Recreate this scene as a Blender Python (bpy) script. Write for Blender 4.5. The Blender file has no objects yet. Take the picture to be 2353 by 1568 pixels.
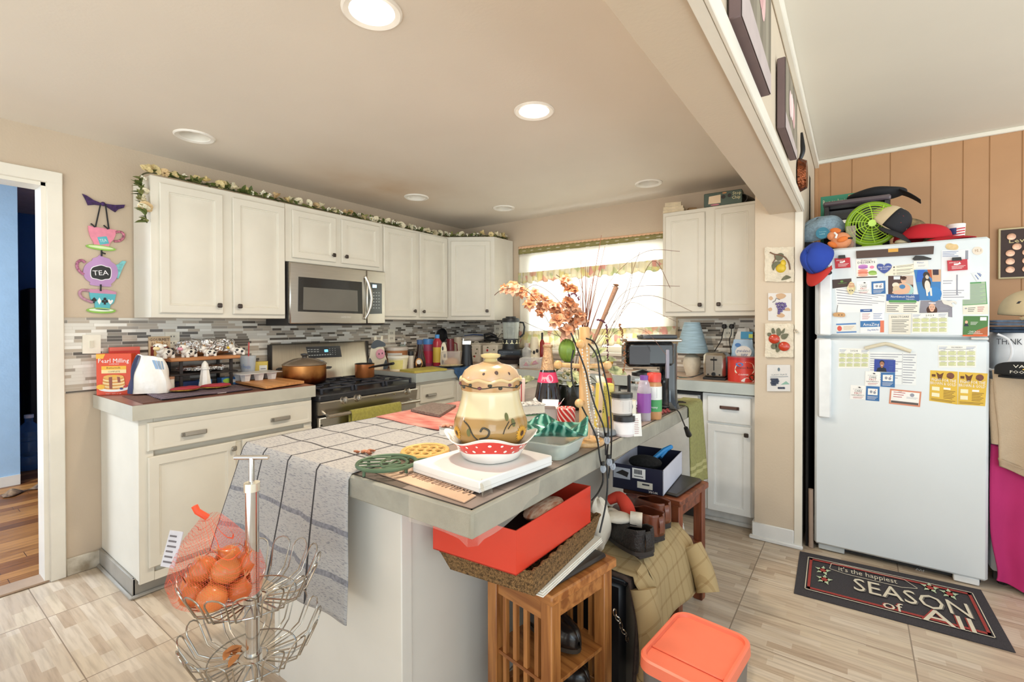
import bpy,bmesh,math,random
from math import sin,cos,pi,radians as R,sqrt,atan2
from mathutils import Vector,Matrix
random.seed(7)
V=Vector
SC=bpy.context.scene
COL=SC.collection

# ---------------------------------------------------------------- camera, world, lights
FPX,PYC=1085.365,754.9257            # focal length and principal row of the 2353x1568 frame
YAW,PIT,ROL=R(35.9325),R(.4779),R(.125)
CAMZ=1.37
cam=bpy.data.cameras.new('camera');cam_o=bpy.data.objects.new('camera',cam);COL.objects.link(cam_o)
cam.sensor_width=36;cam.lens=FPX/2353*36;cam.shift_y=-(784-PYC)/2353;cam.clip_start=.05
cam_o.matrix_world=Matrix.Translation((0,0,CAMZ))@Matrix.Rotation(YAW,4,'Z')@Matrix.Rotation(R(90)-PIT,4,'X')@Matrix.Rotation(-ROL,4,'Z')
SC.camera=cam_o
SC.view_settings.view_transform='Standard';SC.view_settings.look='None'
SC.view_settings.gamma=1;SC.view_settings.use_curve_mapping=False
SC.view_settings.exposure=.04
w=bpy.data.worlds.new('world');SC.world=w;w.use_nodes=True
# sky: lower half brightened to light the ceiling, cooler daylight towards the right, warmer towards the left
_N,_L=w.node_tree.nodes,w.node_tree.links;_tc=_N.new('ShaderNodeTexCoord');_sx=_N.new('ShaderNodeSeparateXYZ');_L.new(_tc.outputs['Generated'],_sx.inputs[0])
def _ramp(sock,stops):
 m_=_N.new('ShaderNodeMapRange');m_.inputs[1].default_value=-1;_L.new(sock,m_.inputs[0]);r_=_N.new('ShaderNodeValToRGB');_L.new(m_.outputs[0],r_.inputs[0])
 for i,(p_,c_)in enumerate(stops):e_=r_.color_ramp.elements[i];e_.position=p_;e_.color=(*c_,1)
 return r_.outputs[0]
_a,_b=_ramp(_sx.outputs[0],((.38,(1,.93,.82)),(.62,(.80,.92,1)))),_ramp(_sx.outputs[2],((.44,(1,.96,.90)),(.56,(.28,.28,.29))))
_m=_N.new('ShaderNodeMixRGB');_m.blend_type='MULTIPLY';_m.inputs[0].default_value=1;_L.new(_a,_m.inputs[1]);_L.new(_b,_m.inputs[2]);_L.new(_m.outputs[0],_N['Background'].inputs[0])
_N['Background'].inputs[1].default_value=3.4

def lamp(name,loc,energy,color=(1,1,1),size=.2,rot=(0,0,0),sy=None,shape='DISK',spread=180):
 l=bpy.data.lights.new(name,'AREA');l.energy=energy;l.color=color;l.size=size;l.shape=shape
 if sy:l.shape='RECTANGLE';l.size_y=sy
 l.spread=R(spread)
 o=bpy.data.objects.new(name,l);COL.objects.link(o);o.location=loc;o.rotation_euler=rot
 return o
lamp('downlight_glow',(-1.303,1.008,2.40),16,(1,.88,.72),.12)
lamp('downlight_glow',(-1.272,1.943,2.40),16,(1,.88,.72),.12)
lamp('daylight',(-1.95,4.25,1.75),42,(.93,.97,1),1.5,(R(-90),0,0),1.2)          # sky outside the kitchen window
lamp('daylight',(1.7,-1.6,1.7),26,(.72,.88,1),1.6,(R(80),0,R(18)),1.6)         # windows of the room behind the camera

# ---------------------------------------------------------------- helpers
def ray(px,py):
 u=(px-1176.5)/FPX;w_=(PYC-py)/FPX
 u,w_=u*cos(ROL)+w_*sin(ROL),-u*sin(ROL)+w_*cos(ROL)
 f=cos(PIT)+w_*sin(PIT);z=w_*cos(PIT)-sin(PIT)
 return V((cos(YAW)*u-sin(YAW)*f,sin(YAW)*u+cos(YAW)*f,z))
def at(px,py,ax='z',val=0.):
 """the point of the plane x, y or z = val that the photo shows at a pixel"""
 d=ray(px,py);i='xyz'.index(ax);o=V((0,0,CAMZ))
 return o+d*((val-o[i])/d[i])
def dep(p):return-sin(YAW)*p[0]+cos(YAW)*p[1]
def hz(p,py):
 """height z above point p's foot shown at pixel row py"""
 return CAMZ+dep(p)*((PYC-py)/FPX-.00834)
def wd(p,n):return n*dep(p)/FPX
def lin(h):
 if not isinstance(h,str):return tuple(h)
 c=[int(h[i:i+2],16)/255 for i in(0,2,4)]
 return tuple((x/12.92 if x<=.04045 else((x+.055)/1.055)**2.4)for x in c)
_mats={}
def new_mat(name):
 m=bpy.data.materials.new(name);m.use_nodes=True
 return m,m.node_tree.nodes,m.node_tree.links,m.node_tree.nodes['Principled BSDF']
def mt(h,rough=.5,metal=0.,nv=.06,ns=12.,bump=0.,bs=60.,sc=(1,1,1),h2=None,emit=0,coat=0,trans=0,alpha=1,sheen=0,sub=0):
 k=(h,rough,metal,nv,ns,bump,bs,sc,h2,emit,coat,trans,alpha,sheen,sub)
 if k in _mats:return _mats[k]
 m,N,L,b=new_mat('m_'+str(h))
 c=lin(h)
 tc=N.new('ShaderNodeTexCoord');mp=N.new('ShaderNodeMapping');mp.inputs['Scale'].default_value=sc
 L.new(tc.outputs['Object'],mp.inputs[0])
 n=N.new('ShaderNodeTexNoise');n.inputs['Scale'].default_value=ns;n.inputs['Detail'].default_value=4
 L.new(mp.outputs[0],n.inputs['Vector'])
 rp=N.new('ShaderNodeValToRGB');rp.color_ramp.elements[0].position=.3;rp.color_ramp.elements[1].position=.7
 c2=lin(h2)if h2 else tuple(min(1,x*(1+nv))for x in c)
 c1=c if h2 else tuple(x*(1-nv)for x in c)
 rp.color_ramp.elements[0].color=(*c1,1);rp.color_ramp.elements[1].color=(*c2,1)
 L.new(n.outputs['Fac'],rp.inputs[0]);L.new(rp.outputs[0],b.inputs['Base Color'])
 b.inputs['Roughness'].default_value=rough;b.inputs['Metallic'].default_value=metal
 if bump:
  n2=N.new('ShaderNodeTexNoise');n2.inputs['Scale'].default_value=bs;L.new(mp.outputs[0],n2.inputs['Vector'])
  bp=N.new('ShaderNodeBump');bp.inputs['Strength'].default_value=bump;bp.inputs['Distance'].default_value=.01
  L.new(n2.outputs['Fac'],bp.inputs['Height']);L.new(bp.outputs[0],b.inputs['Normal'])
 if emit:b.inputs['Emission Color'].default_value=(*c,1);b.inputs['Emission Strength'].default_value=emit
 if coat:b.inputs['Coat Weight'].default_value=coat;b.inputs['Coat Roughness'].default_value=.1
 if trans:b.inputs['Transmission Weight'].default_value=trans;b.inputs['IOR'].default_value=1.25
 if alpha<1:b.inputs['Alpha'].default_value=alpha
 if sheen:b.inputs['Sheen Weight'].default_value=sheen
 _mats[k]=m
 return m
def strip_mat(name,ua,va,cw,rh,cols,gap,gu,gv,rough=.35,tile=None,grain=0.,vary=.5,joint=None,spec=.5):
 """rows of random-length strips (mosaic, parquet, planks): u along, v across; optional larger tile joints"""
 m,N,L,b=new_mat(name)
 def mth(op,a,b_=None,c_=None):
  n=N.new('ShaderNodeMath');n.operation=op
  for i,x in enumerate((a,b_,c_)):
   if x is None:continue
   if isinstance(x,(int,float)):n.inputs[i].default_value=x
   else:L.new(x,n.inputs[i])
  return n.outputs[0]
 tc=N.new('ShaderNodeTexCoord');sx=N.new('ShaderNodeSeparateXYZ');L.new(tc.outputs['Object'],sx.inputs[0])
 u,v=sx.outputs[ua],sx.outputs[va]
 seed=0.
 if tile:
  tu,tv,ou,ov=tile
  du,dv=mth('DIVIDE',mth('SUBTRACT',u,ou),tu),mth('DIVIDE',mth('SUBTRACT',v,ov),tv)
  seed=mth('ADD',mth('MULTIPLY',mth('FLOOR',du),3.7),mth('MULTIPLY',mth('FLOOR',dv),11.3))
  fu_,fv_=mth('FRACT',du),mth('FRACT',dv)
  tj=mth('MAXIMUM',mth('LESS_THAN',fu_,.005/tu),mth('LESS_THAN',fv_,.004/tv))
 row=mth('DIVIDE',v,rh);ri=mth('FLOOR',row);rf=mth('FRACT',row)
 wn=N.new('ShaderNodeTexWhiteNoise');wn.noise_dimensions='1D'
 L.new(mth('ADD',ri,seed if tile else .31),wn.inputs['W']);r1=wn.outputs['Value']
 uw=mth('DIVIDE',u,mth('MULTIPLY',mth('ADD',mth('MULTIPLY',r1,vary),1-vary/2),cw))
 uw=mth('ADD',uw,mth('MULTIPLY',r1,17.7))
 ci=mth('FLOOR',uw);cf=mth('FRACT',uw)
 w2=N.new('ShaderNodeTexWhiteNoise');w2.noise_dimensions='2D'
 cb=N.new('ShaderNodeCombineXYZ');L.new(mth('ADD',ci,seed if tile else .13),cb.inputs[0]);L.new(ri,cb.inputs[1]);L.new(cb.outputs[0],w2.inputs['Vector'])
 rp=N.new('ShaderNodeValToRGB');rp.color_ramp.interpolation='CONSTANT'
 e=rp.color_ramp.elements
 while len(e)<len(cols):e.new(.5)
 pos=0.
 for i,(c,wgt)in enumerate(cols):e[i].position=pos;e[i].color=(*lin(c),1);pos+=wgt
 L.new(w2.outputs['Value'],rp.inputs[0]);col=rp.outputs[0]
 if grain:
  mp=N.new('ShaderNodeMapping');s=[60,60,60];s[ua]=5;mp.inputs['Scale'].default_value=s
  L.new(tc.outputs['Object'],mp.inputs[0]);n=N.new('ShaderNodeTexNoise');n.inputs['Scale'].default_value=1.;n.inputs['Detail'].default_value=5
  L.new(mp.outputs[0],n.inputs['Vector'])
  mx=N.new('ShaderNodeMixRGB');mx.blend_type='MULTIPLY';mx.inputs[0].default_value=grain
  r2=N.new('ShaderNodeValToRGB');r2.color_ramp.elements[0].color=(.45,.4,.36,1);r2.color_ramp.elements[0].position=.32;r2.color_ramp.elements[1].position=.56
  L.new(n.outputs['Fac'],r2.inputs[0]);L.new(col,mx.inputs[1]);L.new(r2.outputs[0],mx.inputs[2]);col=mx.outputs[0]
 if gap:
  g=mth('MAXIMUM',mth('LESS_THAN',rf,gv),mth('LESS_THAN',cf,gu))
  mx=N.new('ShaderNodeMixRGB');L.new(g,mx.inputs[0]);L.new(col,mx.inputs[1]);mx.inputs[2].default_value=(*lin(gap),1);col=mx.outputs[0]
 if tile:
  mx=N.new('ShaderNodeMixRGB');L.new(tj,mx.inputs[0]);L.new(col,mx.inputs[1]);mx.inputs[2].default_value=(*lin(joint),1);col=mx.outputs[0]
 L.new(col,b.inputs['Base Color']);b.inputs['Roughness'].default_value=rough
 b.inputs['Specular IOR Level'].default_value=spec
 return m
def wood(c1,c2,ax=2,rough=.4,s=1.,coat=0):
 k=('w',c1,c2,ax,rough,s)
 if k in _mats:return _mats[k]
 m,N,L,b=new_mat('wood_'+c1)
 tc=N.new('ShaderNodeTexCoord');mp=N.new('ShaderNodeMapping');sc=[38*s]*3;sc[ax]=3*s
 mp.inputs['Scale'].default_value=sc;L.new(tc.outputs['Object'],mp.inputs[0])
 n=N.new('ShaderNodeTexNoise');n.inputs['Scale'].default_value=1;n.inputs['Detail'].default_value=6;n.inputs['Distortion'].default_value=.6
 L.new(mp.outputs[0],n.inputs['Vector'])
 rp=N.new('ShaderNodeValToRGB');rp.color_ramp.elements[0].color=(*lin(c1),1);rp.color_ramp.elements[1].color=(*lin(c2),1)
 rp.color_ramp.elements[0].position=.36;rp.color_ramp.elements[1].position=.62
 L.new(n.outputs['Fac'],rp.inputs[0]);L.new(rp.outputs[0],b.inputs['Base Color']);b.inputs['Roughness'].default_value=rough
 if coat:b.inputs['Coat Weight'].default_value=coat
 _mats[k]=m
 return m
def glass(h='ffffff',rough=.02,alpha=.25):
 """thin clear wall: mostly see-through with a gloss"""
 k=('g',h,rough,alpha)
 if k in _mats:return _mats[k]
 m,N,L,b=new_mat('glass_'+h)
 b.inputs['Base Color'].default_value=(*lin(h),1);b.inputs['Roughness'].default_value=rough
 t=N.new('ShaderNodeBsdfTransparent');t.inputs[0].default_value=(*[min(1,.55+.45*x)for x in lin(h)],1)
 lw=N.new('ShaderNodeLayerWeight');lw.inputs[0].default_value=.25
 ad=N.new('ShaderNodeMath');ad.operation='MULTIPLY_ADD';L.new(lw.outputs['Facing'],ad.inputs[0]);ad.inputs[1].default_value=.7;ad.inputs[2].default_value=alpha;ad.use_clamp=True
 mx=N.new('ShaderNodeMixShader');L.new(ad.outputs[0],mx.inputs[0]);L.new(t.outputs[0],mx.inputs[1]);L.new(b.outputs[0],mx.inputs[2])
 nz=N.new('ShaderNodeTexNoise');nz.inputs['Scale'].default_value=20
 L.new(mx.outputs[0],N['Material Output'].inputs[0])
 _mats[k]=m
 return m

def spl(p,n=6,closed=True):
 """Catmull-Rom through points of any dimension"""
 p=[tuple(q)for q in p];out=[];k=len(p);rng=range(k)if closed else range(k-1)
 for i in rng:
  if closed:a,b,c,d=p[i-1],p[i],p[(i+1)%k],p[(i+2)%k]
  else:a,b,c,d=p[max(i-1,0)],p[i],p[i+1],p[min(i+2,k-1)]
  for j in range(n):
   t=j/n
   out.append(tuple(.5*(2*y+(z-x)*t+(2*x-5*y+4*z-q)*t*t+(3*y-x-3*z+q)*t**3)for x,y,z,q in zip(a,b,c,d)))
 if not closed:out.append(p[-1])
 return out
def ell2(cx,cy,rx,ry,n=20,a0=0.,a1=2*pi):
 full=abs(a1-a0-2*pi)<1e-6
 return[(cx+rx*cos(a0+(a1-a0)*i/(n if full else n-1)),cy+ry*sin(a0+(a1-a0)*i/(n if full else n-1)))for i in range(n)]
_tx={}
def text2d(s,res=1):
 if s in _tx:return _tx[s]
 c=bpy.data.curves.new('t','FONT');c.body=s;c.resolution_u=res
 o=bpy.data.objects.new('t',c);COL.objects.link(o)
 me=bpy.data.meshes.new_from_object(o.evaluated_get(bpy.context.evaluated_depsgraph_get()))
 vs=[(v.co.x,v.co.y)for v in me.vertices];fs=[tuple(p.vertices)for p in me.polygons]
 bpy.data.objects.remove(o);bpy.data.curves.remove(c);bpy.data.meshes.remove(me)
 if not vs:vs=[(0,0),(1,0),(0,1)]
 x0=min(v[0]for v in vs);x1=max(v[0]for v in vs);y0=0.;y1=max(max(v[1]for v in vs),.3)
 _tx[s]=(vs,fs,x0,x1,y0,y1)
 return _tx[s]
def frame(o,z,x=None):
 """4x4 with local z along z"""
 z=V(z).normalized();x=V(x)if x is not None else(V((1,0,0))if abs(z.x)<.9 else V((0,1,0)))
 x=(x-z*x.dot(z)).normalized();y=z.cross(x)
 return Matrix(((x.x,y.x,z.x,o[0]),(x.y,y.y,z.y,o[1]),(x.z,y.z,z.z,o[2]),(0,0,0,1)))
SG={'x':V((1,0,0)),'y':V((0,-1,0)),'z':V((0,0,1))}
def wm(o):
 m=o.matrix_basis.copy()
 while o.parent:o=o.parent;m=o.matrix_basis@m
 return m
class G:
 def __init__(s,m=None):s.v=[];s.f=[];s.mi=[];s.mats=[];s.M=Matrix();s.m=m
 def _m(s,m):
  m=m or s.m
  if m not in s.mats:s.mats.append(m)
  return s.mats.index(m)
 def add(s,vs,fs,m=None):
  k=len(s.v);i=s._m(m)
  s.v+=[s.M@V(p)for p in vs];s.f+=[tuple(k+j for j in f)for f in fs];s.mi+=[i]*len(fs)
  return s
 def box(s,x0,x1,y0,y1,z0,z1,m=None,b=0.):
  lo=V((min(x0,x1),min(y0,y1),min(z0,z1)));hi=V((max(x0,x1),max(y0,y1),max(z0,z1)))
  b=min(b,*[.49*(hi[i]-lo[i])for i in range(3)])
  if b<=0:
   vs=[(x,y,z)for x in(lo.x,hi.x)for y in(lo.y,hi.y)for z in(lo.z,hi.z)]
   return s.add(vs,[(0,1,3,2),(4,6,7,5),(0,4,5,1),(2,3,7,6),(0,2,6,4),(1,5,7,3)],m)
  vs=[];ix={}
  for cx in(0,1):
   for cy in(0,1):
    for cz in(0,1):
     c=[(lo,hi)[t][i]for i,t in enumerate((cx,cy,cz))];sg=[1-2*t for t in(cx,cy,cz)]
     for a in range(3):   # vertex lying on face of axis a
      p=[c[i]+(0 if i==a else b*sg[i])for i in range(3)]
      ix[(cx,cy,cz,a)]=len(vs);vs.append(p)
  fs=[]
  for a in range(3):
   o=[i for i in range(3)if i!=a]
   for t in(0,1):
    q=[]
    for p in((0,0),(1,0),(1,1),(0,1)):
     k=[0,0,0];k[a]=t;k[o[0]]=p[0];k[o[1]]=p[1];q.append(ix[(*k,a)])
    fs.append(tuple(q))
   for p in((0,0),(1,0),(1,1),(0,1)):
    k=[0,0,0];k[o[0]]=p[0];k[o[1]]=p[1];k2=list(k);k2[a]=1
    fs.append((ix[(*k,o[0])],ix[(*k,o[1])],ix[(*k2,o[1])],ix[(*k2,o[0])]))
  for cx in(0,1):
   for cy in(0,1):
    for cz in(0,1):fs.append(tuple(ix[(cx,cy,cz,a)]for a in range(3)))
  return s.add(vs,fs,m)
 def obox(s,c,d,M=None,m=None,b=0.):
  o=s.M;s.M=o@Matrix.Translation(c)@(M or Matrix())
  s.box(-d[0]/2,d[0]/2,-d[1]/2,d[1]/2,-d[2]/2,d[2]/2,m,b);s.M=o;return s
 def lathe(s,prof,c=(0,0,0),n=28,m=None,M=None,sx=1.,sy=1.,wave=None):
  vs=[];fs=[];k=len(prof)
  for i in range(n):
   a=2*pi*i/n
   for j,(r,z)in enumerate(prof):
    q=1+(wave(a,j)if wave else 0)
    p=V((r*cos(a)*sx*q,r*sin(a)*sy*q,z))
    vs.append((M@p if M else p)+V(c))
  for i in range(n):
   for j in range(k-1):fs.append((i*k+j,((i+1)%n)*k+j,((i+1)%n)*k+j+1,i*k+j+1))
  return s.add(vs,fs,m)
 def cyl(s,c,r,h,n=24,m=None,r2=None,M=None):
  r2=r if r2 is None else r2
  return s.lathe([(0,0),(r,0),(r2,h),(0,h)],c,n,m,M)
 def rod(s,a,b,r,m=None,n=8,r2=None):
  a,b=V(a),V(b);d=b-a
  return s.lathe([(0,0),(r,0),(r if r2 is None else r2,d.length),(0,d.length)],a,n,m,frame((0,0,0),d).to_3x3().to_4x4())
 def tube(s,pts,r,m=None,n=8,closed=False,cap=True):
  P=[V(p)for p in pts];k=len(P);vs=[];fs=[]
  t0=(P[1]-P[0]).normalized();nx=t0.orthogonal().normalized()
  for i,p in enumerate(P):
   a=P[(i-1)%k]if closed or i else P[i];b=P[(i+1)%k]if closed or i<k-1 else P[i]
   t=(b-a).normalized()if(b-a).length>1e-9 else t0
   nx=(nx-t*nx.dot(t));nx=nx.normalized()if nx.length>1e-6 else t.orthogonal().normalized()
   ny=t.cross(nx);rr=r[i]if isinstance(r,(list,tuple))else r
   for j in range(n):vs.append(p+nx*rr*cos(2*pi*j/n)+ny*rr*sin(2*pi*j/n))
  for i in range(k if closed else k-1):
   for j in range(n):
    a,b=i*n,((i+1)%k)*n;fs.append((a+j,a+(j+1)%n,b+(j+1)%n,b+j))
  if not closed and cap:fs+=[tuple(range(n))[::-1],tuple((k-1)*n+j for j in range(n))]
  return s.add(vs,fs,m)
 def ball(s,c,r,m=None,nu=16,nv=10,M=None,f=None):
  r=(r,r,r)if isinstance(r,(int,float))else r;vs=[];fs=[]
  for i in range(nv+1):
   for j in range(nu):
    a,b=pi*i/nv,2*pi*j/nu
    d=V((sin(a)*cos(b),sin(a)*sin(b),cos(a)));q=f(d)if f else 1
    p=V((d.x*r[0],d.y*r[1],d.z*r[2]))*q;vs.append((M@p if M else p)+V(c))
  for i in range(nv):
   for j in range(nu):fs.append((i*nu+j,(i+1)*nu+j,(i+1)*nu+(j+1)%nu,i*nu+(j+1)%nu))
  return s.add(vs,fs,m)
 def prism(s,poly,d,M,m=None):
  """2D outline extruded d along local z of M"""
  k=len(poly);vs=[M@V((x,y,0))for x,y in poly]+[M@V((x,y,d))for x,y in poly]
  fs=[tuple(range(k))[::-1],tuple(range(k,2*k))]+[(i,(i+1)%k,k+(i+1)%k,k+i)for i in range(k)]
  return s.add(vs,fs,m)
 def tr(s,px,ax,val,d=.0006,m=None,base=0.):
  """pixel outline laid on the plane ax = val, raised base and d thick"""
  n=SG[ax];P=[at(x,y,ax,val)for x,y in px];k=len(P)
  vs=[p+n*base for p in P]+[p+n*(base+d)for p in P]
  fs=[tuple(range(k))[::-1],tuple(range(k,2*k))]+[(i,(i+1)%k,k+(i+1)%k,k+i)for i in range(k)]
  return s.add(vs,fs,m)
 def map(s,vs,fs,fm,m=None):return s.add([fm(*p)for p in vs],fs,m)
 def poly(s,pts,fm,m=None):return s.add([fm(*p)for p in pts],[tuple(range(len(pts)))],m)
 def txt(s,t,u0,u1,v0,fm,m=None,h=None,res=1):
  """flat letters from u0 to u1 on baseline v0, height h, through the map fm(u, v)"""
  vs,fs,x0,x1,y0,y1=text2d(t,res);k=(u1-u0)/(x1-x0);kv=(h/y1)if h else abs(k)
  return s.add([fm(u0+(x-x0)*k,v0+y*kv)for x,y in vs],fs,m)
 def ptx(s,t,a,b,ax,val,base=.001,m=None,h=None):
  """letters between two pixels on a plane; h = letter height in pixels"""
  A,B=at(*a,ax,val),at(*b,ax,val);n=SG[ax];e=(B-A);L=e.length;e/=L
  up=n.cross(e).normalized();hh=None
  if h:hh=(at(a[0],a[1]-h,ax,val)-A).length
  return s.txt(t,0,L,0,lambda u,v:A+e*u+up*v+n*base,m,hh)
 def grid(s,fn,nu,nv,m=None,closed=False):
  vs=[fn(i/nu,j/nv)for j in range(nv+1)for i in range(nu+1)]
  fs=[(j*(nu+1)+i,j*(nu+1)+i+1,(j+1)*(nu+1)+i+1,(j+1)*(nu+1)+i)for j in range(nv)for i in range(nu)]
  return s.add(vs,fs,m)
 def mesh(s,name,T=None,recalc=True):
  me=bpy.data.meshes.new(name)
  me.from_pydata([(T@p)if T else p for p in s.v],[],s.f)
  for m in s.mats:me.materials.append(m)
  me.polygons.foreach_set('material_index',s.mi)
  if recalc:
   bm=bmesh.new();bm.from_mesh(me);bmesh.ops.recalc_face_normals(bm,faces=bm.faces);bm.to_mesh(me);bm.free()
  me.polygons.foreach_set('use_smooth',[True]*len(me.polygons))
  me.set_sharp_from_angle(angle=R(38));me.update()
  return me
 def build(s,name,parent=None,world=False,solid=0,sub=0,recalc=True,label=None):
  T=wm(parent).inverted()if(world and parent)else None
  o=bpy.data.objects.new(name,s.mesh(name,T,recalc));COL.objects.link(o)
  if parent:o.parent=parent
  if label:o['label']=label
  if solid:q=o.modifiers.new('s','SOLIDIFY');q.thickness=solid;q.offset=0
  if sub:q=o.modifiers.new('u','SUBSURF');q.levels=sub;q.render_levels=sub
  return o
 def top(s,name,label,cat,group=None,loc=None,rz=0.,solid=0,sub=0,recalc=True,kind=None):
  T=None
  if loc is None:
   lo=[min(p[i]for p in s.v)for i in range(3)];hi=[max(p[i]for p in s.v)for i in range(3)]
   loc=((lo[0]+hi[0])/2,(lo[1]+hi[1])/2,lo[2]);T=Matrix.Translation(loc).inverted()
  o=bpy.data.objects.new(name,s.mesh(name,T,recalc));COL.objects.link(o)
  o.location=loc;o.rotation_euler.z=rz;tag(o,label,cat,group,kind)
  if solid:q=o.modifiers.new('s','SOLIDIFY');q.thickness=solid;q.offset=0
  if sub:q=o.modifiers.new('u','SUBSURF');q.levels=sub;q.render_levels=sub
  return o
def tag(o,label=None,cat=None,group=None,kind=None):
 if label:o['label']=label
 if cat:o['category']=cat
 if group:o['group']=group
 if kind:o['kind']=kind
 return o
def thing(name,label,cat,loc=(0,0,0),rz=0.,group=None):
 o=bpy.data.objects.new(name,None);COL.objects.link(o);o.empty_display_size=.05
 o.location=loc;o.rotation_euler.z=rz
 return tag(o,label,cat,group)
def struct(g,name,parent=None,recalc=True):
 o=bpy.data.objects.new(name,g.mesh(name,None,recalc));COL.objects.link(o)
 if parent:o.parent=parent
 else:o['kind']='structure'
 return o
def dup(o,loc,rz=None,label=None,parent=None):
 c=o.copy();COL.objects.link(c)
 if parent:c.parent=parent
 else:
  c.location=loc
  if rz is not None:c.rotation_euler.z=rz
  if label:c['label']=label
 for ch in[x for x in bpy.data.objects if x.parent==o]:dup(ch,None,parent=c)
 return c
RZ=lambda a:Matrix.Rotation(a,4,'Z')
RX=lambda a:Matrix.Rotation(a,4,'X')
RY=lambda a:Matrix.Rotation(a,4,'Y')
TR=lambda*p:Matrix.Translation(p)
# shared materials
WHITE=mt('f4f2ee',.45);BLACK=mt('141416',.35);DARK=mt('2a2726',.5);STEEL=mt('c4c0b8',.28,1,.05,6,sc=(1,1,30));CHROME=mt('d8d6d2',.12,1)
RED=mt('c4202a',.4);PAPER=mt('f1efe9',.8);INK=mt('3a3a40',.7);CREAM=mt('ece2c8',.5);BLUE=mt('2860a8',.5);GREEN=mt('3f8a4a',.5)
YELLOW=mt('e8c440',.5);ORANGE=mt('e07a3a',.5);PINK=mt('e8a0b0',.5);BROWN=mt('5a3a28',.5);GREY=mt('8a8a88',.5)
# ================================================================ the room
XL,YB,ZC,ZC2,XP0,XP1,YP,YT=-3.48,3.90,2.415,2.649,-.514,-.258,3.35,4.43
M_WALL=mt('cab7a0',.6,nv=.03,ns=3,bump=.08,bs=90)
M_CEIL=mt('e2d8ca',.7,nv=.025,ns=2,bump=.05,bs=70)
# brown cooking stain on the ceiling over the stove
_n,_l=M_CEIL.node_tree.nodes,M_CEIL.node_tree.links;_p=_n['Principled BSDF'];_src=_p.inputs['Base Color'].links[0].from_socket
_t=_n.new('ShaderNodeTexCoord');_mp=_n.new('ShaderNodeMapping');_mp.inputs['Location'].default_value=(2.95*.9,-2.35*.75,0);_mp.inputs['Scale'].default_value=(.9,.75,0);_l.new(_t.outputs['Object'],_mp.inputs[0])
_g=_n.new('ShaderNodeTexGradient');_g.gradient_type='QUADRATIC_SPHERE';_l.new(_mp.outputs[0],_g.inputs[0]);_z=_n.new('ShaderNodeTexNoise');_z.inputs['Scale'].default_value=2.6;_z.inputs['Detail'].default_value=5;_l.new(_t.outputs['Object'],_z.inputs[0])
_k=_n.new('ShaderNodeMath');_k.operation='MULTIPLY';_l.new(_g.outputs[1],_k.inputs[0]);_l.new(_z.outputs[0],_k.inputs[1]);_x=_n.new('ShaderNodeMixRGB');_l.new(_k.outputs[0],_x.inputs[0]);_l.new(_src,_x.inputs[1]);_x.inputs[2].default_value=(*lin('b48a52'),1);_l.new(_x.outputs[0],_p.inputs['Base Color'])
M_TRIM=mt('e9e2d4',.4,nv=.04,ns=5)
M_FLOOR=strip_mat('floor_parquet',0,1,.27,.0409,[('c9b8a3',.24),('d2c3b0',.2),('bfab95',.16),('cebda6',.2),('c4b19b',.12),('b5a08a',.08)],None,0,0,.34,(.652,.2863,-.453,.5),.4,.7,'8c7a68')
M_MOSAIC1=strip_mat('mosaic_yz',1,2,.115,.0177,[('dcd7cc',.32),('b9ac9b',.2),('ece8df',.1),('8f867a',.13),('5c544b',.16),('a49a8d',.09)],'cfc8bb',.018,.09,.22,vary=.9)
M_MOSAIC2=strip_mat('mosaic_xz',0,2,.115,.0177,[('dcd7cc',.32),('b9ac9b',.2),('ece8df',.1),('8f867a',.13),('5c544b',.16),('a49a8d',.09)],'cfc8bb',.018,.09,.22,vary=.9)
M_HALLFLOOR=strip_mat('hall_planks',1,0,.9,.09,[('a06a35',.3),('8a5527',.3),('b47c42',.25),('75461f',.15)],'5a3516',.004,.03,.4,grain=.6)
M_PANEL=mt('b98b62',.5,nv=.05,ns=4)
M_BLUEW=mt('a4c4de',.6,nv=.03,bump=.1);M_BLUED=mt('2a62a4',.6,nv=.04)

g=G(M_FLOOR);g.box(XL-.08,2.6,-1.6,4.5,-.06,0);struct(g,'floor')
g=G(M_HALLFLOOR);g.box(-7.6,XL-.08,-2.2,2.6,-.06,.004);struct(g,'floor_hall')
# left wall with the doorway
DY0,DY1,DZ=-.34,.582,2.127
g=G(M_WALL);X0=XL-.12
g.box(X0,XL,-1.6,DY0,0,ZC);g.box(X0,XL,DY0,DY1,DZ,ZC);g.box(X0,XL,DY1,YB+.1,0,ZC);struct(g,'wall_left')
g=G(M_TRIM)   # casing and jamb
g.box(XL,XL+.02,DY1+.002,.648,0,2.192,b=.004);g.box(XL,XL+.02,DY0-.065,DY0,0,2.192,b=.004);g.box(XL,XL+.0205,DY0-.065,.648,DZ,2.193,b=.004)
g.box(X0-.015,XL+.005,DY1-.018,DY1+.003,0,DZ+.003);g.box(X0-.015,XL+.005,DY0-.003,DY0+.018,0,DZ);g.box(X0-.015,XL+.005,DY0,DY1,DZ-.018,DZ+.003)
struct(g,'trim_1')
g=G(mt('a98f78',.5));g.box(X0,XL+.01,DY0,DY1,.001,.012,b=.004);struct(g,'trim_2')
g=G(mt('d8cfbe',.5,nv=.25,ns=14,h2='9a8b74'));g.box(XL,XL+.014,.648,.80,0,.095,b=.004);struct(g,'baseboard_left')
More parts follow.
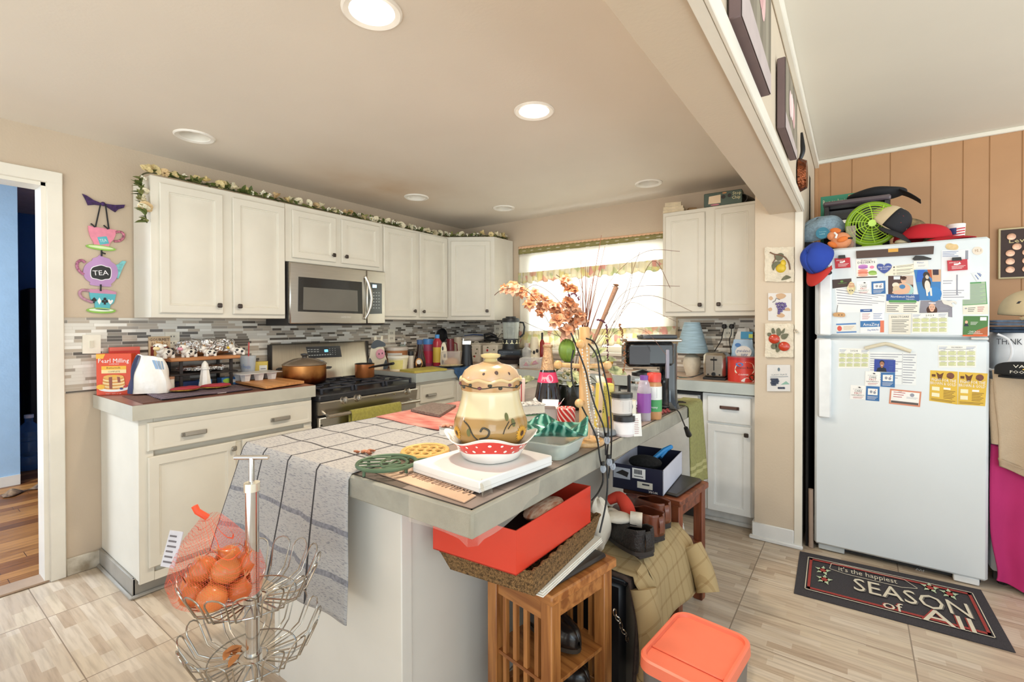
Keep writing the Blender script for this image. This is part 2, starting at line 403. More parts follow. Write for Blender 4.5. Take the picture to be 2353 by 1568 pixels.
# hall beyond the doorway
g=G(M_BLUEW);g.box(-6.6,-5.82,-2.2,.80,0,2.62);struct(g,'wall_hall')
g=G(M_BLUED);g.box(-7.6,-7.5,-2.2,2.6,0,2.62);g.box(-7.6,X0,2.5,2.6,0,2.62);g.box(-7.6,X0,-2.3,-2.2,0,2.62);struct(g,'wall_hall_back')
g=G(mt('cfb8ae',.7));g.box(-7.6,X0,-2.3,2.6,2.62,2.7);struct(g,'ceiling_hall')
g=G(M_TRIM);g.box(-5.82,-5.805,-2.2,.80,0,.09,b=.003);struct(g,'baseboard_hall')
lamp('hall_fill',(-4.7,-1.2,2.3),120,(.80,.90,1),1.,(R(25),0,0))  # unseen cool area lamp that brightens the hall
# back wall with the window
WX0,WX1,WZ0,WZ1=-2.60,-1.25,1.12,2.06
g=G(M_WALL)
g.box(X0,WX0,YB,YB+.1,0,ZC);g.box(WX1,XP1,YB,YB+.1,0,ZC);g.box(WX0,WX1,YB,YB+.1,0,WZ0);g.box(WX0,WX1,YB,YB+.1,WZ1,ZC);struct(g,'wall_back')
g=G(M_TRIM)
for z in(WZ0,1.57,WZ1-.05):g.box(WX0,WX1,YB+.03,YB+.07,z,z+.05)
for x in(WX0,WX1-.05,-1.95):g.box(x,x+.05,YB+.031,YB+.071,WZ0,WZ1)
g.box(WX0-.06,WX1+.06,YB-.045,YB+.03,WZ0-.03,WZ0,b=.006)
win=struct(g,'window_1')
g=G(glass('f4fbff',.02,.05));g.box(WX0+.05,WX1-.05,YB+.048,YB+.052,WZ0+.05,WZ1-.05);g.build('pane',win)
# mosaic backsplash
g=G(M_MOSAIC1);g.box(XL,XL+.008,.648,YB,1.0,1.413);struct(g,'trim_3')
g=G(M_MOSAIC2);g.box(XL,WX0-.09,YB-.008,YB,.95,1.413);g.box(WX0-.09,WX1+.09,YB-.008,YB,.95,WZ0-.03);g.box(WX1+.09,XP0,YB-.008,YB,.95,1.413);struct(g,'trim_4')
# pier, beam and the partition beside the fridge
g=G(mt('d0bfa9',.6,nv=.02,ns=3,bump=.06,bs=80));XB=-.43
g.box(XP0,XP1,YP,YB+.001,0,ZC);g.box(XB,XP1,YB,YT,0,ZC2);g.box(XB,XP1,YP,YB,ZC,ZC2);g.box(XB,XP1,-1.6,YP,2.054,ZC2);struct(g,'wall_right')
g=G(M_TRIM)
g.box(-.296,XP1+.006,YP-.008,YP,0,2.054,b=.003);g.box(XP1,XP1+.012,-1.6,YP-.008,2.046,2.105,b=.003);g.box(-.285,XP1-.0005,-1.6,YP-.008,2.047,2.0545)
struct(g,'trim_5')
M_BASEW=mt('e8e6e2',.45,nv=.05,ns=8)
g=G(M_BASEW);g.box(XP0-.012,-.296,YP-.014,YP,.018,.105,b=.004);g.box(XP0-.028,XP1+.01,YP-.028,YP,0,.024,b=.006);g.box(XP0-.014,XP0,YP-.01,YP+.12,.018,.105,b=.004);struct(g,'baseboard_right')
# tan board wall behind the fridge
g=G(M_PANEL);g.box(XP1,2.6,YT,YT+.1,0,ZC2)
struct(g,'wall_far')
g=G(mt('94683f',.7))
for px in(1909,1958,2046,2139,2213,2274,2349):x=at(px,400,'y',YT).x;g.box(x-.0025,x+.0025,YT-.0015,YT,0,ZC2)
for x in(.98,1.2,1.42):g.box(x-.0025,x+.0025,YT-.0015,YT,0,ZC2)
g.box(XP1,XP1+.025,YT-.02,YT,0,ZC2,M_PANEL,.004)
struct(g,'trim_6')
g=G(M_TRIM);g.box(XP1,2.6,YT-.02,YT,ZC2-.03,ZC2,b=.004);g.box(XP1,XP1+.03,-1.6,YT,ZC2-.06,ZC2,b=.006);struct(g,'trim_7')
g=G(mt('e0d8ca',.7,nv=.02,ns=2));g.box(XP1-.1,2.6,-1.6,YT+.1,ZC2,ZC2+.06);struct(g,'ceiling_right')
# kitchen ceiling with six round openings
CANS=[(-1.303,1.008,1),(-1.272,1.943,1),(-2.956,1.093,0),(-2.905,2.68,0),(-2.546,3.394,0),(-1.238,3.435,0)]
bm=bmesh.new();ed=[]
def loop(ps):
 vs=[bm.verts.new(p)for p in ps]
 for i in range(len(vs)):ed.append(bm.edges.new((vs[i],vs[(i+1)%len(vs)])))
loop([(X0,-1.6,ZC),(XB,-1.6,ZC),(XB,YB+.1,ZC),(X0,YB+.1,ZC)])
for x,y,on in CANS:loop([(x+.075*cos(2*pi*i/32),y+.075*sin(2*pi*i/32),ZC)for i in range(32)])
bmesh.ops.triangle_fill(bm,edges=ed,use_beauty=True)
me=bpy.data.meshes.new('ceiling');bm.to_mesh(me);bm.free();me.materials.append(M_CEIL)
o=bpy.data.objects.new('ceiling',me);COL.objects.link(o);o['kind']='structure'
g=G(M_CEIL);g.box(X0,XB,-1.6,YB+.1,ZC+.12,ZC+.16);struct(g,'ceiling_slab')
M_LENS=mt('fff6e6',.5,emit=14.)
WORDS=['lit recessed ceiling light at the top edge, nearest the camera','lit recessed ceiling light above the island, second from the camera','unlit recessed ceiling light over the tall left wall cabinet','unlit recessed ceiling light over the cabinet right of the microwave','unlit recessed ceiling light near the back corner beside the window','unlit recessed ceiling light above the wall cabinet right of the window']
for(x,y,on),wds in zip(CANS,WORDS):
 t=thing('ceiling_light',wds,'ceiling light',(x,y,ZC),group='recessed ceiling lights')
 g=G(mt('f0ebe2',.4));g.lathe([(.072,.0),(.074,-.004),(.092,-.009),(.099,-.004),(.099,.0)],n=40);g.build('ring',t)
 if on:g=G(M_LENS);g.lathe([(0,-.003),(.06,-.003),(.073,.002)],n=36);g.build('lens',t)
 else:
  g=G(mt('e4ddd0',.5));g.lathe([(.073,0),(.066,.03),(.055,.055),(0,.062)],n=36);g.build('baffle',t)
  g=G(mt('efe9dd',.4));g.ball((.0,.0,.062),(.045,.045,.045));g.build('bulb',t)
# window curtain
YC_=3.845
M_CURT,N,L,b=new_mat('curtain_voile')
b.inputs['Base Color'].default_value=(.93,.90,.82,1);b.inputs['Roughness'].default_value=.9
tl=N.new('ShaderNodeBsdfTranslucent');tl.inputs[0].default_value=(.98,.96,.90,1);mx=N.new('ShaderNodeMixShader');mx.inputs[0].default_value=.6
nz=N.new('ShaderNodeTexNoise');nz.inputs['Scale'].default_value=200;bp=N.new('ShaderNodeBump');bp.inputs['Strength'].default_value=.15;L.new(nz.outputs[0],bp.inputs['Height']);L.new(bp.outputs[0],b.inputs['Normal'])
L.new(b.outputs[0],mx.inputs[1]);L.new(tl.outputs[0],mx.inputs[2]);L.new(mx.outputs[0],N['Material Output'].inputs[0])
M_FRUIT,N,L,b=new_mat('curtain_fruit')
tc=N.new('ShaderNodeTexCoord');vo=N.new('ShaderNodeTexVoronoi');vo.inputs['Scale'].default_value=17;L.new(tc.outputs['Object'],vo.inputs[0])
rp=N.new('ShaderNodeValToRGB');rp.color_ramp.interpolation='CONSTANT';e=rp.color_ramp.elements
for i,(p,c)in enumerate(((0,'f4ecd6'),(.3,'efcdb8'),(.42,'f0e8bc'),(.58,'dde0bc'),(.72,'efc4b8'),(.82,'f6f0de'))):
 q=e[i]if i<2 else e.new(p);q.position=p;q.color=(*lin(c),1)
sp=N.new('ShaderNodeSeparateColor');L.new(vo.outputs['Color'],sp.inputs[0]);L.new(sp.outputs[0],rp.inputs[0]);L.new(rp.outputs[0],b.inputs['Base Color']);b.inputs['Roughness'].default_value=.9
tl=N.new('ShaderNodeBsdfTranslucent');L.new(rp.outputs[0],tl.inputs[0]);mx=N.new('ShaderNodeMixShader');mx.inputs[0].default_value=.5
L.new(b.outputs[0],mx.inputs[1]);L.new(tl.outputs[0],mx.inputs[2]);L.new(mx.outputs[0],N['Material Output'].inputs[0])
CX0,CX1=-2.695,-1.16
def zc(pl,pr):return(at(1200,pl,'y',YC_).z,at(1520,pr,'y',YC_).z)
def cur(z0,z1,amp,y,k=16,fl=0.):
 def f(u,v):
  x=CX0+(CX1-CX0)*u;t=(x+2.66)/1.38
  a=z0[0]+(z0[1]-z0[0])*t;b_=z1[0]+(z1[1]-z1[0])*t
  return V((x,y-amp*(sin(k*2*pi*u+sin(9*u))*(.4+.6*(1-v))),a+(b_-a)*v+(fl*sin(k*pi*u*1.3+2*sin(5*u))*(1-v))))
 return f
t=thing('curtain','sheer white tiered kitchen curtain with fruit print ruffles over the bright window','curtain',(-1.95,YC_,1.15))
g=G(mt('8c8450',.6));g.grid(cur(zc(585,549),zc(572,537),.004,YC_-.012),60,3);g.build('rod_pocket',t,True,.002)
g=G(mt('e6b994',.7));g.grid(cur(zc(573,538),zc(567,533),.006,YC_-.013,40),120,2);g.build('heading',t,True,.002)
g=G(M_CURT);g.grid(cur(zc(640,612),zc(584,548),.010,YC_-.008,9),90,6);g.build('valance',t,True,.0012)
g=G(M_FRUIT);g.grid(cur(zc(652,622),zc(628,597),.016,YC_-.02,26,.010),200,4);g.build('ruffle',t,True,.0012)
g=G(M_CURT);g.grid(cur(zc(775,764),zc(630,600),.012,YC_+.005,11),120,8);g.build('panel',t,True,.0012)
g=G(M_FRUIT);g.grid(cur(zc(800,790),zc(762,751),.016,YC_-.008,26,.008),200,4);g.build('ruffle',t,True,.0012)
g=G(mt('c8c0a8',.4));g.rod((CX0-.01,YC_-.004,zc(578,543)[0]),(CX1,YC_-.004,zc(578,543)[1]),.009);g.build('rod',t,True)
# ================================================================ cabinets, counters, appliances
M_CAB=mt('dcd6c8',.5,nv=.03,ns=6);M_CABD=mt('dcd3c0',.4,nv=.04)
M_KNOB=mt('4d443f',.35,.7);M_KNOBL=mt('9c968c',.35,.7);M_TOE=mt('9a948a',.5,nv=.12,ns=9)
M_EDGE=mt('bdb9ab',.35,nv=.08,ns=7,coat=.2);M_CTOP=mt('8a5c50',.35,nv=.1,ns=20)
MX=lambda y,z,x:Matrix(((0,0,1,x),(1,0,0,y),(0,1,0,z),(0,0,0,1)))      # panels that face +X: u = +Y, v = +Z
MY=lambda x,z,y:Matrix(((1,0,0,x),(0,0,-1,y),(0,1,0,z),(0,0,0,1)))     # panels that face -Y: u = +X, v = +Z
def ringpanel(g,w,h,rings,m=None):
 vs=[];fs=[]
 for i,z in rings:vs+=[(i,i,z),(w-i,i,z),(w-i,h-i,z),(i,h-i,z)]
 for k in range(len(rings)-1):
  for j in range(4):fs.append((4*k+j,4*k+(j+1)%4,4*k+4+(j+1)%4,4*k+4+j))
 n=4*(len(rings)-1);fs.append((n,n+1,n+2,n+3));fs.append((3,2,1,0))
 return g.add(vs,fs,m)
DOOR=[(0,0),(0,.015),(.004,.019),(.044,.019),(.047,.0135),(.052,.0135),(.054,.0105),(.066,.0105),(.086,.0165)]
FLATD=[(0,0),(0,.014),(.005,.019),(.02,.019),(.024,.016),(.03,.016)]
def knob_mesh(g,m):
 g.rod((0,0,0),(0,0,.018),.006,m);g.box(-.014,.014,-.014,.014,.016,.028,m,.005)
def pull_mesh(g,m,w=.096):
 g.box(-w/2-.012,-w/2+.004,-.011,.011,0,.006,m,.002);g.box(w/2-.004,w/2+.012,-.011,.011,0,.006,m,.002)
 g.prism([(-.011,0),(-.011,.012),(-.004,.024),(.011,.020),(.011,0)],w,Matrix(((0,0,1,-w/2),(1,0,0,0),(0,1,0,0),(0,0,0,1))),m)
def door(parent,M,w,h,knob=None,name='door',rings=DOOR,kmat=None,pulls=(),pm=None,mat=None):
 g=G(mat or M_CAB);g.M=M;ringpanel(g,w,h,rings);d=g.build(name,parent,True)
 if knob:
  k=G(kmat or M_KNOB);k.M=M@TR(knob[0],knob[1],.019);knob_mesh(k,None);k.build('knob',d,True)
 for p in pulls:
  k=G(pm or M_KNOBL);k.M=M@TR(p[0],p[1],.019);pull_mesh(k,None,p[2]if len(p)>2 else .096);k.build('handle',d,True)
 return d
def doorX(parent,x,pL,pR,pyT,pyB,kn=None,**k):
 """door in the plane x, between two pixel columns; top and bottom rows read at the left edge"""
 a,b=at(pL,pyT,'x',x),at(pL,pyB,'x',x);y1=at(pR,pyT,'x',x).y
 w,h=y1-a.y,a.z-b.z
 if kn:kn=((.03 if kn[0]=='l' else w-.03),(.05 if kn[1]=='b' else h-.05))
 return door(parent,MX(a.y,b.z,x),w,h,kn,**k)
def doorY(parent,y,pL,pR,pyT,pyB,kn=None,**k):
 a,b=at(pL,pyT,'y',y),at(pL,pyB,'y',y);x1=at(pR,pyT,'y',y).x
 w,h=x1-a.x,a.z-b.z
 if kn:kn=((.03 if kn[0]=='l' else w-.03),(.05 if kn[1]=='b' else h-.05))
 return door(parent,MY(a.x,b.z,y),w,h,kn,**k)
XU,ZU0,ZU1=-3.19,1.413,2.213
def cabinet(name,label,x0,x1,y0,y1,z0,z1,group=None):
 t=thing(name,label,'cabinet',((x0+x1)/2,(y0+y1)/2,z0),group=group)
 g=G(M_CAB);g.box(x0,x1,y0,y1,z0,z1,b=.003);g.build('body',t,True)
 return t
t=cabinet('wall_cabinet','tall white two-door wall cabinet at the left end, beside the tea sign',XL+.009,XU,.957,1.728,ZU0,ZU1,'white wall cabinets')
doorX(t,XU,364,509,420,719,'rb');doorX(t,XU,532,651,454,722,'lb')
t=cabinet('wall_cabinet','short white two-door wall cabinet directly above the microwave',XL+.009,XU,1.729,2.565,1.812,ZU1,'white wall cabinets')
doorX(t,XU,669,769,482,592,'rb');doorX(t,XU,782,869,504,605,'lb')
t=cabinet('wall_cabinet','white two-door wall cabinet right of the microwave, above the kettle and syrup',XL+.009,XU,2.566,3.325,ZU0,ZU1,'white wall cabinets')
doorX(t,XU,879.5,953,521,727,'rb');doorX(t,XU,962,1025,536,729,'lb')
# diagonal corner cabinet
yd=at(1136,543,'x',-2.807).y
t=thing('wall_cabinet','white corner wall cabinet set diagonally beside the window','cabinet',(-3.2,3.6,ZU0),group='white wall cabinets')
g=G(M_CAB);g.prism([(XL+.009,3.326),(XU,3.326),(-2.807,yd),(-2.807,YB-.009),(XL+.009,YB-.009)],ZU1-ZU0,TR(0,0,ZU0));g.build('body',t,True)
e=V((-2.807-XU,yd-3.326,0));ln=e.length;e.normalize();nrm=V((e.y,-e.x,0))
MD=Matrix(((e.x,0,nrm.x,XU+e.x*.045),(e.y,0,nrm.y,3.326+e.y*.045),(0,1,0,ZU0+.037),(0,0,0,1)))
door(t,MD,ln-.085,.722,(ln-.115,.05))
# cabinet right of the window
ZR0,ZR1=at(1525,728,'y',3.62).z,at(1521,491,'y',3.62).z
t=cabinet('wall_cabinet','white two-door wall cabinet right of the window, above the lamp and toaster',-1.192,XP0-.002,3.62,YB-.009,ZR0,ZR1,'white wall cabinets')
doorY(t,3.62,1530.5,1621,499,718,'rb');d=doorY(t,3.62,1644,1737,481,716,'lb')

# base cabinets
ZT=.98
def base_cab(label,x0,x1,y0,y1,z1=.906,toe=.095):
 t=thing('base_cabinet',label,'cabinet',((x0+x1)/2,(y0+y1)/2,0),group='white base cabinets')
 return t
t=base_cab('white base cabinet at the left, two doors under one wide drawer, below the pancake mix',XL,-2.86,.787,1.712)
g=G(M_CAB);g.box(XL+.002,-2.866,.80,1.712,.095,.906,b=.002);g.build('body',t,True)
g=G(M_CAB);g.box(-2.866,-2.848,.797,.86,.087,.906,b=.002);g.box(-2.866,-2.848,1.66,1.712,.087,.906,b=.002);g.box(-2.866,-2.849,.86,1.66,.87,.906);g.box(-2.866,-2.849,.86,1.66,.087,.128);g.box(-2.866,-2.849,.86,1.66,.655,.70);g.box(-2.866,-2.849,1.235,1.285,.128,.655);g.build('face_frame',t,True)
g=G(M_TOE);g.box(XL+.002,-2.925,.792,1.712,0,.094);g.box(XL+.002,-2.912,.786,.80,.0,.1,b=.004);g.box(-2.926,-2.912,.79,1.712,0,.1);g.box(XL+.016,-2.898,.772,.79,0,.02,b=.008);g.box(-2.914,-2.898,.772,1.712,0,.02,b=.008);g.build('toe_kick',t,True)
xf=-2.848
a=at(336.5,972.5,'x',xf);b_=at(337,1037.5,'x',xf);yr=at(713,925,'x',xf).y
h1=at(443,994,'x',xf);h2=at(641,962,'x',xf)
door(t,MX(a.y,b_.z,xf),yr-a.y,a.z-b_.z,None,'drawer',FLATD,pulls=[(h1.y-a.y,h1.z-b_.z),(h2.y-a.y,h1.z-b_.z)])
a=at(338,1051,'x',xf);b_=at(346,1303,'x',xf);h=a.z-b_.z
door(t,MX(a.y,b_.z,xf),1.243-a.y,h,(1.243-a.y-.02,h-.035),kmat=M_KNOBL);door(t,MX(1.277,b_.z,xf),yr-1.277,h,(.03,h-.035),kmat=M_KNOBL)
t=base_cab('white base cabinet right of the stove with a drawer above its door',XL,-2.86,2.585,3.2)
g=G(M_CAB);g.box(XL+.002,-2.852,2.59,3.40,.095,.906,b=.002);g.build('body',t,True)
g=G(M_TOE);g.box(XL+.002,-2.92,2.59,3.40,0,.095);g.build('toe_kick',t,True)
hp=at(990,908,'x',-2.833)
door(t,MX(2.65,.73,-2.852),.40,.15,None,'drawer',FLATD,pulls=[(hp.y-2.65,hp.z-.73)]);door(t,MX(2.65,.13,-2.852),.40,.57,(.37,.53),kmat=M_KNOBL)
door(t,MX(3.09,.13,-2.852),.27,.75,None,rings=DOOR)
t=base_cab('white sink base cabinet under the window behind the island',-2.85,-1.47,3.42,3.9)
g=G(M_CAB);g.box(-2.845,-1.472,3.425,3.88,.095,.896,b=.002);g.build('body',t,True)
door(t,MY(-2.7,.13,3.425),.57,.70,(.53,.64));door(t,MY(-2.08,.13,3.425),.57,.70,(.04,.64))
g=G(M_TOE);g.box(-2.845,-1.472,3.49,3.88,0,.095);g.build('toe_kick',t,True)
t=base_cab('narrow white base cabinet beside the pier, brown drawer pull, below the coffee tin',-.845,XP0,3.42,3.9)
M_CABC=mt('ebebe8',.4,nv=.03)
g=G(M_CABC);g.box(-.85,XP0-.002,3.425,3.88,.095,.896,b=.002);g.build('body',t,True)
g=G(mt('d5d2cc',.5,nv=.12));g.box(-.85,XP0-.002,3.485,3.88,0,.094);g.box(-.85,XP0-.03,3.468,3.486,0,.03,b=.008);g.build('toe_kick',t,True)
hp=at(1676,938,'y',3.406)
a=at(1627,908,'y',3.425);b_=at(1627,967,'y',3.425)
door(t,MY(a.x,b_.z,3.425),-.545-a.x,a.z-b_.z,None,'drawer',[(0,0),(0,.015),(.005,.019)],pulls=[(hp.x-a.x,hp.z-b_.z)],pm=mt('5a4038',.4,.5),mat=M_CABC)
a=at(1627,972,'y',3.425);b_=at(1627,1168,'y',3.425);kp=at(1716,1000,'y',3.406)
door(t,MY(a.x,b_.z,3.425),-.545-a.x,a.z-b_.z,(kp.x-a.x,kp.z-b_.z),mat=M_CABC)
t=thing('dishwasher','white dishwasher under the right counter, partly behind the olive towel','dishwasher',(-1.16,3.65,0))
g=G(mt('dfe1e0',.3));g.box(-1.46,-.862,3.44,3.88,.1,.885);g.box(-1.45,-.88,3.41,3.44,.12,.76,b=.006);g.build('body',t,True)
g=G(mt('d8d2c8',.35,nv=.08));g.box(-1.45,-.88,3.412,3.44,.77,.872,b=.006);g.build('control_panel',t,True)
g=G(DARK);g.box(-1.45,-.862,3.47,3.5,.0,.1);g.box(-.866,-.853,3.432,3.445,.0,.89);g.box(-1.46,-.862,3.436,3.446,.873,.893);g.build('trim',t,True)
g=G(GREY);g.box(-1.35,-.95,3.40,3.412,.74,.765,b=.004);g.build('handle',t,True)

# worktops
def slab(name,label,poly,z0,z1,me,mtop,inset=.0):
 g=G(me);g.prism(poly,z1-z0,TR(0,0,z0))
 g.add([(x,y,z1+.0012)for x,y in poly],[tuple(range(len(poly)))],mtop)
 return g.top(name,label,'worktop')
slab('worktop','left worktop with thick grey edge and dark red top, left of the stove',[(XL+.009,.766),(-2.815,.766),(-2.815,1.722),(XL+.009,1.722)],.907,ZT,M_EDGE,M_CTOP)
slab('worktop','L-shaped worktop from the stove round the corner to the pier, under the window',[(XL+.009,2.585),(-2.815,2.585),(-2.815,3.37),(XP0-.002,3.37),(XP0-.002,YB-.009),(XL+.009,YB-.009)],.908,ZT,mt('b7bdb8',.35,nv=.08,ns=7,coat=.2),mt('c2a994',.4,nv=.15,ns=14))

# island
IX0,IX1,IY0,IY1,IZ=-1.905,-.752,.871,2.985,.911
t=thing('kitchen_island','large kitchen island with white panelled base and overhanging concrete-edged top','kitchen island',(-1.33,1.93,0))
M_ISL=mt('e4dfd4',.45,nv=.03,ns=4)
g=G(M_ISL);g.box(-1.83,-1.107,.958,2.90,.0,.84);g.box(-1.84,-1.10,.950,.965,.0,.84);g.box(-1.125,-1.098,.947,.99,0,.84,b=.003);g.box(-1.84,-1.81,.945,.965,0,.84,b=.003);g.build('base',t,True)
M_SLATE=strip_mat('slate_top',1,0,.31,.30,[('86766d',.3),('75685f',.25),('93837a',.25),('6c6058',.2)],'574d46',.012,.012,.35,vary=.02)
g=G(mt('9c998c',.55,nv=.16,ns=9,bump=.25,bs=40));g.box(IX0,IX1,IY0,IY1,.842,IZ,b=.006);g.box(IX0+.02,IX1-.016,IY0+.016,IY1-.02,IZ-.002,IZ+.0012,M_SLATE)
for a in((IX0+.012,IX1-.012,IY0+.012,IY0+.016),(IX1-.016,IX1-.012,IY0+.012,IY1-.012)):g.box(*a,IZ-.002,IZ+.0018,mt('3a332e',.6))
g.build('top',t,True)
M_FILM=glass('f2ece0',.15,.02)
g=G(M_FILM)
def film(u,v):
 s_=-.22+.52*u;k=abs(s_);d=.010*sin(9*s_+2)*v+.004
 z=IZ+.003-v*(.070+.007*sin(17*s_)+.012*max(0,.03-k)/.03)
 return V((IX1+d+.003,IY0-.003+s_,z))if s_>0 else V((IX1+.003+s_,IY0-.005-d,z))
g.grid(film,60,5);g.build('plastic_film',t,True,label='clear plastic film over the near corner')

# microwave
MXF=-3.15
t=thing('microwave','stainless over-the-range microwave under the short wall cabinet','microwave',(-3.3,2.15,1.377))
yA,yB_=1.74,2.557;ysp=at(843,690,'x',MXF).y
g=G(DARK);g.box(XL+.009,MXF-.03,yA-.005,yB_,1.365,1.806);g.build('body',t,True)
g=G(STEEL);g.box(MXF-.032,MXF,yA,ysp-.001,1.378,1.806,b=.006)
d=g.build('door',t,True)
g=G(mt('26282a',.12,coat=.5));P=[(685.7,636),(831.5,648.5),(833,721.5),(684.5,716)];g.tr(P,'x',MXF,.002)
g.tr([(697,660),(821,668),(822,716),(696,712)],'x',MXF,.001,mt('6d6a63',.15,nv=.1,ns=3),.002);g.build('window',d,True)
g=G(mt('d2cdc4',.25,1));hpts=[(838,637),(841.5,650),(845,668),(846.5,686),(845,704),(841.5,720),(837.5,732)]
pts=[at(x,y,'x',MXF)+V((.012+.028*sin(pi*i/6),0,0))for i,(x,y)in enumerate(hpts)];pts=[at(838,637,'x',MXF)]+pts+[at(837.5,732,'x',MXF)]
g.tube(pts,.011,n=10);g.build('handle',d,True)
g=G(STEEL);g.box(MXF-.032,MXF,ysp+.001,yB_,1.378,1.806,b=.006)
g.tr([(846.5,649),(877,652),(877.5,721),(846,722)],'x',MXF,.002,mt('3c4446',.15,coat=.4));g.tr([(855.5,654),(865,655),(865,662),(855.5,661.5)],'x',MXF,.001,mt('bcd8ee',.3,emit=1.2),.002)
MI=mt('aab0b0',.5)
for r in range(6):
 for c in range(4):g.tr([(851+6*c,672+7*r),(854+6*c,672+7*r),(854+6*c,674+7*r),(851+6*c,674+7*r)],'x',MXF,.0006,MI,.002)
g.build('control_panel',t,True)
g=G(mt('e8e6e2',.4));g.ptx('SAMSUNG',(783,731),(806,731),'x',MXF,.0012,h=4);g.build('lettering',d,True)

# range
RX_=-2.80;ry0,ry1=1.737,2.574
t=thing('stove','stainless gas stove with black cooktop and five burners, copper pots on top','stove',(-3.1,2.15,0))
g=G(DARK);g.box(XL+.01,-2.83,ry0,ry1,.03,.868);g.build('body',t,True)
g=G(mt('26272b',.3,nv=.2,ns=25,coat=.3));g.box(XL+.04,RX_+.005,ry0,ry1,.868,.913,b=.008);g.build('cooktop',t,True)
g=G(STEEL);MC=Matrix(((0,0,1,-2.83),(1,0,0,0),(0,1,0,0),(0,0,0,1)))
g.prism([(0,0),(.028,.0),(.045,.08),(.04,.088),(0,.088)],ry1-ry0,Matrix(((1,0,0,-2.83),(0,0,1,ry0),(0,1,0,.78),(0,0,0,1))));g.build('control_panel',t,True)
def onpanel(px,py):return at(px,py,'x',-2.797)
for k,(px,py)in enumerate(((787.5,920.5),(818.5,915.5),(933,900))):
 c=onpanel(px,py);g=G(mt('b9b2a6',.25,1));g.M=TR(*c)@RY(R(78));g.lathe([(0,0),(.026,0),(.026,.008),(.022,.012),(.019,.036),(0,.038)],n=24);g.box(-.02,.02,-.006,.006,.036,.046,b=.003);g.build('knob',t,True)
for px,py in((860,910),(903.5,906.5)):
 c=onpanel(px,py);g=G(mt('a89a70',.4,.8));g.M=TR(*c)@RY(R(78));g.cyl((0,0,-.004),.011,.008);g.cyl((0,0,.0),.0045,.022);g.build('knob_stem',t,True)
g=G(STEEL);g.box(-2.845,-2.80,ry0,ry1,.145,.765,b=.006);od=g.build('oven_door',t,True)
g=G(mt('1c1d1f',.15));g.box(-2.801,-2.798,ry0+.13,ry1-.13,.3,.62);g.build('window',od,True)
g=G(DARK)
for i in range(8):g.box(-2.8005,-2.7985,ry0+.008,ry0+.022,.60+.016*i,.609+.016*i)
if 0:g.box(-2.835,-2.7985,ry0+.2+i*.1,ry0+.27+i*.1,.752,.757)
g.build('vent_slot',od,True)
hA,hB=at(754,956,'x',-2.745),at(958,923.5,'x',-2.745);hzz=(hA.z+hB.z)/2
g=G(mt('c8c2b8',.22,1));g.rod((-2.745,ry0+.03,hzz),(-2.745,ry1-.02,hzz),.0135,n=14);g.rod((-2.80,ry0+.05,hzz),(-2.745,ry0+.05,hzz),.009);g.rod((-2.80,ry1-.04,hzz),(-2.745,ry1-.04,hzz),.009);g.build('handle',od,True)
g=G(STEEL);g.box(-2.845,-2.805,ry0,ry1,.03,.14,b=.005);g.build('drawer',t,True)
# back guard with the clock
g=G(mt('c9c4b8',.3,1,.06,5,sc=(1,30,1)));g.prism([(0,0),(.062,0),(.05,.04),(.028,.275),(.02,.285),(0,.285)],ry1-ry0,Matrix(((1,0,0,-3.45),(0,0,1,ry0),(0,1,0,.945),(0,0,0,1))));bg=g.build('back_guard',t,True)
g=G(DARK);g.box(-3.452,-3.40,ry0-.003,ry0+.006,.9,1.225);g.box(-3.452,-3.40,ry1-.006,ry1+.003,.9,1.23);g.box(-3.45,-3.36,ry0,ry1,.90,.945);g.build('side_cap',bg,True)
XG=-3.402
def gp(px,py):return at(px,py,'x',XG)
def grd(g,P,m,e=0.):
 q=[at(x,y,'x',XG)for x,y in P]
 vs=[]
 for p in q:
  xx=-3.40-(p.z-.985)*.0936+.0012+e;vs.append((xx,p.y,p.z))
 g.add(vs,[tuple(range(len(vs)))],m)
g=G(mt('2b2f35',.2,coat=.3));grd(g,[(705.5,797.5),(784,795),(787,820.5),(711,824)],None)
grd(g,[(747.5,804),(755.5,803.5),(756,809),(748,809.5)],mt('6ac4ff',.4,emit=2.),.0006)
for r in range(4):
 for c in range(3):grd(g,[(759.5+6*c,801+4.5*r),(761+6*c,801+4.5*r),(761+6*c,802.3+4.5*r),(759.5+6*c,802.3+4.5*r)],MI,.0006)
for c in range(9):grd(g,[(711+6*c,816.5-.3*c),(715+6*c,816.3-.3*c),(715+6*c,818.3-.3*c),(711+6*c,818.5-.3*c)],MI,.0006)
for r in(803,808):
 for c in range(4):grd(g,[(709+7*c,r),(714+7*c,r-.2),(714+7*c,r+1.5),(709+7*c,r+1.7)],MI,.0006)
g.build('clock_panel',bg,True)
# grates and burners
M_GR=mt('3a3d46',.45,.3)
for k in range(3):
 y0=ry0+.025+k*.265;y1=y0+.255;g=G(M_GR);zt=.952;x0,x1=-3.36,-2.825
 for y in(y0+.008,y1-.008):g.box(x0,x1,y-.007,y+.007,zt-.012,zt,b=.003)
 for x in(x0+.006,x1-.006):g.box(x-.007,x+.007,y0,y1,zt-.012,zt,b=.003)
 for x in(x0+.006,x1-.006):
  for y in(y0+.01,y1-.01):g.box(x-.008,x+.008,y-.008,y+.008,.912,zt,b=.002)
 for cx in(-3.22,-2.965):
  cy=(y0+y1)/2
  for dx,dy in((1,0),(-1,0),(0,1),(0,-1)):
   g.box(cx+dx*.03-(.006 if dy else 0),cx+dx*.125+(.006 if dy else 0),cy+dy*.03-(.006 if dx else 0),cy+dy*.122+(.006 if dx else 0),zt-.012,zt,b=.002)
 g.box((x0+x1)/2-.006,(x0+x1)/2+.006,y0,y1,zt-.012,zt,b=.002);g.build('grate',t,True)
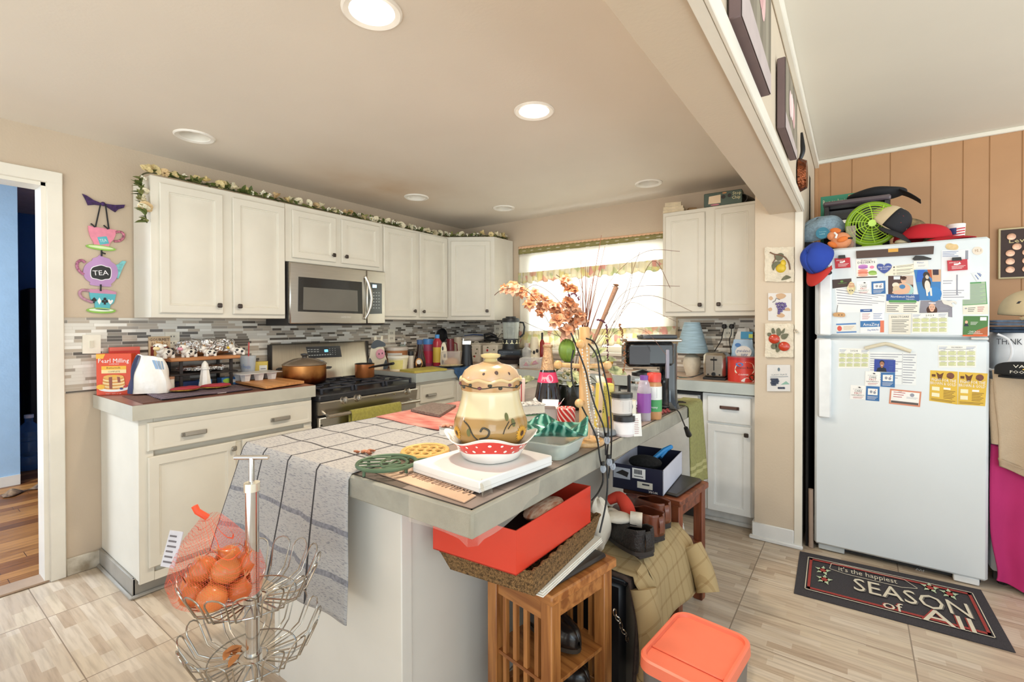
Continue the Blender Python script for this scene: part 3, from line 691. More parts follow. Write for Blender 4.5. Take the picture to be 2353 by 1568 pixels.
for cx,cy in((-3.22,ry0+.15),(-2.965,ry0+.15),(-3.09,(ry0+ry1)/2),(-3.22,ry1-.16),(-2.965,ry1-.16)):
 g=G(mt('1d1d20',.5));g.cyl((cx,cy,.913),.05,.012);g.cyl((cx,cy,.925),.036,.009);g.build('burner',t,True)

# refrigerator
FX0,FX1,FYF=-.193,.560,3.3826
t=thing('refrigerator','white top-freezer refrigerator covered with papers and magnets, hats piled on top','refrigerator',(.18,3.75,0))
M_FR=mt('dde3e6',.28,nv=.015,ns=3,coat=.2);ZD=1.292
FRIDGE=t;g=G(M_FR);g.box(FX0+.008,FX1-.008,FYF+.055,4.17,.05,1.808,b=.005);g.build('cabinet',t,True)
g=G(M_FR);g.box(FX0,FX1,FYF,FYF+.055,ZD+.006,1.815,b=.012);fd=g.build('freezer_door',t,True)
g=G(M_FR);g.box(FX0,FX1,FYF,FYF+.055,.04,ZD-.008,b=.012);ld=g.build('fridge_door',t,True)
M_HAN=mt('eef1f3',.3)
xh=at(1911.5,700,'y',FYF).x
g=G(M_HAN);g.box(FX0+.022,xh,FYF-.038,FYF,ZD+.01,at(1895,592,'y',FYF).z,b=.008);g.build('handle',fd,True)
g=G(M_HAN);g.box(FX0+.018,xh,FYF-.038,FYF,at(1890,958,'y',FYF).z,ZD-.012,b=.008);g.build('handle',ld,True)
g=G(mt('8d989e',.4));g.box(FX0+.01,FX1-.004,FYF+.012,FYF+.06,ZD-.012,ZD+.01);g.build('gasket',t,True)
g=G(mt('d6d6d2',.4));g.box(FX1-.07,FX1-.004,FYF-.006,FYF+.06,ZD-.007,ZD+.006,b=.003);g.build('hinge',t,True)
g=G(mt('1e2022',.5));g.box(FX0+.01,FX1-.02,FYF+.05,FYF+.1,.012,.05);g.build('toe_grille',t,True)
g=G(mt('e8eaea',.4));g.box(FX1-.13,FX1-.03,FYF+.01,FYF+.1,.006,.04,b=.004);g.build('foot',t,True)
g=G(mt('b9bfc0',.4));g.box(FX0+.02,FX0+.15,FYF+.02,FYF+.1,.006,.04,b=.004);g.build('foot',t,True)
# ================================================================ left wall: tea sign, garland, things on the left worktop and stove
def colx(px,X,z=ZT+.001,row=850):
 """foot on level z in the plane x = X, in the pixel column px"""
 p=at(px,row,'x',X);return V((X,p.y,z))
def coly(px,Y,z=ZT+.001,row=850):
 p=at(px,row,'y',Y);return V((p.x,Y,z))
def cs(s,ox,oy):return lambda pts:[(ox+x/s,oy+y/s)for x,y in pts]
def pbox(name,label,cat,A,B,pyT,depth,m,z=ZT+.001,side=None,group=None):
 """box whose front bottom edge runs between two pixels on level z; returns thing and the map of its front face"""
 a,b=(colx(A[0],A[1],z),colx(B[0],B[1],z))if A[1]<0 else(at(*A,'z',z),at(*B,'z',z));e=b-a;w=e.length;e.normalize();n=V((e.y,-e.x,0));h=hz(a,pyT)-z
 t=thing(name,label,cat,a+e*w/2-n*depth/2,atan2(e.y,e.x),group)
 g=G(m);g.box(-w/2,w/2,-depth/2,depth/2,0,h,b=.0015);g.build('carton',t)
 fm=lambda u,v:V((-w/2+u*w,-depth/2-.0006,v*h));fm.w=w;fm.h=h;fm.d=depth
 return t,fm
def art(t,fm,items,name='print',lift=.0004):
 """printed shapes on a face; coordinates 0..1"""
 g=G();k=0
 for it in items:
  k+=1;f=lambda u,v,k=k:fm(u,v)+V((0,-lift*.35*k,0))
  if it[0]=='p':g.poly(it[2],f,it[1])
  elif it[0]=='r':x0,y0,x1,y1=it[2];g.poly([(x0,y0),(x1,y0),(x1,y1),(x0,y1)],f,it[1])
  elif it[0]=='e':cx,cy,rx,ry=it[2];g.poly(ell2(cx,cy,rx,ry),f,it[1])
  elif it[0]=='t':s,x0,x1,y,hh=it[2];g.txt(s,x0,x1,y,f,it[1],hh)
 return g.build(name,t,recalc=False)
# --- tea sign
c1=cs(2.6125,0,360);XS=XL+.002
t=thing('tea_sign','hanging wooden tea sign of two cups and a teapot under a purple bow','wall decoration',at(233,600,'x',XS))
M_PUR=mt('4b2a66',.7,nv=.5,ns=90,h2='2a1838');M_TPINK=mt('e58aa0',.5,nv=.08,ns=40);M_TLIL=mt('b98fc0',.5);M_TEAL=mt('58b4c0',.5);M_LIME=mt('8fc050',.5);M_RIB=mt('1c1a1e',.6)
g=G(M_PUR);g.tr(c1([(492,224),(520,236),(560,262),(604,280),(604,294),(565,290),(526,293),(514,264)]),'x',XS,.008);g.tr(c1([(628,284),(690,292),(748,290),(742,308),(708,318),(690,335),(650,310),(628,296)]),'x',XS,.008)
c=at(*c1([(616,286)])[0],'x',XS);g.ball(c+V((.01,0,0)),(.008,.011,.012));g.build('bow',t,True)
for a,b in(((600,288),(570,425)),((630,292),(650,436))):
 P=c1([a,b]);d=3 if a[0]<615 else 3;g=G(M_RIB)
 g.tr([(P[0][0]-1.6,P[0][1]),(P[0][0]+1.8,P[0][1]),(P[1][0]+1.8,P[1][1]),(P[1][0]-1.8,P[1][1])],'x',XS,.003,None,.009);g.build('ribbon',t,True)
def sau(cx,cy,rx,ry,tilt):
 return c1([(cx+rx*cos(a),cy+ry*sin(a)+tilt*cos(a))for a in[2*pi*i/28 for i in range(28)]])
g=G(M_TPINK);g.tr(c1(spl([(527,416),(600,428),(697,442),(690,475),(678,503),(660,517),(650,546),(565,538),(558,512),(540,482),(530,450)],1)),'x',XS,.008)
cup=g.build('teacup_plaque',t,True,label='pink teacup with a green saucer')
g=G(mt('6b3a4e',.5,nv=.6,ns=110,h2='e58aa0'));g.tube([at(*p,'x',XS+.005)for p in c1(spl([(692,455),(722,452),(742,466),(738,490),(715,507),(684,508)],4,False))],.007);g.build('handle',cup,True)
g=G(M_LIME);g.tr(sau(603,548,90,15,12),'x',XS,.009);g.tr(sau(603,546,76,8,10),'x',XS,.001,mt('d7e8b4',.5),.009);g.build('saucer',cup,True)
g=G(M_TEAL);g.tr(c1([(582,485),(637,480),(652,523),(598,531)]),'x',XS,.002,None,.008);g.ptx('TEA',*c1([(598,516),(640,512)]),'x',XS,.0108,mt('d8f0f0',.5),7);g.build('tea_tag',cup,True)
g=G(M_TLIL);g.tr(c1(spl([(555,612),(580,604),(600,590),(618,604),(655,615),(665,632),(695,655),(706,700),(690,742),(664,766),(660,782),(545,772),(540,755),(512,735),(497,695),(508,655),(535,633),(550,625)],3)),'x',XS,.008)
pot=g.build('teapot_plaque',t,True,label='lilac teapot with a black TEA panel')
g=G(mt('d58aa8',.5,nv=.5,ns=120,h2='7a3a5a'));g.tube([at(*p,'x',XS+.005)for p in c1(spl([(512,637),(490,622),(466,636),(464,665),(480,690),(503,708)],4,False))],.007);g.build('handle',pot,True)
g=G(mt('7cc4c8',.5,nv=.3,ns=60));g.tr(c1([(688,655),(712,644),(732,626),(757,630),(738,662),(722,700),(708,735),(692,720)]),'x',XS,.007);g.build('spout',pot,True)
g=G(mt('f0ecf0',.5));P=spl([(546,668),(575,656),(606,650),(636,660),(662,668),(668,700),(660,735),(632,740),(606,746),(576,738),(546,730),(538,700)],3);g.tr(c1(P),'x',XS,.001,None,.008)
g.tr(c1([(604+(x-604)*.92,698+(y-698)*.9)for x,y in P]),'x',XS,.001,mt('1a1a1c',.5),.009);g.ptx('TEA',*c1([(556,714),(650,712)]),'x',XS,.0105,mt('f0ecf0',.5),11);g.build('panel',pot,True)
g=G(M_TEAL);g.tr(c1([(533,806),(696,814),(690,850),(680,880),(660,893),(656,920),(570,917),(566,882),(550,872),(538,845)]),'x',XS,.008)
g.tr(c1([(530,796),(640,800),(696,814),(695,828),(536,818)]),'x',XS,.001,mt('c98aa8',.5),.008)
cup=g.build('teacup_plaque',t,True,label='blue teacup with card suits')
K=mt('1b1b1f',.5);W_=mt('f4f4f2',.5);g=G(K)
g.tr(c1([(563,845),(580,862),(572,872),(566,868),(568,880),(556,878),(561,868),(552,872),(545,862)]),'x',XS,.001,K,.008)
g.tr(c1([(594,846),(606,868),(594,890),(582,868)]),'x',XS,.001,W_,.008)
for dx,dy in((0,-10),(-11,4),(11,4)):g.tr(c1(ell2(627+dx,866+dy,9,9,12)),'x',XS,.001,K,.008)
g.tr(c1([(624,870),(630,870),(634,890),(619,888)]),'x',XS,.001,K,.008)
g.tr(c1(spl([(660,888),(645,866),(652,858),(661,866),(670,860),(676,868)],3)),'x',XS,.001,W_,.008);g.build('card_suits',cup,True)
g=G(mt('b8889c',.5,nv=.2,ns=80));g.tube([at(*p,'x',XS+.005)for p in c1(spl([(535,806),(495,802),(478,820),(492,846),(520,862),(556,876)],4,False))],.0075);g.build('handle',cup,True)
g=G(M_LIME);g.tr(sau(605,925,88,17,3),'x',XS,.009);g.tr(sau(605,922,74,9,2),'x',XS,.001,mt('e8f2d8',.5),.009);g.tr(sau(612,918,44,3,3),'x',XS,.001,mt('2e5a3a',.5),.01);g.build('saucer',cup,True)
for a,b in(((610,562),(610,598)),((605,768),(605,808))):
 g=G(M_RIB);P=c1([a,b]);g.rod(at(*P[0],'x',XS+.012),at(*P[1],'x',XS+.012),.004);g.build('link',t,True)
for q in([(545,402),(558,412),(570,424)],[(622,412),(636,424),(650,436)],[(608,572),(620,580),(634,584)]):g=G(M_RIB);g.tube([at(*p,'x',XS+.012)for p in c1(q)],.004);g.build('ribbon',t,True)

# --- silk flower garland along the cabinet tops
def leaf(g,o,d,n,L,W,m=None,bend=.25):
 d=V(d).normalized();n=V(n);n=(n-d*n.dot(d)).normalized();s_=d.cross(n);vs=[]
 for i in range(5):
  t=i/4;wv=W*(sin(pi*min(1,t*.92+.06))**.8)*.5
  c=V(o)+d*L*t-n*L*bend*t*t
  vs+=[c-s_*wv+n*wv*.3,c,c+s_*wv+n*wv*.3]
 fs=[]
 for i in range(4):
  for j in range(2):fs.append((3*i+j,3*i+j+1,3*i+j+4,3*i+j+3))
 return g.add(vs,fs,m)
def rose(g,m,r=.028,seed=0,m2=None):
 rn=random.Random(seed)
 for k,(n,rr,tl)in enumerate(((3,.35,.15),(4,.65,.45),(6,1.,.85))):
  for i in range(n):
   a=2*pi*i/n+k*.6+rn.uniform(-.15,.15);d=V((cos(a),sin(a),0));up=V((0,0,1));sd=V((-sin(a),cos(a),0));vs=[]
   for q in range(4):
    t_=q/3;c=d*r*rr*(.25+.75*sin(t_*pi/2*(.4+tl*.7)))+up*r*(1.1-.35*k)*t_*(1.2-.5*tl*t_)
    hw=r*rr*(.35+.6*sin(pi*(.15+.7*t_)))
    vs+=[c-sd*hw-d*hw*.3,c,c+sd*hw-d*hw*.3]
   g.add(vs,[(3*i2+j,3*i2+j+1,3*i2+j+4,3*i2+j+3)for i2 in range(3)for j in range(2)],m if k<2 else(m2 or m))
t=thing('flower_garland','garland of cream silk roses and green leaves lying along the wall cabinet tops','garland',(-3.22,2.1,ZU1))
path=[V((-3.185,.94,1.94)),V((-3.20,.93,2.02)),V((-3.215,.925,2.12)),V((-3.22,.95,2.225)),V((-3.23,1.2,ZU1+.02)),V((-3.23,2.,ZU1+.018)),V((-3.23,2.8,ZU1+.018)),V((-3.23,3.32,ZU1+.018)),V((-3.02,3.50,ZU1+.018)),V((-2.85,yd+.02,ZU1+.018)),V((-2.835,YB-.06,ZU1+.018))]
pp=[V(p)for p in spl(path,8,False)]
L_=[0.]
for i in range(1,len(pp)):L_.append(L_[-1]+(pp[i]-pp[i-1]).length)
def along(s_):
 s_*=L_[-1]
 for i in range(1,len(pp)):
  if L_[i]>=s_:f=(s_-L_[i-1])/max(1e-9,L_[i]-L_[i-1]);return pp[i-1].lerp(pp[i],f)
 return pp[-1]
rn=random.Random(3)
g=G(mt('4c4a2c',.7));g.tube(pp,.004,n=6);g.build('vine',t,True)
g=G(mt('5d6a32',.6,nv=.3,ns=30));M_L2=mt('86884c',.6,nv=.3,ns=30)
for i in range(330):
 s_=rn.random()**1.15;p=along(s_);q=V((rn.uniform(-.2,1),rn.uniform(-1,1),rn.uniform(-.1,.9)))
 if s_<.09:q.y=-abs(q.y)
 leaf(g,p+V((0,0,.0)),q,(rn.uniform(-.4,.4),rn.uniform(-.4,.4),1),rn.uniform(.03,.06),rn.uniform(.018,.03),M_L2 if rn.random()<.45 else None)
g.build('foliage',t,True)
FM=[mt('eadfc0',.7,nv=.1,ns=40),mt('e0cb94',.7,nv=.12,ns=40),mt('d6b888',.7,nv=.12,ns=40)]
protos=[]
for k in range(3):
 g=G(FM[k]);rose(g,None,.03,k);protos.append(g.mesh('flower'))
g=G(mt('f2ecd8',.7))
for k in range(7):a=2*pi*k/7;g.ball((.014*cos(a),.014*sin(a),.004*(k%3)),.0065,nu=8,nv=6)
g.ball((0,0,.008),.006,mt('d8c86a',.6),8,6);protos.append(g.mesh('flower'))
for i in range(62):
 s_=(i+rn.uniform(-.3,.3))/62;s_=min(max(s_,.02),.99);p=along(s_);k=rn.choice((0,0,1,2,3,3))
 o=bpy.data.objects.new('flower',protos[k]);COL.objects.link(o);o.parent=t
 o.location=p-t.location+V((rn.uniform(.0,.03),rn.uniform(-.01,.01),rn.uniform(.004,.022)));sc=rn.uniform(.75,1.1);o.scale=(sc,sc,sc)
 o.rotation_euler=(rn.uniform(.2,1.),rn.uniform(.1,.9),rn.uniform(0,6))

# --- wall plates
def plate(label,P,ax,val,kind):
 (x0,y0),(x1,y1)=P
 t=thing('light_switch' if kind=='s' else 'wall_outlet',label,'light switch' if kind=='s' else 'outlet',at((x0+x1)/2,y1,ax,val))
 g=G(mt('efe9d8',.4));g.tr([(x0,y0),(x1,y0),(x1,y1),(x0,y1)],ax,val,.005);g.build('plate',t,True)
 g=G(mt('d9d2be',.4));cx=(x0+x1)/2;cy=(y0+y1)/2;w,h=x1-x0,y1-y0
 if kind=='s':g.tr([(cx-w*.1,cy-h*.18),(cx+w*.1,cy-h*.18),(cx+w*.1,cy+h*.18),(cx-w*.1,cy+h*.18)],ax,val,.006,None,.004);g.build('toggle',t,True)
 else:
  for s_ in(-1,1):
   g=G(mt('e2dcca',.4));g.tr(ell2(cx,cy+s_*h*.2,w*.27,h*.15,16),ax,val,.002,None,.005);r=g.build('socket',t,True)
   g=G(DARK)
   for d in(-.1,.1):g.tr([(cx+w*d-w*.03,cy+s_*h*.2-h*.06),(cx+w*d+w*.03,cy+s_*h*.2-h*.06),(cx+w*d+w*.03,cy+s_*h*.2+h*.03),(cx+w*d-w*.03,cy+s_*h*.2+h*.03)],ax,val,.0006,None,.007)
   g.build('slot',r,True)
 return t
XM_=XL+.0085;YM_=YB-.0085
plate('cream light switch plate on the mosaic tile above the pancake mix',((189,770),(231,813)),'x',XM_,'s')
plate('cream outlet behind the coffee sign and foil package',((379,763),(412,800)),'x',XM_,'o')
plate('cream outlet on the tile between the stove and the wire handled jar',((891,757),(907,787)),'x',XM_,'o')
plate('cream outlet on the tile beside the blender',((1136,747),(1152,777)),'y',YM_,'o')
plate('cream outlet with two black plugs above the toaster',((1661,741),(1686,777)),'y',YM_,'o')

# --- boxes at the left end
t,fm=pbox('pancake_mix_box','red pancake mix box with a stack of pancakes, at the left end of the worktop','box',(221,-3.40),(301.5,-3.29),811.5,.05,mt('dd4a24',.45,nv=.03))
YL_=mt('f0b83c',.5);PC=mt('d99a4e',.5,nv=.2,ns=60);PC2=mt('f3d9a0',.5)
art(t,fm,[('p',YL_,[(0,.99),(.26,.99),(.2,.88),(0,.88)]),('t',WHITE,('Pearl Milling',.06,.94,.78,.10)),('t',WHITE,('COMPANY',.36,.66,.735,.025)),('r',YL_,(.15,.61,.86,.70)),('t',INK,('Buttermilk',.3,.7,.635,.045)),('r',PC2,(.15,.525,.86,.61)),('t',INK,('COMPLETE',.34,.68,.55,.035)),
('e',WHITE,(.5,.16,.44,.085)),('e',PC,(.5,.19,.34,.06)),('e',PC2,(.5,.225,.33,.055)),('e',PC,(.5,.26,.33,.055)),('e',PC2,(.5,.30,.32,.055)),('e',PC,(.5,.335,.32,.055)),('e',PC2,(.5,.375,.31,.055)),('e',PC,(.5,.41,.31,.055)),('e',mt('e7b35c',.5),(.5,.44,.29,.05)),('e',YL_,(.52,.46,.07,.03)),
('p',mt('8c3a14',.3),[(.36,.43),(.46,.44),(.46,.15),(.38,.15)]),('p',mt('8c3a14',.3),[(.6,.44),(.68,.43),(.7,.3),(.62,.3)]),('e',RED,(.84,.2,.06,.03)),('e',mt('2a3a78',.5),(.72,.15,.05,.025)),('e',YL_,(.13,.2,.12,.06)),('t',WHITE,('NET WT 2 LB',.28,.72,.025,.018))])
t,fm=pbox('pancake_mix_box','red carton standing behind the pancake mix box','box',(252,-3.435),(322,-3.425),797,.028,mt('d8382c',.45,nv=.03))
art(t,fm,[('r',mt('f3d2c0',.5),(.2,.78,.8,.86)),('p',DARK,[(.55,.62),(.72,.78),(.8,.62)]),('r',mt('e06a58',.5),(0,.92,1,1))])
# sugar bag
A=colx(346,-3.18,ZT+.013)
t=thing('sugar_bag','white and navy sugar bag slumped beside the pancake mix box','bag',A,R(46))
g=G(mt('efeae2',.45,nv=.04,bump=.5,bs=30))
hh=hz(A,822)-ZT;wv=wd(A,80)
def bag(u,v):
 a=2*pi*u;k=1-.38*v**2.2;sq=lambda c:(abs(c)**.55)*(1 if c>0 else-1)
 return V((wv/2*sq(cos(a))*k+.004*sin(9*v+3*a),.04*sq(sin(a))*(1-.75*v**2)+.004*sin(7*a+6*v),hh*v*(1-.06*cos(a)*v)))
g.grid(bag,36,12);g.build('bag',t)
g=G(mt('262c50',.45));g.grid(lambda u,v:bag(.50+.17*u,v*.98)+V((-.003,-.003,0)),8,12)
g.build('side_label',t)
fb=lambda u,v:bag(.985-.36*u,v)+V((0,-.003,0))
g=G(mt('8aa6c4',.5));
for k in range(4):g.poly([(.12+.12*k,.66),(.2+.12*k,.66),(.26+.12*k,.9),(.18+.12*k,.9)],fb)
g.build('print',t,recalc=False)
# coffee sign
XG_=XM_+.001
t=thing('coffee_sign','small tan coffee sign reading GOURMET BLENDS leaning on the tile','sign',at(366,862,'x',XG_));c2=cs(4.525,200,720)
g=G(mt('d8bd98',.6,nv=.1));g.tr([(340.5,774),(390,773),(390,862),(340.5,864)],'x',XG_,.008);g.build('panel',t,True)
g=G(mt('5a3a2a',.6));g.ptx('GOURMET',(342.5,784.5),(388,784),'x',XG_,.0086,h=7);g.ptx('BLENDS',(347,794.5),(384,794),'x',XG_,.0086,h=7)
g.tr([(345,797),(386,796),(386,834),(345,836)],'x',XG_,.0004,mt('7d2a22',.6),.008);g.tr(ell2(365,812,13,18,18),'x',XG_,.0004,mt('d6b070',.6),.0085);g.tr(ell2(365,803,9,4,12),'x',XG_,.0004,mt('2a211c',.6),.009);g.build('print',t,True)

# --- two tier rack with cows and foil
L1,L2=colx(416,-3.265,ZT),colx(531,-3.265,ZT);e=(L2-L1);wr=e.length;e.normalize()
t=thing('shelf_rack','two-tier metal rack with a wooden top shelf holding cow figurines','rack',(L1+L2)/2,atan2(e.y,e.x));rt=t
H1,H2=hz(L1,858)-ZT,hz(L1,829)-ZT;DP=.19
g=G(mt('2c2624',.4))
for sx in(-1,1):
 for y in(0,DP):g=G(mt('2c2624',.4));g.box(sx*wr/2-.009,sx*wr/2+.009,y-.006,y+.006,0,H2,b=.002);g.build('leg',t)
g=G(mt('2c2624',.4));g.box(-wr/2-.06,wr/2+.035,-.02,DP+.01,H1-.012,H1,b=.003);g.build('lower_shelf',t)
g=G(wood('a8683a','c98c58',0,.35));g.box(-wr/2-.065,wr/2+.045,-.035,DP+.02,H2,H2+.022,b=.005);g.build('top_shelf',t)
Rm=lambda x,y,z:L1.lerp(L2,.5)+Matrix.Rotation(atan2(e.y,e.x),3,'Z')@V((x,y,z));RA=atan2(e.y,e.x)
FOIL,N,L,b=new_mat('foil');b.inputs['Metallic'].default_value=1;b.inputs['Roughness'].default_value=.22;b.inputs['Base Color'].default_value=(.85,.85,.85,1)
tc=N.new('ShaderNodeTexCoord');n1=N.new('ShaderNodeTexNoise');n1.inputs['Scale'].default_value=22;n1.inputs['Detail'].default_value=3;n1.inputs['Distortion'].default_value=1.2;bp=N.new('ShaderNodeBump');bp.inputs['Strength'].default_value=1;bp.inputs['Distance'].default_value=.04
L.new(tc.outputs['Object'],n1.inputs['Vector']);L.new(n1.outputs[0],bp.inputs['Height']);L.new(bp.outputs[0],b.inputs['Normal'])
def foil(label,p,rz,w,d,h,seed):
 rn=random.Random(seed);g=G(FOIL);ph=[rn.uniform(0,6)for _ in range(6)]
 def f(dv):return(max(abs(dv.x),abs(dv.y),abs(dv.z))**-.55)*(1+.05*sin(13*dv.x+ph[0])+.05*sin(15*dv.z+9*dv.x+ph[1])+.03*sin(23*dv.y+17*dv.x))
 g.ball((0,0,h/2),(w/2,d/2,h/2*.86),nu=40,nv=20,f=f)
 mn=min(p_.z for p_ in g.v);g.v=[q-V((0,0,mn))for q in g.v]
 return g.top('foil_package',label,'foil package',loc=p,rz=rz)
zt_=H2+.0225
foil('crumpled foil-wrapped package on top of the rack behind the cows',Rm(.05,.125,zt_),RA,.34,.11,.12,1)
foil('foil-covered tray on the rack lower shelf',Rm(.0,.09,H1+.0005),RA,wr-.03,.15,.045,2)
M_COW=mt('f1ece2',.35,nv=.03,coat=.3);M_SPOT=mt('2c2a2c',.4);M_NOSE=mt('e7cf9a',.4);M_HORN=mt('a87a3c',.4)
def cow(label,p,rz,s,face=M_NOSE,hair=None):
 t=thing('cow_figurine',label,'figurine',p,rz,'cow figurines on the rack')
 g=G(M_COW);g.ball((.02*s,0,.024*s),(.036*s,.024*s,.023*s),nu=18,nv=12)
 for x in(-.004,.044):
  for y in(-.014,.014):g.lathe([(0,0),(.0085*s,0),(.009*s,.004*s),(.008*s,.02*s),(0,.022*s)],(x*s,y*s,0),12)
 g.ball((-.012*s,0,.036*s),(.016*s,.016*s,.018*s),nu=16,nv=10)
 g.ball((-.02*s,0,.052*s),(.018*s,.0185*s,.0185*s),nu=18,nv=12)
 for y in(-1,1):g.ball((-.014*s,y*.022*s,.058*s),(.004*s,.009*s,.006*s),nu=10,nv=6)
 b=g.build('body',t)
 g=G(face);g.ball((-.034*s,0,.046*s),(.012*s,.0145*s,.010*s),nu=14,nv=8);g.build('muzzle',t)
 g=G(M_HORN)
 for y in(-1,1):g.rod((-.016*s,y*.009*s,.066*s),(-.018*s,y*.013*s,.079*s),.004*s,r2=.001*s)
 g.ball((-.019*s,0,.067*s),(.009*s,.008*s,.006*s),hair or M_HORN,10,6);g.build('horn',t)
 g=G(M_SPOT)
 for x,y,z,r in((.01,-.0215,.03,.009),(.035,-.0205,.022,.010),(.045,-.012,.036,.009),(.02,-.012,.0425,.008),(.0,-.019,.018,.007)):g.ball((x*s,y*s,z*s),(r*s,.003*s,r*.8*s),nu=12,nv=6)
 for y in(-1,1):g.ball((-.0365*s,y*.0075*s,.0565*s),.0028*s,nu=8,nv=6)
 g.build('spot_pattern',t)
 return t
cow('largest cow figurine with a brown forelock, at the rack left end',Rm(-.235,-.005,zt_),RA+R(35),1.3)
cow('white cow figurine lying in front of the foil package, next to the largest cow',Rm(-.115,-.005,zt_),RA+R(25),1.15,PINK,M_SPOT)
cow('small black and white cow figurine right of centre on the rack',Rm(.0,.0,zt_),RA,.95,M_COW)
cow('thin dark spotted cow figurine at the rack right end',Rm(.17,.01,zt_),RA-R(20),1.05,YELLOW,M_SPOT)
# things under the rack
def carton(name,label,cat,p,rz,w,d,h,m,prints=()):
 t=thing(name,label,cat,p,rz);g=G(m);g.box(-w/2,w/2,-d/2,d/2,0,h,b=.002);g.build('carton',t)
 if prints:fm=lambda u,v:V((-w/2+u*w,-d/2-.0006,v*h));art(t,fm,prints)
 return t
carton('tea_box','dark blue tea box under the rack, left one','box',Rm(-.09,.06,.001),RA,.10,.07,.045,mt('263a6c',.4))
carton('tea_box','light blue tea box with a white oval under the rack','box',Rm(-.0,.06,.001),RA,.075,.07,.046,mt('4f86c4',.4),[('e',WHITE,(.5,.5,.3,.35))])
carton('tea_box','green and blue tea box under the rack, right one','box',Rm(.15,.05,.001),RA,.12,.07,.05,mt('3c78b8',.4),[('e',mt('9cc84a',.5),(.3,.6,.25,.3)),('e',WHITE,(.6,.5,.2,.2))])
def jar(name,label,cat,p,r,h,mb,ml=None,lid=.2,neck=1.,band=None,n=24,pn=('body','lid'),group=None):
 t=thing(name,label,cat,p,group=group);hb=h*(1-lid)
 g=G(mb);g.lathe([(0,0),(r*.94,0),(r,r*.1),(r,hb*.88),(r*neck,hb),(0,hb)],n=n);g.build(pn[0],t)
 if ml:g=G(ml);g.lathe([(0,hb),(r*neck*1.06,hb),(r*neck*1.06,h*.985),(r*neck,h),(0,h)],n=n);g.build(pn[1],t)
 if band:z0,z1,m=band;g=G(m);g.lathe([(r*1.008,h*z0),(r*1.008,h*z1)],n=n);g.build('paper_label',t)
 return t
p=colx(391,-3.22);jar('spice_jar','small white jar with a brown lid beside the sugar bag','jar',p,wd(p,8),hz(p,865)-ZT,mt('ece6da',.3),mt('b98a6a',.4),.15)
p=colx(471,-3.19,ZT+.0135);s_=hz(p,833)-ZT;t=thing('salt_shaker','white ceramic lighthouse shaker standing before the rack','salt shaker',p)
g=G(mt('efece4',.25,coat=.3));r=wd(p,14);g.lathe([(0,0),(r,0),(r*.95,s_*.08),(r*.6,s_*.66),(r*.78,s_*.68),(r*.78,s_*.73),(r*.55,s_*.75),(r*.5,s_*.87),(r*.2,s_*.97),(0,s_)],n=8);g.build('tower',t)
g=G(DARK);g.box(-.002,.002,-r*.8-.002,-r*.6,s_*.2,s_*.28);g.build('door',t)
# mats, mitts, board, tray
def flatmat(name,label,cat,px,z,th,m,group=None,wob=.0,ax='z',n=5):
 P=[V((p[0],p[1],z))if p[0]<0 else at(*p,ax,z)for p in px];k=len(P)
 def f(u,v):return P[0].lerp(P[1],u).lerp(P[3].lerp(P[2],u),v)+V((0,0,th/2+wob*(1+sin(9*u+5*v)*sin(7*v+2))/2))
 g=G(m);g.grid(f,n*3,n*2);return g.top(name,label,cat,group,solid=th)
ST,N,L,b=new_mat('striped_mat')
tc=N.new('ShaderNodeTexCoord');sp=N.new('ShaderNodeSeparateXYZ');L.new(tc.outputs['Object'],sp.inputs[0]);mu=N.new('ShaderNodeMath');mu.operation='MULTIPLY_ADD';mu.inputs[1].default_value=26;L.new(sp.outputs[0],mu.inputs[0])
nz=N.new('ShaderNodeTexNoise');nz.inputs['Scale'].default_value=4;L.new(tc.outputs['Object'],nz.inputs[0]);L.new(nz.outputs[0],mu.inputs[2]);fr=N.new('ShaderNodeMath');fr.operation='FRACT';L.new(mu.outputs[0],fr.inputs[0])
rp=N.new('ShaderNodeValToRGB');rp.color_ramp.interpolation='CONSTANT';el=rp.color_ramp.elements;el[0].color=(*lin('2c2430'),1)
for p_,c_ in((.3,'6a4a52'),(.5,'3a2e3c'),(.72,'c8b8b8'),(.82,'4a3440')):q=el.new(p_)if p_!=.3 else el[1];q.position=p_;q.color=(*lin(c_),1)
L.new(fr.outputs[0],rp.inputs[0]);L.new(rp.outputs[0],b.inputs['Base Color']);b.inputs['Roughness'].default_value=.9
flatmat('place_mat','plain brown woven place mat under the striped one on the left worktop','place mat',[(-3.235,.835),(-2.835,.815),(-2.86,1.43),(-3.235,1.45)],ZT+.001,.003,mt('5e3a2a',.9,nv=.25,ns=90,bump=.4,bs=150))
flatmat('place_mat','purple and black striped place mat lying on the brown one','place mat',[(-3.22,.93),(-2.86,.90),(-2.88,1.36),(-3.22,1.40)],ZT+.005,.004,ST,wob=.004)
M_MITT=mt('a83440',.7,nv=.1,bump=.3,bs=25);M_MB=mt('c9a94a',.8,nv=.5,ns=50,h2='7a3a20')
for k,(px,lb)in enumerate((([(398,890),(455,901),(468,888),(405,884)],'dark red oven mitt in front of the lighthouse, left half of the pair'),([(462,893),(528,897),(532,886),(470,884)],'dark red oven mitt right of the lighthouse, right half of the pair'))):
 c=colx((428,497)[k],-3.085);w_,d_=wd(c,74)*.86,.10
 t=thing('oven_mitt',lb,'oven mitt',(c.x,c.y,ZT+.0135),RA+R(-4 if k else 8))
 g=G(M_MB);g.ball((0,0,.010),(w_/2,d_/2,.010),nu=24,nv=8,f=lambda d:1+.08*sin(3*atan2(d.y,d.x)));g.build('lining',t)
 g=G(M_MITT);g.ball((0,0,.016),(w_/2*.98,d_/2,.012),nu=24,nv=8,f=lambda d:1+.08*sin(3*atan2(d.y,d.x)));g.build('shell',t)
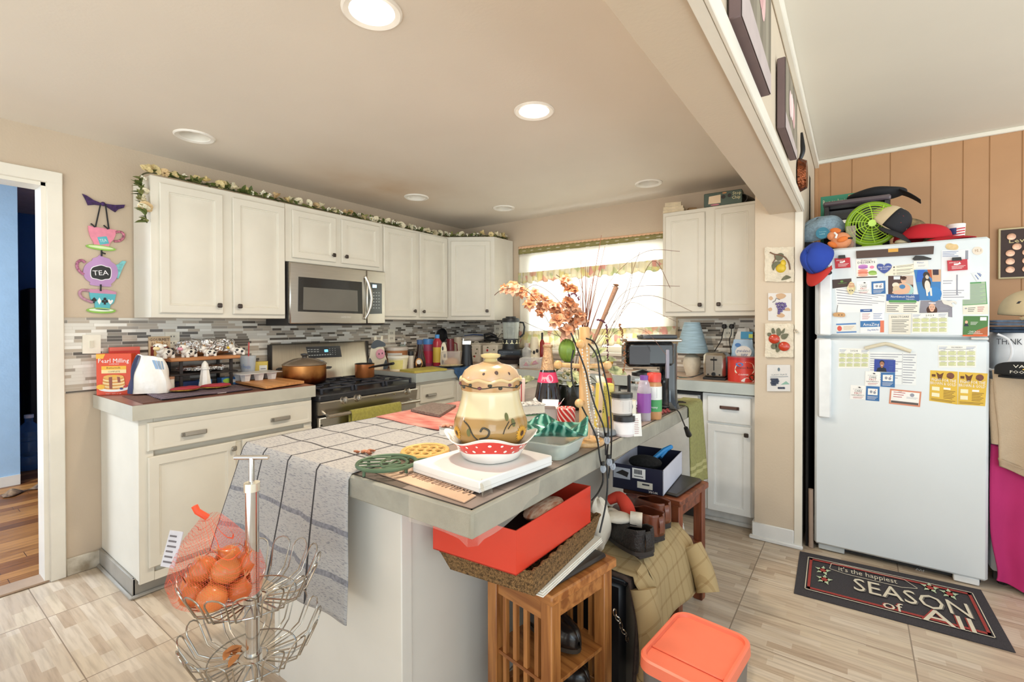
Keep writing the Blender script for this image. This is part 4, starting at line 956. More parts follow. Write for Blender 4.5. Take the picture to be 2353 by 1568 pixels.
g=G(wood('b87c46','d49a60',0,.45));P=[at(*q,'z',ZT+.001)for q in((537,883),(622,873),(699,884),(612,897.5))]
g.prism([(p.x,p.y)for p in P],.015,TR(0,0,ZT+.0095));g.top('cutting_board','honey coloured wooden cutting board on the left worktop next to the stove','cutting board')
# white muffin tray turned over
p0=colx(588,-3.24,ZT+.025);t=thing('muffin_tray','white six-cup muffin tray on the wooden cutting board','muffin tray',p0,RA)
M_TRAY=mt('dcdcdc',.35,nv=.1,ns=30);ht=.045
for i in range(3):
 for j in range(2):g=G(M_TRAY);g.lathe([(0,0),(.026,0),(.036,ht),(.034,ht),(.024,.003),(0,.003)],((i-1)*.085,(j-.5)*.085,0),6);g.build('cup',t)
g=G(M_TRAY);g.box(-.135,.135,-.09,.09,ht,ht+.004,b=.002);g.build('rim',t)
# cup with straw, yellow box
p=colx(570,-3.38);hc=hz(p,817)-ZT;t=thing('plastic_cup','clear printed takeaway cup with a red straw behind the muffin tray','cup',p);r=wd(p,17)
g=G(glass('e8eef4',.08,.35));g.lathe([(0,.001),(r*.72,.001),(r,hc),(r*.97,hc),(r*.7,.004),(0,.004)]);g.build('cup',t)
g=G(mt('5a78b0',.5));fm=lambda u,v:V(((r*.86+v*.12*r)*sin((u-.5)*1.8),-(r*.865+v*.12*r)*cos((u-.5)*1.8),v*hc));R_=RZ(R(36));f2=lambda u,v:R_@fm(u,v)
g.txt('Dr. Freeze',.05,.95,.52,f2,None,.16);g.txt('50%',.3,.8,.2,f2,RED,.16);g.build('print',t,recalc=False)
g=G(mt('d84848',.4));g.rod((0,0,.01),(.006,.004,hz(p,786)-ZT),.0042);g.build('straw',t)
carton('tea_box','small yellow carton between the takeaway cup and the stove','box',colx(601,-3.40),R(60),wd(colx(601,-3.40),26),.05,hz(colx(601,-3.40),830)-ZT,mt('e2c65a',.5),[('r',PAPER,(.35,.1,.95,.8)),('r',INK,(.45,.6,.85,.63)),('r',INK,(.45,.5,.85,.52))])

# --- on the stove
COP,N,L,b=new_mat('copper_burnt');b.inputs['Metallic'].default_value=.85;b.inputs['Roughness'].default_value=.3
tc=N.new('ShaderNodeTexCoord');sp=N.new('ShaderNodeSeparateXYZ');L.new(tc.outputs['Object'],sp.inputs[0]);nz=N.new('ShaderNodeTexNoise');nz.inputs['Scale'].default_value=14;L.new(tc.outputs['Object'],nz.inputs[0])
ma=N.new('ShaderNodeMath');ma.operation='MULTIPLY_ADD';ma.inputs[1].default_value=6.;L.new(sp.outputs[2],ma.inputs[0]);mm=N.new('ShaderNodeMath');mm.operation='MULTIPLY';mm.inputs[1].default_value=.5;L.new(nz.outputs[0],mm.inputs[0]);L.new(mm.outputs[0],ma.inputs[2])
rp=N.new('ShaderNodeValToRGB');el=rp.color_ramp.elements;el[0].position=.25;el[0].color=(*lin('22120c'),1);el[1].position=.8;el[1].color=(*lin('c98a4e'),1);q=el.new(.5);q.color=(*lin('7a3818'),1);L.new(ma.outputs[0],rp.inputs[0]);L.new(rp.outputs[0],b.inputs['Base Color'])
ZG=.9525
p=colx(700,-3.19,ZG);r=wd(p,47);h=hz(p,838)-ZG
t=thing('stockpot','wide burnt copper pot with a domed lid on the left rear burner','pot',p)
g=G(COP);g.lathe([(0,0),(r*.9,0),(r*.97,.012),(r,.05),(r,h),(r*1.02,h+.003),(r*.96,h),(r*.94,.02),(0,.012)],n=40);g.build('pot_body',t)
g=G(mt('b9a58e',.18,.6,coat=.4));g.lathe([(r*1.02,h+.003),(r*1.03,h+.008),(r*.9,h+.022),(r*.5,h+.045),(0,h+.055)],n=40);ld_=g.build('lid',t)
g=G(mt('3a3838',.4));g.lathe([(0,h+.05),(.018,h+.052),(.016,h+.06),(.026,h+.072),(.026,h+.08),(0,h+.084)],n=20);g.build('lid_knob',ld_)
for a in(-125,55):
 d=V((cos(R(a)),sin(R(a)),0));s2=V((-d.y,d.x,0));g=G(DARK);zz=V((0,0,h*.82));g.tube([d*r-s2*.04+zz,d*(r+.025)-s2*.034+zz,d*(r+.03)+s2*.034+zz,d*r+s2*.04+zz],.006);g.build('handle',t)
p=colx(838,-3.16,ZG);r=wd(p,21.5);h=hz(p,836)-ZG
t=thing('saucepan','small copper saucepan with a black handle on the right rear burner','saucepan',p)
g=G(mt('c07644',.3,.6,nv=.1));g.lathe([(0,0),(r*.92,0),(r,.012),(r,h),(r*.95,h),(r*.93,.015),(0,.01)],n=32);g.build('pan_body',t)
g=G(mt('1c1a1a',.4));g.lathe([(r*1.02,h),(r*1.02,h+.004),(r*.9,h+.004),(r*.9,h-.005)],n=32);g.build('rim',t)
q=at(904,834,'z',ZG+h+.035)-p;g=G(mt('201e20',.4));d=V((q.x,q.y,0)).normalized()
g.tube([d*r+V((0,0,h*.75)),d*(r+.05)+V((0,0,h*.85)),V((q.x,q.y,h+.03))],[.006,.008,.010]);g.build('handle',t)
# olive towel over the oven handle
y0,y1=at(806,945,'x',-2.735).y,at(920,930,'x',-2.735).y;zh=hzz
def tow(u,v):
 y=y0+(y1-y0)*u+.006*sin(5*v);s_=-.20+.50*v     # v runs over the bar
 rr=.0165
 if s_<-.026:return V((-2.745-rr-.003,y,zh+(s_+.026)))
 if s_<.026:a=(s_/.026)*pi/2;return V((-2.745+rr*sin(a),y,zh+rr*cos(a)))
 return V((-2.745+rr+.008*(.5+.5*sin(17*u+2))*min(1,(s_-.026)*12),y,zh-(s_-.026)))
g=G(mt('a8a046',.95,nv=.15,ns=60,bump=.6,bs=220,sheen=.3));g.grid(tow,30,40);g.top('hand_towel','olive green towel hanging over the oven door handle','towel',solid=.005)
# ================================================================ back worktop, from the stove to the pier
# cow board beside the stove
p=colx(868,-3.36);s_=wd(p,1);h=hz(p,771)-ZT
t=thing('cow_board','flat wooden cow with a pink nose standing beside the stove','cow decoration',p,R(52));k=h/63.
def cw(g,pts,m,y=0.,d=.012):g.prism([((x-868)*s_,(834-yy)*k)for x,yy in pts],d,Matrix(((1,0,0,0),(0,0,-1,-y),(0,1,0,0),(0,0,0,1))),m)
g=G(CREAM);cw(g,spl([(852,834),(846,826),(851,806),(853,795),(858,790),(866,788),(880,790),(884,806),(890,822),(888,834)],2),None);g.build('body',t)
g=G(mt('4e565c',.5));cw(g,spl([(847,832),(850,812),(857,822),(854,832)],3),None,.013,.003);cw(g,spl([(880,834),(886,815),(891,830)],3),None,.013,.003);cw(g,spl([(853,792),(858,783),(868,779),(884,785),(884,791),(870,792),(860,795)],3),None,.013,.006);g.build('patches',t)
g=G(PINK);cw(g,ell2(874,805,10,9,18),None,.020,.006);g.build('nose',t)
g=G(CREAM);cw(g,[(861,783),(860,774),(865,771),(867,781)],None,.004,.006);cw(g,[(874,781),(876,771),(880,772),(879,783)],None,.004,.006);g.build('horns',t)
g=G(DARK);cw(g,ell2(871,805,1.2,1.8,8),None,.027,.001);cw(g,ell2(878,804,1.2,1.8,8),None,.027,.001);g.build('nostrils',t)
# tubs, jars, bottles
def tub(label,p,r,h,m,ml,band=None,sq=.85):
 t=thing('food_tub',label,'tub',p,R(40));g=G(m);g.lathe([(0,0),(r*.82,0),(r,h*.86),(0,h*.86)],n=20);g.build('tub',t)
 g=G(ml);g.lathe([(r*1.05,h*.84),(r*1.06,h*.97),(r*.98,h),(0,h)],n=20);g.build('lid',t)
 if band:
  rr=lambda v:r*(.82+.18*v/.86)+.001
  g=G(band);g.grid(lambda u,v:V((rr(.12+.6*v)*cos(-2.4+1.5*u),rr(.12+.6*v)*sin(-2.4+1.5*u),h*(.12+.6*v))),10,2);g.build('paper_label',t)
 return t
p=colx(915,-3.15);tub('cream coloured margarine tub in front of the orange tub, right of the stove',p,wd(p,23),hz(p,817)-ZT,mt('efe6c6',.35),mt('f2eee0',.35),mt('e2d88a',.5))
p=colx(912,-3.36);t=tub('orange printed spread tub with a clear lid behind the cream tub',p,wd(p,25),hz(p,797)-ZT,mt('c98a5e',.4,nv=.1),mt('d9cfc4',.2),PAPER)
p=colx(926,-3.445);t=thing('wire_jar','glass jar with a wire bail handle behind the tubs','jar',p);r=.028;h=hz(p,792)-ZT
g=G(glass('d8e4da',.03,.3));g.lathe([(0,.001),(r,.001),(r,h),(r*.92,h),(r*.92,.005),(0,.005)]);g.build('jar_body',t)
g=G(mt('3a5a34',.6,nv=.3,ns=60));g.lathe([(0,.006),(r*.9,.006),(r*.9,h*.8),(0,h*.82)]);g.build('herbs',t)
g=G(CHROME);g.tube([V((-r,0,h)),V((-r,0,h+.04)),V((-r*.6,0,h+.07)),V((0,0,h+.08)),V((r*.6,0,h+.07)),V((r,0,h+.04)),V((r,0,h))],.0018,n=6);g.build('handle',t)
p=colx(944,-3.17);jar('spice_jar','small spice jar with a black lid between the tub and the syrup','jar',p,wd(p,6.5),hz(p,807)-ZT,mt('e4ded2',.3),BLACK,.25)
p=colx(965,-3.13);r=wd(p,13.5);h=hz(p,781)-ZT
t=thing('syrup_bottle','dark pancake syrup bottle with a narrow neck and orange oval label','bottle',p)
g=G(mt('2a1510',.12,coat=.4));g.lathe([(0,0),(r*.95,0),(r,.01),(r*.95,h*.3),(r*.55,h*.62),(r*.42,h*.85),(0,h*.85)]);g.build('bottle',t)
g=G(mt('3a5a8c',.4));g.lathe([(r*.5,h*.84),(r*.52,h),(0,h)]);g.build('cap',t)
A_=R(-54);fl=lambda u,v:V(((r*1.0)*cos(A_+u/r),(r*1.0)*sin(A_+u/r),v))
g=G(mt('e2a35c',.5));g.poly(ell2(0,h*.2,r*.62,h*.17,24),lambda u,v:fl(u,v)*1.0,None);g.poly(ell2(0,h*.24,r*.4,h*.08,20),lambda u,v:V((fl(u,v).x*1.015,fl(u,v).y*1.015,v)),WHITE);g.build('paper_label',t,recalc=False)
p=colx(984,-3.27);jar('drink_mix_jar','tall blue lidded drink powder jar with a red label','jar',p,wd(p,11),hz(p,779)-ZT,mt('a84a6a',.35),mt('4a8ad0',.35),.2,band=(.1,.55,mt('c03050',.4)))
p=colx(1005,-3.16);t=jar('syrup_bottle','red juice bottle with a blue cap and yellow label','bottle',p,wd(p,10),hz(p,769)-ZT,mt('b03040',.25),mt('4a90d0',.3),.12,.5,band=(.12,.6,mt('e0c050',.5)))
t=thing('skillet','small black skillet hung against the mosaic tile','skillet',at(1012,787,'x',XM_));c=at(1012,770,'x',XM_+.012);r=wd(c,15.5)
g=G(mt('202022',.5));g.lathe([(0,0),(r*.85,0),(r,.03),(r*.96,.03),(r*.82,.004),(0,.004)],c,32,M=RY(R(90)));g.build('pan_body',t,True)
g=G(BLACK);g.tube([c+V((.02,r*.95,-.01)),c+V((.02,r*1.3,-.05)),c+V((.02,r*1.6,-.09))],.007);g.build('handle',t,True)
p=colx(1020,-3.07);t=thing('cow_spoon_rest','cow spotted wooden spoon rest before the red jug','spoon rest',p,R(36));w=wd(p,7);h=hz(p,787)-ZT
g=G(CREAM);g.prism(spl([(-w,0),(w,0),(w,h*.7),(w*.3,h),(-w*.7,h*.9),(-w,h*.5)],2),.01,Matrix(((1,0,0,0),(0,0,-1,0),(0,1,0,0),(0,0,0,1))));g.build('panel',t)
g=G(M_SPOT)
for x,y,q in((-.3,.75,.3),(.35,.45,.35),(-.3,.2,.3)):g.prism(ell2(x*w,y*h,q*w,.09*h,12),.001,Matrix(((1,0,0,0),(0,0,-1,-.0102),(0,1,0,0),(0,0,0,1))))
g.build('spot_pattern',t)
def jug(label,p,r,h,m,hs=1,hm=None):
 t=thing('jug',label,'jug',p);g=G(m);g.lathe([(0,0),(r*.96,0),(r,.01),(r*.86,h*.96),(r*.8,h),(0,h)]);g.build('jug_body',t)
 g=G(hm or m);d=V((cos(R(36))*hs,sin(R(36))*hs,0));g.tube([d*r*.85+V((0,0,h*.85)),d*r*1.5+V((0,0,h*.8)),d*r*1.6+V((0,0,h*.5)),d*r*.95+V((0,0,h*.4))],r*.13);g.build('handle',t)
 return t
p=colx(1035,-3.24);jug('tall dark red jug with a handle behind the clear food container',p,wd(p,10),hz(p,779)-ZT,mt('7a1e2c',.25,coat=.3))
p=colx(1052,-3.33);jug('beige ceramic jug between the dark red jug and the canister',p,wd(p,11),hz(p,775)-ZT,mt('dccdb4',.35,coat=.3))
p=colx(1038,-3.02,ZT+.013);t=thing('food_container','clear square plastic container with a pie in it','food container',p,R(36));w=wd(p,21);h=hz(p,810)-ZT
g=G(glass('f4ece4',.08,.28));g.box(-w,w,-w*.8,w*.8,0,h,b=.006);g.build('container',t)
g=G(mt('d8a878',.6,nv=.2,ns=40));g.ball((0,0,.012),(w*.9,w*.7,h*.45),nu=20,nv=8,f=lambda d:1 if d.z>0 else .3);g.build('pie',t)
p=colx(1073,-2.88);r=wd(p,14.5);h=hz(p,778)-ZT
t=thing('can_opener','black electric can opener with a chrome lever','can opener',p,R(36));g=G(mt('222326',.3));g.lathe([(0,0),(r,0),(r,.006),(r*.8,h*.45),(r*.72,h*.78),(0,h*.78)],n=24,sy=.8);g.build('body',t)
g=G(CHROME);g.box(-r*.7,r*.72,-r*.55,r*.4,h*.78,h*.93,b=.004);g.box(-r*.6,-r*.4,-r*.6,-r*.4,h*.86,h,b=.002);g.rod((-r*.5,-r*.55,h*.95),(r*.5,-r*.2,h),.005);g.build('lever',t)
def canister(label,px,w,top,Y):
 p=coly(px,Y);W=wd(p,w);h=hz(p,top)-ZT;t=thing('canister',label,'canister',p,R(10));m=mt('ece3d0',.3,coat=.3)
 g=G(m);g.box(-W/2,W/2,-W*.4,W*.4,0,h*.9,b=.012);g.build('canister_body',t)
 g=G(m);g.box(-W/2-.002,W/2+.002,-W*.4-.002,W*.4+.002,h*.9,h*.96,b=.006);g.tube([(-.025,0,h*.95),(-.02,0,h),(.02,0,h),(.025,0,h*.95)],.005);g.build('lid',t)
 g=G(RED);fy=-W*.4-.0008;f=lambda u,v:V((u*W,fy,v*h));g.poly(ell2(-.15,.62,.06,.06,12),f,RED);g.poly(ell2(.1,.3,.05,.05,12),f,RED)
 for a,b in((-.2,.75),(.12,.45),(-.05,.3),(.2,.65)):g.poly([(a,b),(a+.08,b+.05),(a+.14,b),(a+.06,b-.03)],f,mt('5a5a38',.5))
 g.build('print',t,recalc=False);return p,h,W
pc,hcan,Wc=canister('cream canister with painted cherries, under the white dish',1095,36,786,3.74)
p2,h2_,W2=canister('cream canister with painted berries, beside the blender',1133,40,787,3.76)
p=pc+V((-.06,.02,hcan+.001));t=thing('dish_cover','pale plastic dish cover upside down on the cherry canister','dish cover',p,R(36));g=G(mt('c9c4be',.25,coat=.4))
g.ball((0,0,.03),(wd(p,28),.09,.035),nu=28,nv=12,f=lambda d:1+.06*sin(2*atan2(d.y,d.x))+(.12*d.x*d.x if d.z>0 else 0));g.build('dome',t)
g=G(mt('3a5a9c',.3));g.tube([V((-.10,.06,.058)),V((0,.07,.072)),V((.1,.05,.066))],.005);g.build('rim',t)
p=p2+V((-.03,.02,h2_+.001));t=thing('hand_mixer','black hand mixer lying on the berry canister','hand mixer',p,R(20));g=G(mt('1d1d1f',.3));g.ball((0,0,.032),(.075,.04,.032),nu=24,nv=12);g.tube([V((-.07,0,.03)),V((-.08,0,.075)),V((-.02,0,.085)),V((.05,0,.058))],.013);g.build('body',t)
g=G(BLACK);g.tube([V((.07,0,.05)),V((.09,.02,.085)),V((.11,.05,.09)),V((.125,.075,.07))],.003);g.build('cord',t)
# blender
p=coly(1174,3.67);t=thing('blender','black countertop blender with a clear jug beside the window','blender',p,R(25));Z=lambda r:hz(p,r)-ZT;w1=wd(p,27)
g=G(mt('33383f',.3,.3));g.box(-w1,w1,-w1*.8,w1*.8,0,Z(803),b=.012);b=g.build('base',t)
g=G(CHROME);f=Matrix(((1,0,0,0),(0,0,-1,-w1*.8),(0,1,0,Z(820)),(0,0,0,1)));g.prism(ell2(-w1*.1,0,.014,.014,20),.008,f);g.build('dial',b)
g=G(mt('8a8f94',.4));g.txt('emeril',-w1*.5,w1*.3,Z(810),lambda u,v:V((u,-w1*.8-.0008,v)),None,.008);g.build('lettering',b)
r=wd(p,20);g=G(mt('25282b',.35));g.lathe([(0,Z(803)),(r*1.02,Z(803)),(r*.95,Z(795)),(r*1.0,Z(785)),(r*.96,Z(779)),(0,Z(779))]);g.build('collar',t)
g=G(glass('e6ece8',.03,.22));g.lathe([(r*.86,Z(779)),(r*.98,Z(740)),(r*.94,Z(740)),(r*.8,Z(778))]);j=g.build('jug',t)
g=G(mt('e8e4c0',.5));g.lathe([(r*1.02,Z(790)),(r*1.0,Z(782))],n=10);g.build('sticker',t)
g=G(mt('202326',.35));g.lathe([(r*1.02,Z(741)),(r*1.03,Z(737)),(r*.95,Z(732)),(r*.6,Z(731)),(r*.58,Z(728)),(0,Z(728))]);g.build('lid',t)
g=G(mt('202326',.35));d=V((cos(R(20)),sin(R(20)),0));g.tube([d*r*.95+V((0,0,Z(741))),d*r*1.45+V((0,0,Z(742))),d*r*1.6+V((0,0,Z(752))),d*r*1.5+V((0,0,Z(768))),d*r*1.05+V((0,0,Z(776)))],.009);g.build('handle',t)
# green board, denim cloth, dish
g=G(mt('b8ac50',.5,nv=.12,ns=16));g.prism([(-3.06,2.63),(-2.85,2.60),(-2.80,2.92),(-3.06,3.0)],.016,TR(0,0,ZT+.001));g.top('cutting_board','olive yellow plastic cutting board right of the stove','cutting board')
M_DENIM=mt('34567e',.9,nv=.15,ns=60,bump=.3,bs=200)
def den(u,v):
 y=3.02+.32*u;s_=.42*v;x=-3.12+s_+.03*sin(6*u)
 if x<-2.812:return V((x,y,ZT+.006+.004*sin(11*u+9*v)))
 return V((-2.806+.004*sin(20*u),y,ZT+.006-(x+2.812)*(.3+.7*sin(pi*u))))
g=G(M_DENIM);g.grid(den,24,30);g.top('denim_cloth','blue denim cloth spread on the worktop and slipping over its edge','cloth',solid=.003)
p=V((-2.92,3.10,ZT+.013));t=thing('dish','small patterned oval dish on the denim cloth','dish',p,R(60));g=G(mt('c8b890',.4,nv=.3,ns=60));g.lathe([(0,0),(.06,0),(.09,.014),(.086,.016),(.055,.004),(0,.004)],n=28,sx=1.25,sy=.8);g.build('bowl',t)
# window side clutter
p=coly(1172,3.45);t=thing('frying_pan','dark frying pan stacked on another pan at the sink','frying pan',p,R(30));r=wd(p,29)
for k in range(2):g=G(mt('2c2628',.3));z=.035+k*.03;g.lathe([(0,z),(r*.75,z),(r*(1-.06*k),z+.04),(r*(.97-.06*k),z+.04),(r*.72,z+.004),(0,z+.004)],n=32);g.build('pan_body',t)
g=G(mt('ddd6ca',.4));g.cyl((0,0,0),r*.6,.034);g.build('bowl',t);
p=coly(1222,3.5);t=thing('flower_tub','clear plastic tub of pink silk flowers by the sink','tub',p,R(20));w=wd(p,24);h=hz(p,822)-ZT
g=G(glass('f4f4f4',.06,.25));g.box(-w,w,-w,w,0,max(h,.06),b=.01);g.build('tub',t)
for k,(x,y,c)in enumerate(((-.5,-.3,'d8507a'),(.2,.1,'e03a5a'),(.5,-.5,'d86a9a'),(-.1,.5,'e8c070'),(-.6,.4,'e8e0d0'))):g=G(mt(c,.6));g.M=TR(x*w,y*w,.02+.01*(k%3));rose(g,None,.026,k);g.build('flower',t)
p=coly(1210,3.62);jar('glass_bottle','small clear glass bottle beside the blender','bottle',p,wd(p,10),hz(p,789)-ZT,glass('eef0f0',.03,.3),mt('b8b0a8',.4),.18,.5)
p=coly(1228,3.72);t=thing('cookie_canister','cow shaped ceramic canister under the curtain ruffle','canister',p);r=wd(p,15);h=hz(p,775)-ZT
g=G(CREAM);g.lathe([(0,0),(r*.9,0),(r,h*.4),(r*.7,h*.7),(r*.5,h),(0,h)]);g.build('canister_body',t)
g=G(M_SPOT);
for a in(-100,-60,-30):g.ball((r*.9*cos(R(a)),r*.9*sin(R(a)),h*.45+.02*sin(a)),(r*.22,r*.22,r*.3),nu=10,nv=6)
g.build('spot_pattern',t)
p=coly(1246,3.72);t=jar('hot_sauce_bottle','red sauce bottle with a dark cap by the window','bottle',p,wd(p,5.5),hz(p,765)-ZT,mt('8a1a1a',.2),DARK,.2,.4)
# lamp
p=coly(1590,3.70);Z=lambda r_:hz(p,r_)-ZT;r=wd(p,20)
t=thing('table_lamp','table lamp with a pale blue pleated shade and pale ceramic base','table lamp',p)
g=G(mt('d8cdb8',.5,nv=.08,ns=25,bump=.5,bs=25));g.lathe([(0,0),(r*.62,0),(r*.68,.012),(r,Z(838)),(r*.86,Z(822)),(r*.34,Z(814)),(0,Z(813))]);g.build('base',t)
g=G(mt('b8a070',.4,.6));g.rod((0,0,Z(815)),(0,0,Z(760)),.006);g.build('stem',t)
g=G(mt('9cb6c4',.8,nv=.25,ns=10,sc=(1,1,25)));ra,rb=wd(p,36),wd(p,17);g.lathe([(ra,Z(812)),(rb,Z(742)),(rb-.002,Z(742)),(ra-.002,Z(812))],n=72,wave=lambda a,j:.012*sin(36*a));g.build('shade',t)
# toaster
p=coly(1647,3.57);W=wd(p,48);h=hz(p,811)-ZT;t=thing('toaster','brushed steel two-slot toaster between the lamp and the coffee tin','toaster',p,R(2));dd=.2
g=G(DARK);g.box(-W/2,W/2,-dd/2,dd/2,0,.018,b=.004);g.build('base',t)
g=G(mt('b8b0a4',.3,1,.05,6,sc=(1,1,20)));g.box(-W/2+.002,W/2-.002,-dd/2-.002,dd/2,.012,h,b=.02);b=g.build('body',t)
g=G(mt('3c3a38',.4));g.box(-W*.28,-W*.1,-dd*.4,dd*.4,h-.003,h+.001);g.box(W*.1,W*.28,-dd*.4,dd*.4,h-.003,h+.001);g.build('slots',b)
g=G(BLACK);g.box(-.003,.003,-dd/2-.004,-dd/2,h*.35,h*.85);g.box(-.022,.022,-dd/2-.016,-dd/2-.002,h*.72,h*.78,b=.003);g.build('lever',t)
g=G(BLACK);g.M=TR(0,-dd/2-.002,h*.22)@RX(R(90));g.cyl((0,0,0),.014,.014);g.build('dial',t)
for s_ in(-1,1):g=G(BLACK);g.M=TR(s_*W*.25,-dd/2-.002,h*.2)@RX(R(90));g.cyl((0,0,0),.006,.005);g.build('button',t)
# coffee tin, sugar, flour
p=coly(1705,3.52);r=wd(p,30);h=hz(p,822)-ZT;t=thing('coffee_tin','red ground coffee tin at the end of the right worktop','tin',p)
g=G(mt('cf3a2c',.35));g.lathe([(0,0),(r,0),(r,h*.9),(0,h*.9)],n=40);g.build('tin_body',t)
g=G(mt('b82a30',.35));g.lathe([(r*1.03,h*.89),(r*1.03,h),(0,h)],n=40);g.build('lid',t)
A0=R(-90+24);f=lambda u,v,k=1.004:V((r*k*cos(A0+u),r*k*sin(A0+u),v*h))
g=G()
def cpoly(pts,m,k):g.add([f(u,v,k)for u,v in pts],[tuple(range(len(pts)))],m)
cpoly(spl([(-.75,.5),(-.6,.72),(0,.82),(.55,.74),(.7,.5),(.5,.36),(-.6,.36)],4),CREAM,1.006);cpoly(ell2(-.42,.72,.26,.08,16),mt('3a7ac0',.5),1.012)
g.txt('Classic Roast',-.62,.6,.55,lambda u,v:f(u,v,1.012),INK,.09);cpoly([(-.7,.40),(.6,.33),(.6,.22),(-.7,.3)],mt('e8843a',.5),1.010);g.txt('COFFEE',-.5,.2,.285,lambda u,v:f(u,v,1.016),WHITE,.06);cpoly(ell2(.5,.2,.26,.12,16),mt('5a3018',.4),1.014);cpoly(spl([(-.3,.04),(.1,.2),(.7,.04)],4),PAPER,1.012)
g.build('print',t,recalc=False)
def sack(name,label,p,W,D,h,m,rz=0.,prints=(),top=.75):
 t=thing(name,label,'bag',p,rz);sq=lambda c:(abs(c)**.5)*(1 if c>0 else-1);g=G(m)
 def fn(u,v):
  a=2*pi*u;k=(1-(1-top)*v**3);e_=.85+.15*min(1,v*5)
  return V((W/2*sq(cos(a))*k*e_+.003*sin(7*v*3+2*a),D/2*sq(sin(a))*e_*(1-.6*v**3)+.003*sin(5*a+6*v),h*v))
 g.grid(fn,32,12);g.add([fn(i/32,1)for i in range(32)],[tuple(range(32))]);g.build('sack',t)
 if prints:
  fm=lambda u,v:V(((u-.5)*W*.9,-D/2*.98*(1-.6*v**3)-.005,h*v));art(t,fm,prints)
 return t
p=coly(1707,3.73);sack('sugar_bag','light blue granulated sugar bag behind the coffee tin',p,wd(p,52),.10,hz(p,782)-ZT,mt('a8c8e4',.4,nv=.06,bump=.3,bs=25),R(4),[('e',WHITE,(.55,.68,.36,.16)),('t',mt('3a5a9c',.5),('granulated',.25,.85,.68,.07)),('t',mt('3a5a9c',.5),('sugar',.45,.75,.57,.07)),('e',mt('3a7ac0',.5),(.3,.86,.13,.05))])
p=coly(1708,3.835);sack('flour_bag','white bag with a blue band, tallest of the bags behind the coffee tin',p,wd(p,46),.07,hz(p,756)-ZT,mt('e6e2da',.45,nv=.06,bump=.4,bs=25),0,[('r',mt('3a9ac8',.5),(.4,.78,1.,.93)),('r',mt('c8d85a',.5),(.8,.8,1.,.88))],.5)
# butter knife and cords
pa,pb=at(1560,869,'z',ZT+.006),at(1592,861,'z',ZT+.006);pa=coly(1560,3.46,ZT+.006);pb=coly(1590,3.5,ZT+.006)
t=thing('peeler','small metal spreader lying on the right worktop before the lamp','spreader',pa);g=G(mt('6a7468',.4));g.rod(pa,pa.lerp(pb,.6),.005,r2=.0035);g.build('handle',t,True);g=G(CHROME);d=(pb-pa).normalized();s2=V((-d.y,d.x,0));g.add([pa.lerp(pb,.58)-s2*.004,pa.lerp(pb,.6)+s2*.004,pb+s2*.012,pb+d*.015,pb-s2*.010],[(0,1,2,3,4)]);g.build('blade',t,True,.0015)
for k,(px,e0,e1,lb)in enumerate(((1666,(1664,752),(1640,812),'black power cord crossing from the left plug down to the toaster'),(1681,(1681,752),(1679,806),'black power cord running from the right plug behind the sugar bag'))):
 a=at(*e0,'y',YM_-.03);b=at(*e1,'y',3.85 if k else 3.715);pts=[a,a.lerp(b,.15)+V((0,-.01,-.03)),a.lerp(b,.5)+V((.012*(1 if k else-1)*-1,0,-.01)),b,b+V((0,-.01,-.06))]
 t=thing('power_cord',lb,'cord',at(e0[0],e0[1]+8,'y',YM_));g=G(BLACK);g.tube(spl(pts,5,False),.0035,n=6);g.build('cable',t,True)
 g=G(BLACK);c=a+V((0,.012,.004));g.box(c.x-.015,c.x+.015,YM_-.038,YM_-.008,c.z-.016,c.z+.018,b=.006);g.build('plug',t,True)
a=at(1562,862,'y',3.5);b=at(1625,837,'y',3.56);g=G(BLACK);g.tube(spl([V((coly(1545,3.55).x,3.55,ZT+.004)),V((coly(1575,3.5).x,3.5,ZT+.004)),V((coly(1600,3.5).x,3.5,ZT+.02)),V((coly(1624,3.54).x,3.54,ZT+.055)),V((coly(1634,3.53).x,3.6,ZT+.08))],5,False),.0035,n=6);g.top('power_cord','black cord lying in front of the table lamp, up to the toaster','cord')
# on top of the right wall cabinet
def onR(px,Y):return coly(px,Y,ZR1+.001,470)
p=onR(1553,3.74);W=wd(p,46)
for k,(dz,ww,th,lb)in enumerate(((0,1.,.028,'bottom one of the pale paperbacks stacked on the right wall cabinet'),(.029,.92,.022,'middle one of the pale paperbacks stacked on the right wall cabinet'),(.052,.75,.03,'topmost of the pale paperbacks stacked on the right wall cabinet'))):
 t=thing('paperback',lb,'book',p+V((-.01*k,0,dz)),R(4+6*k),'paperbacks on the right wall cabinet');g=G(mt('d8c7a8',.8,nv=.1,ns=(40+k)));g.box(-W/2*ww+.003,W/2*ww,-.085,.085,.002,th-.002);g.build('pages',t);g=G(mt('e3d3b8',.6));g.box(-W/2*ww,W/2*ww+.003,-.088,.088,0,.002);g.box(-W/2*ww,W/2*ww+.003,-.088,.088,th-.002,th);g.box(-W/2*ww,-W/2*ww+.003,-.088,.088,0,th);g.build('cover',t)
p=onR(1612,3.72)
carton('booklet','small wooden box beside the paperbacks on the right wall cabinet','box',onR(1590,3.80),R(30),.06,.05,.05,mt('b8946a',.6))
p=onR(1663,3.68);t=thing('cap_box','dark green printed carton with a rounded top on the right wall cabinet','box',p,R(3));W=wd(p,80);h=hz(p,446)-ZR1
g=G(mt('4a5a50',.5,nv=.1));g.box(-W/2,W/2,-.05,.05,0,h,b=.004);g.build('carton',t)
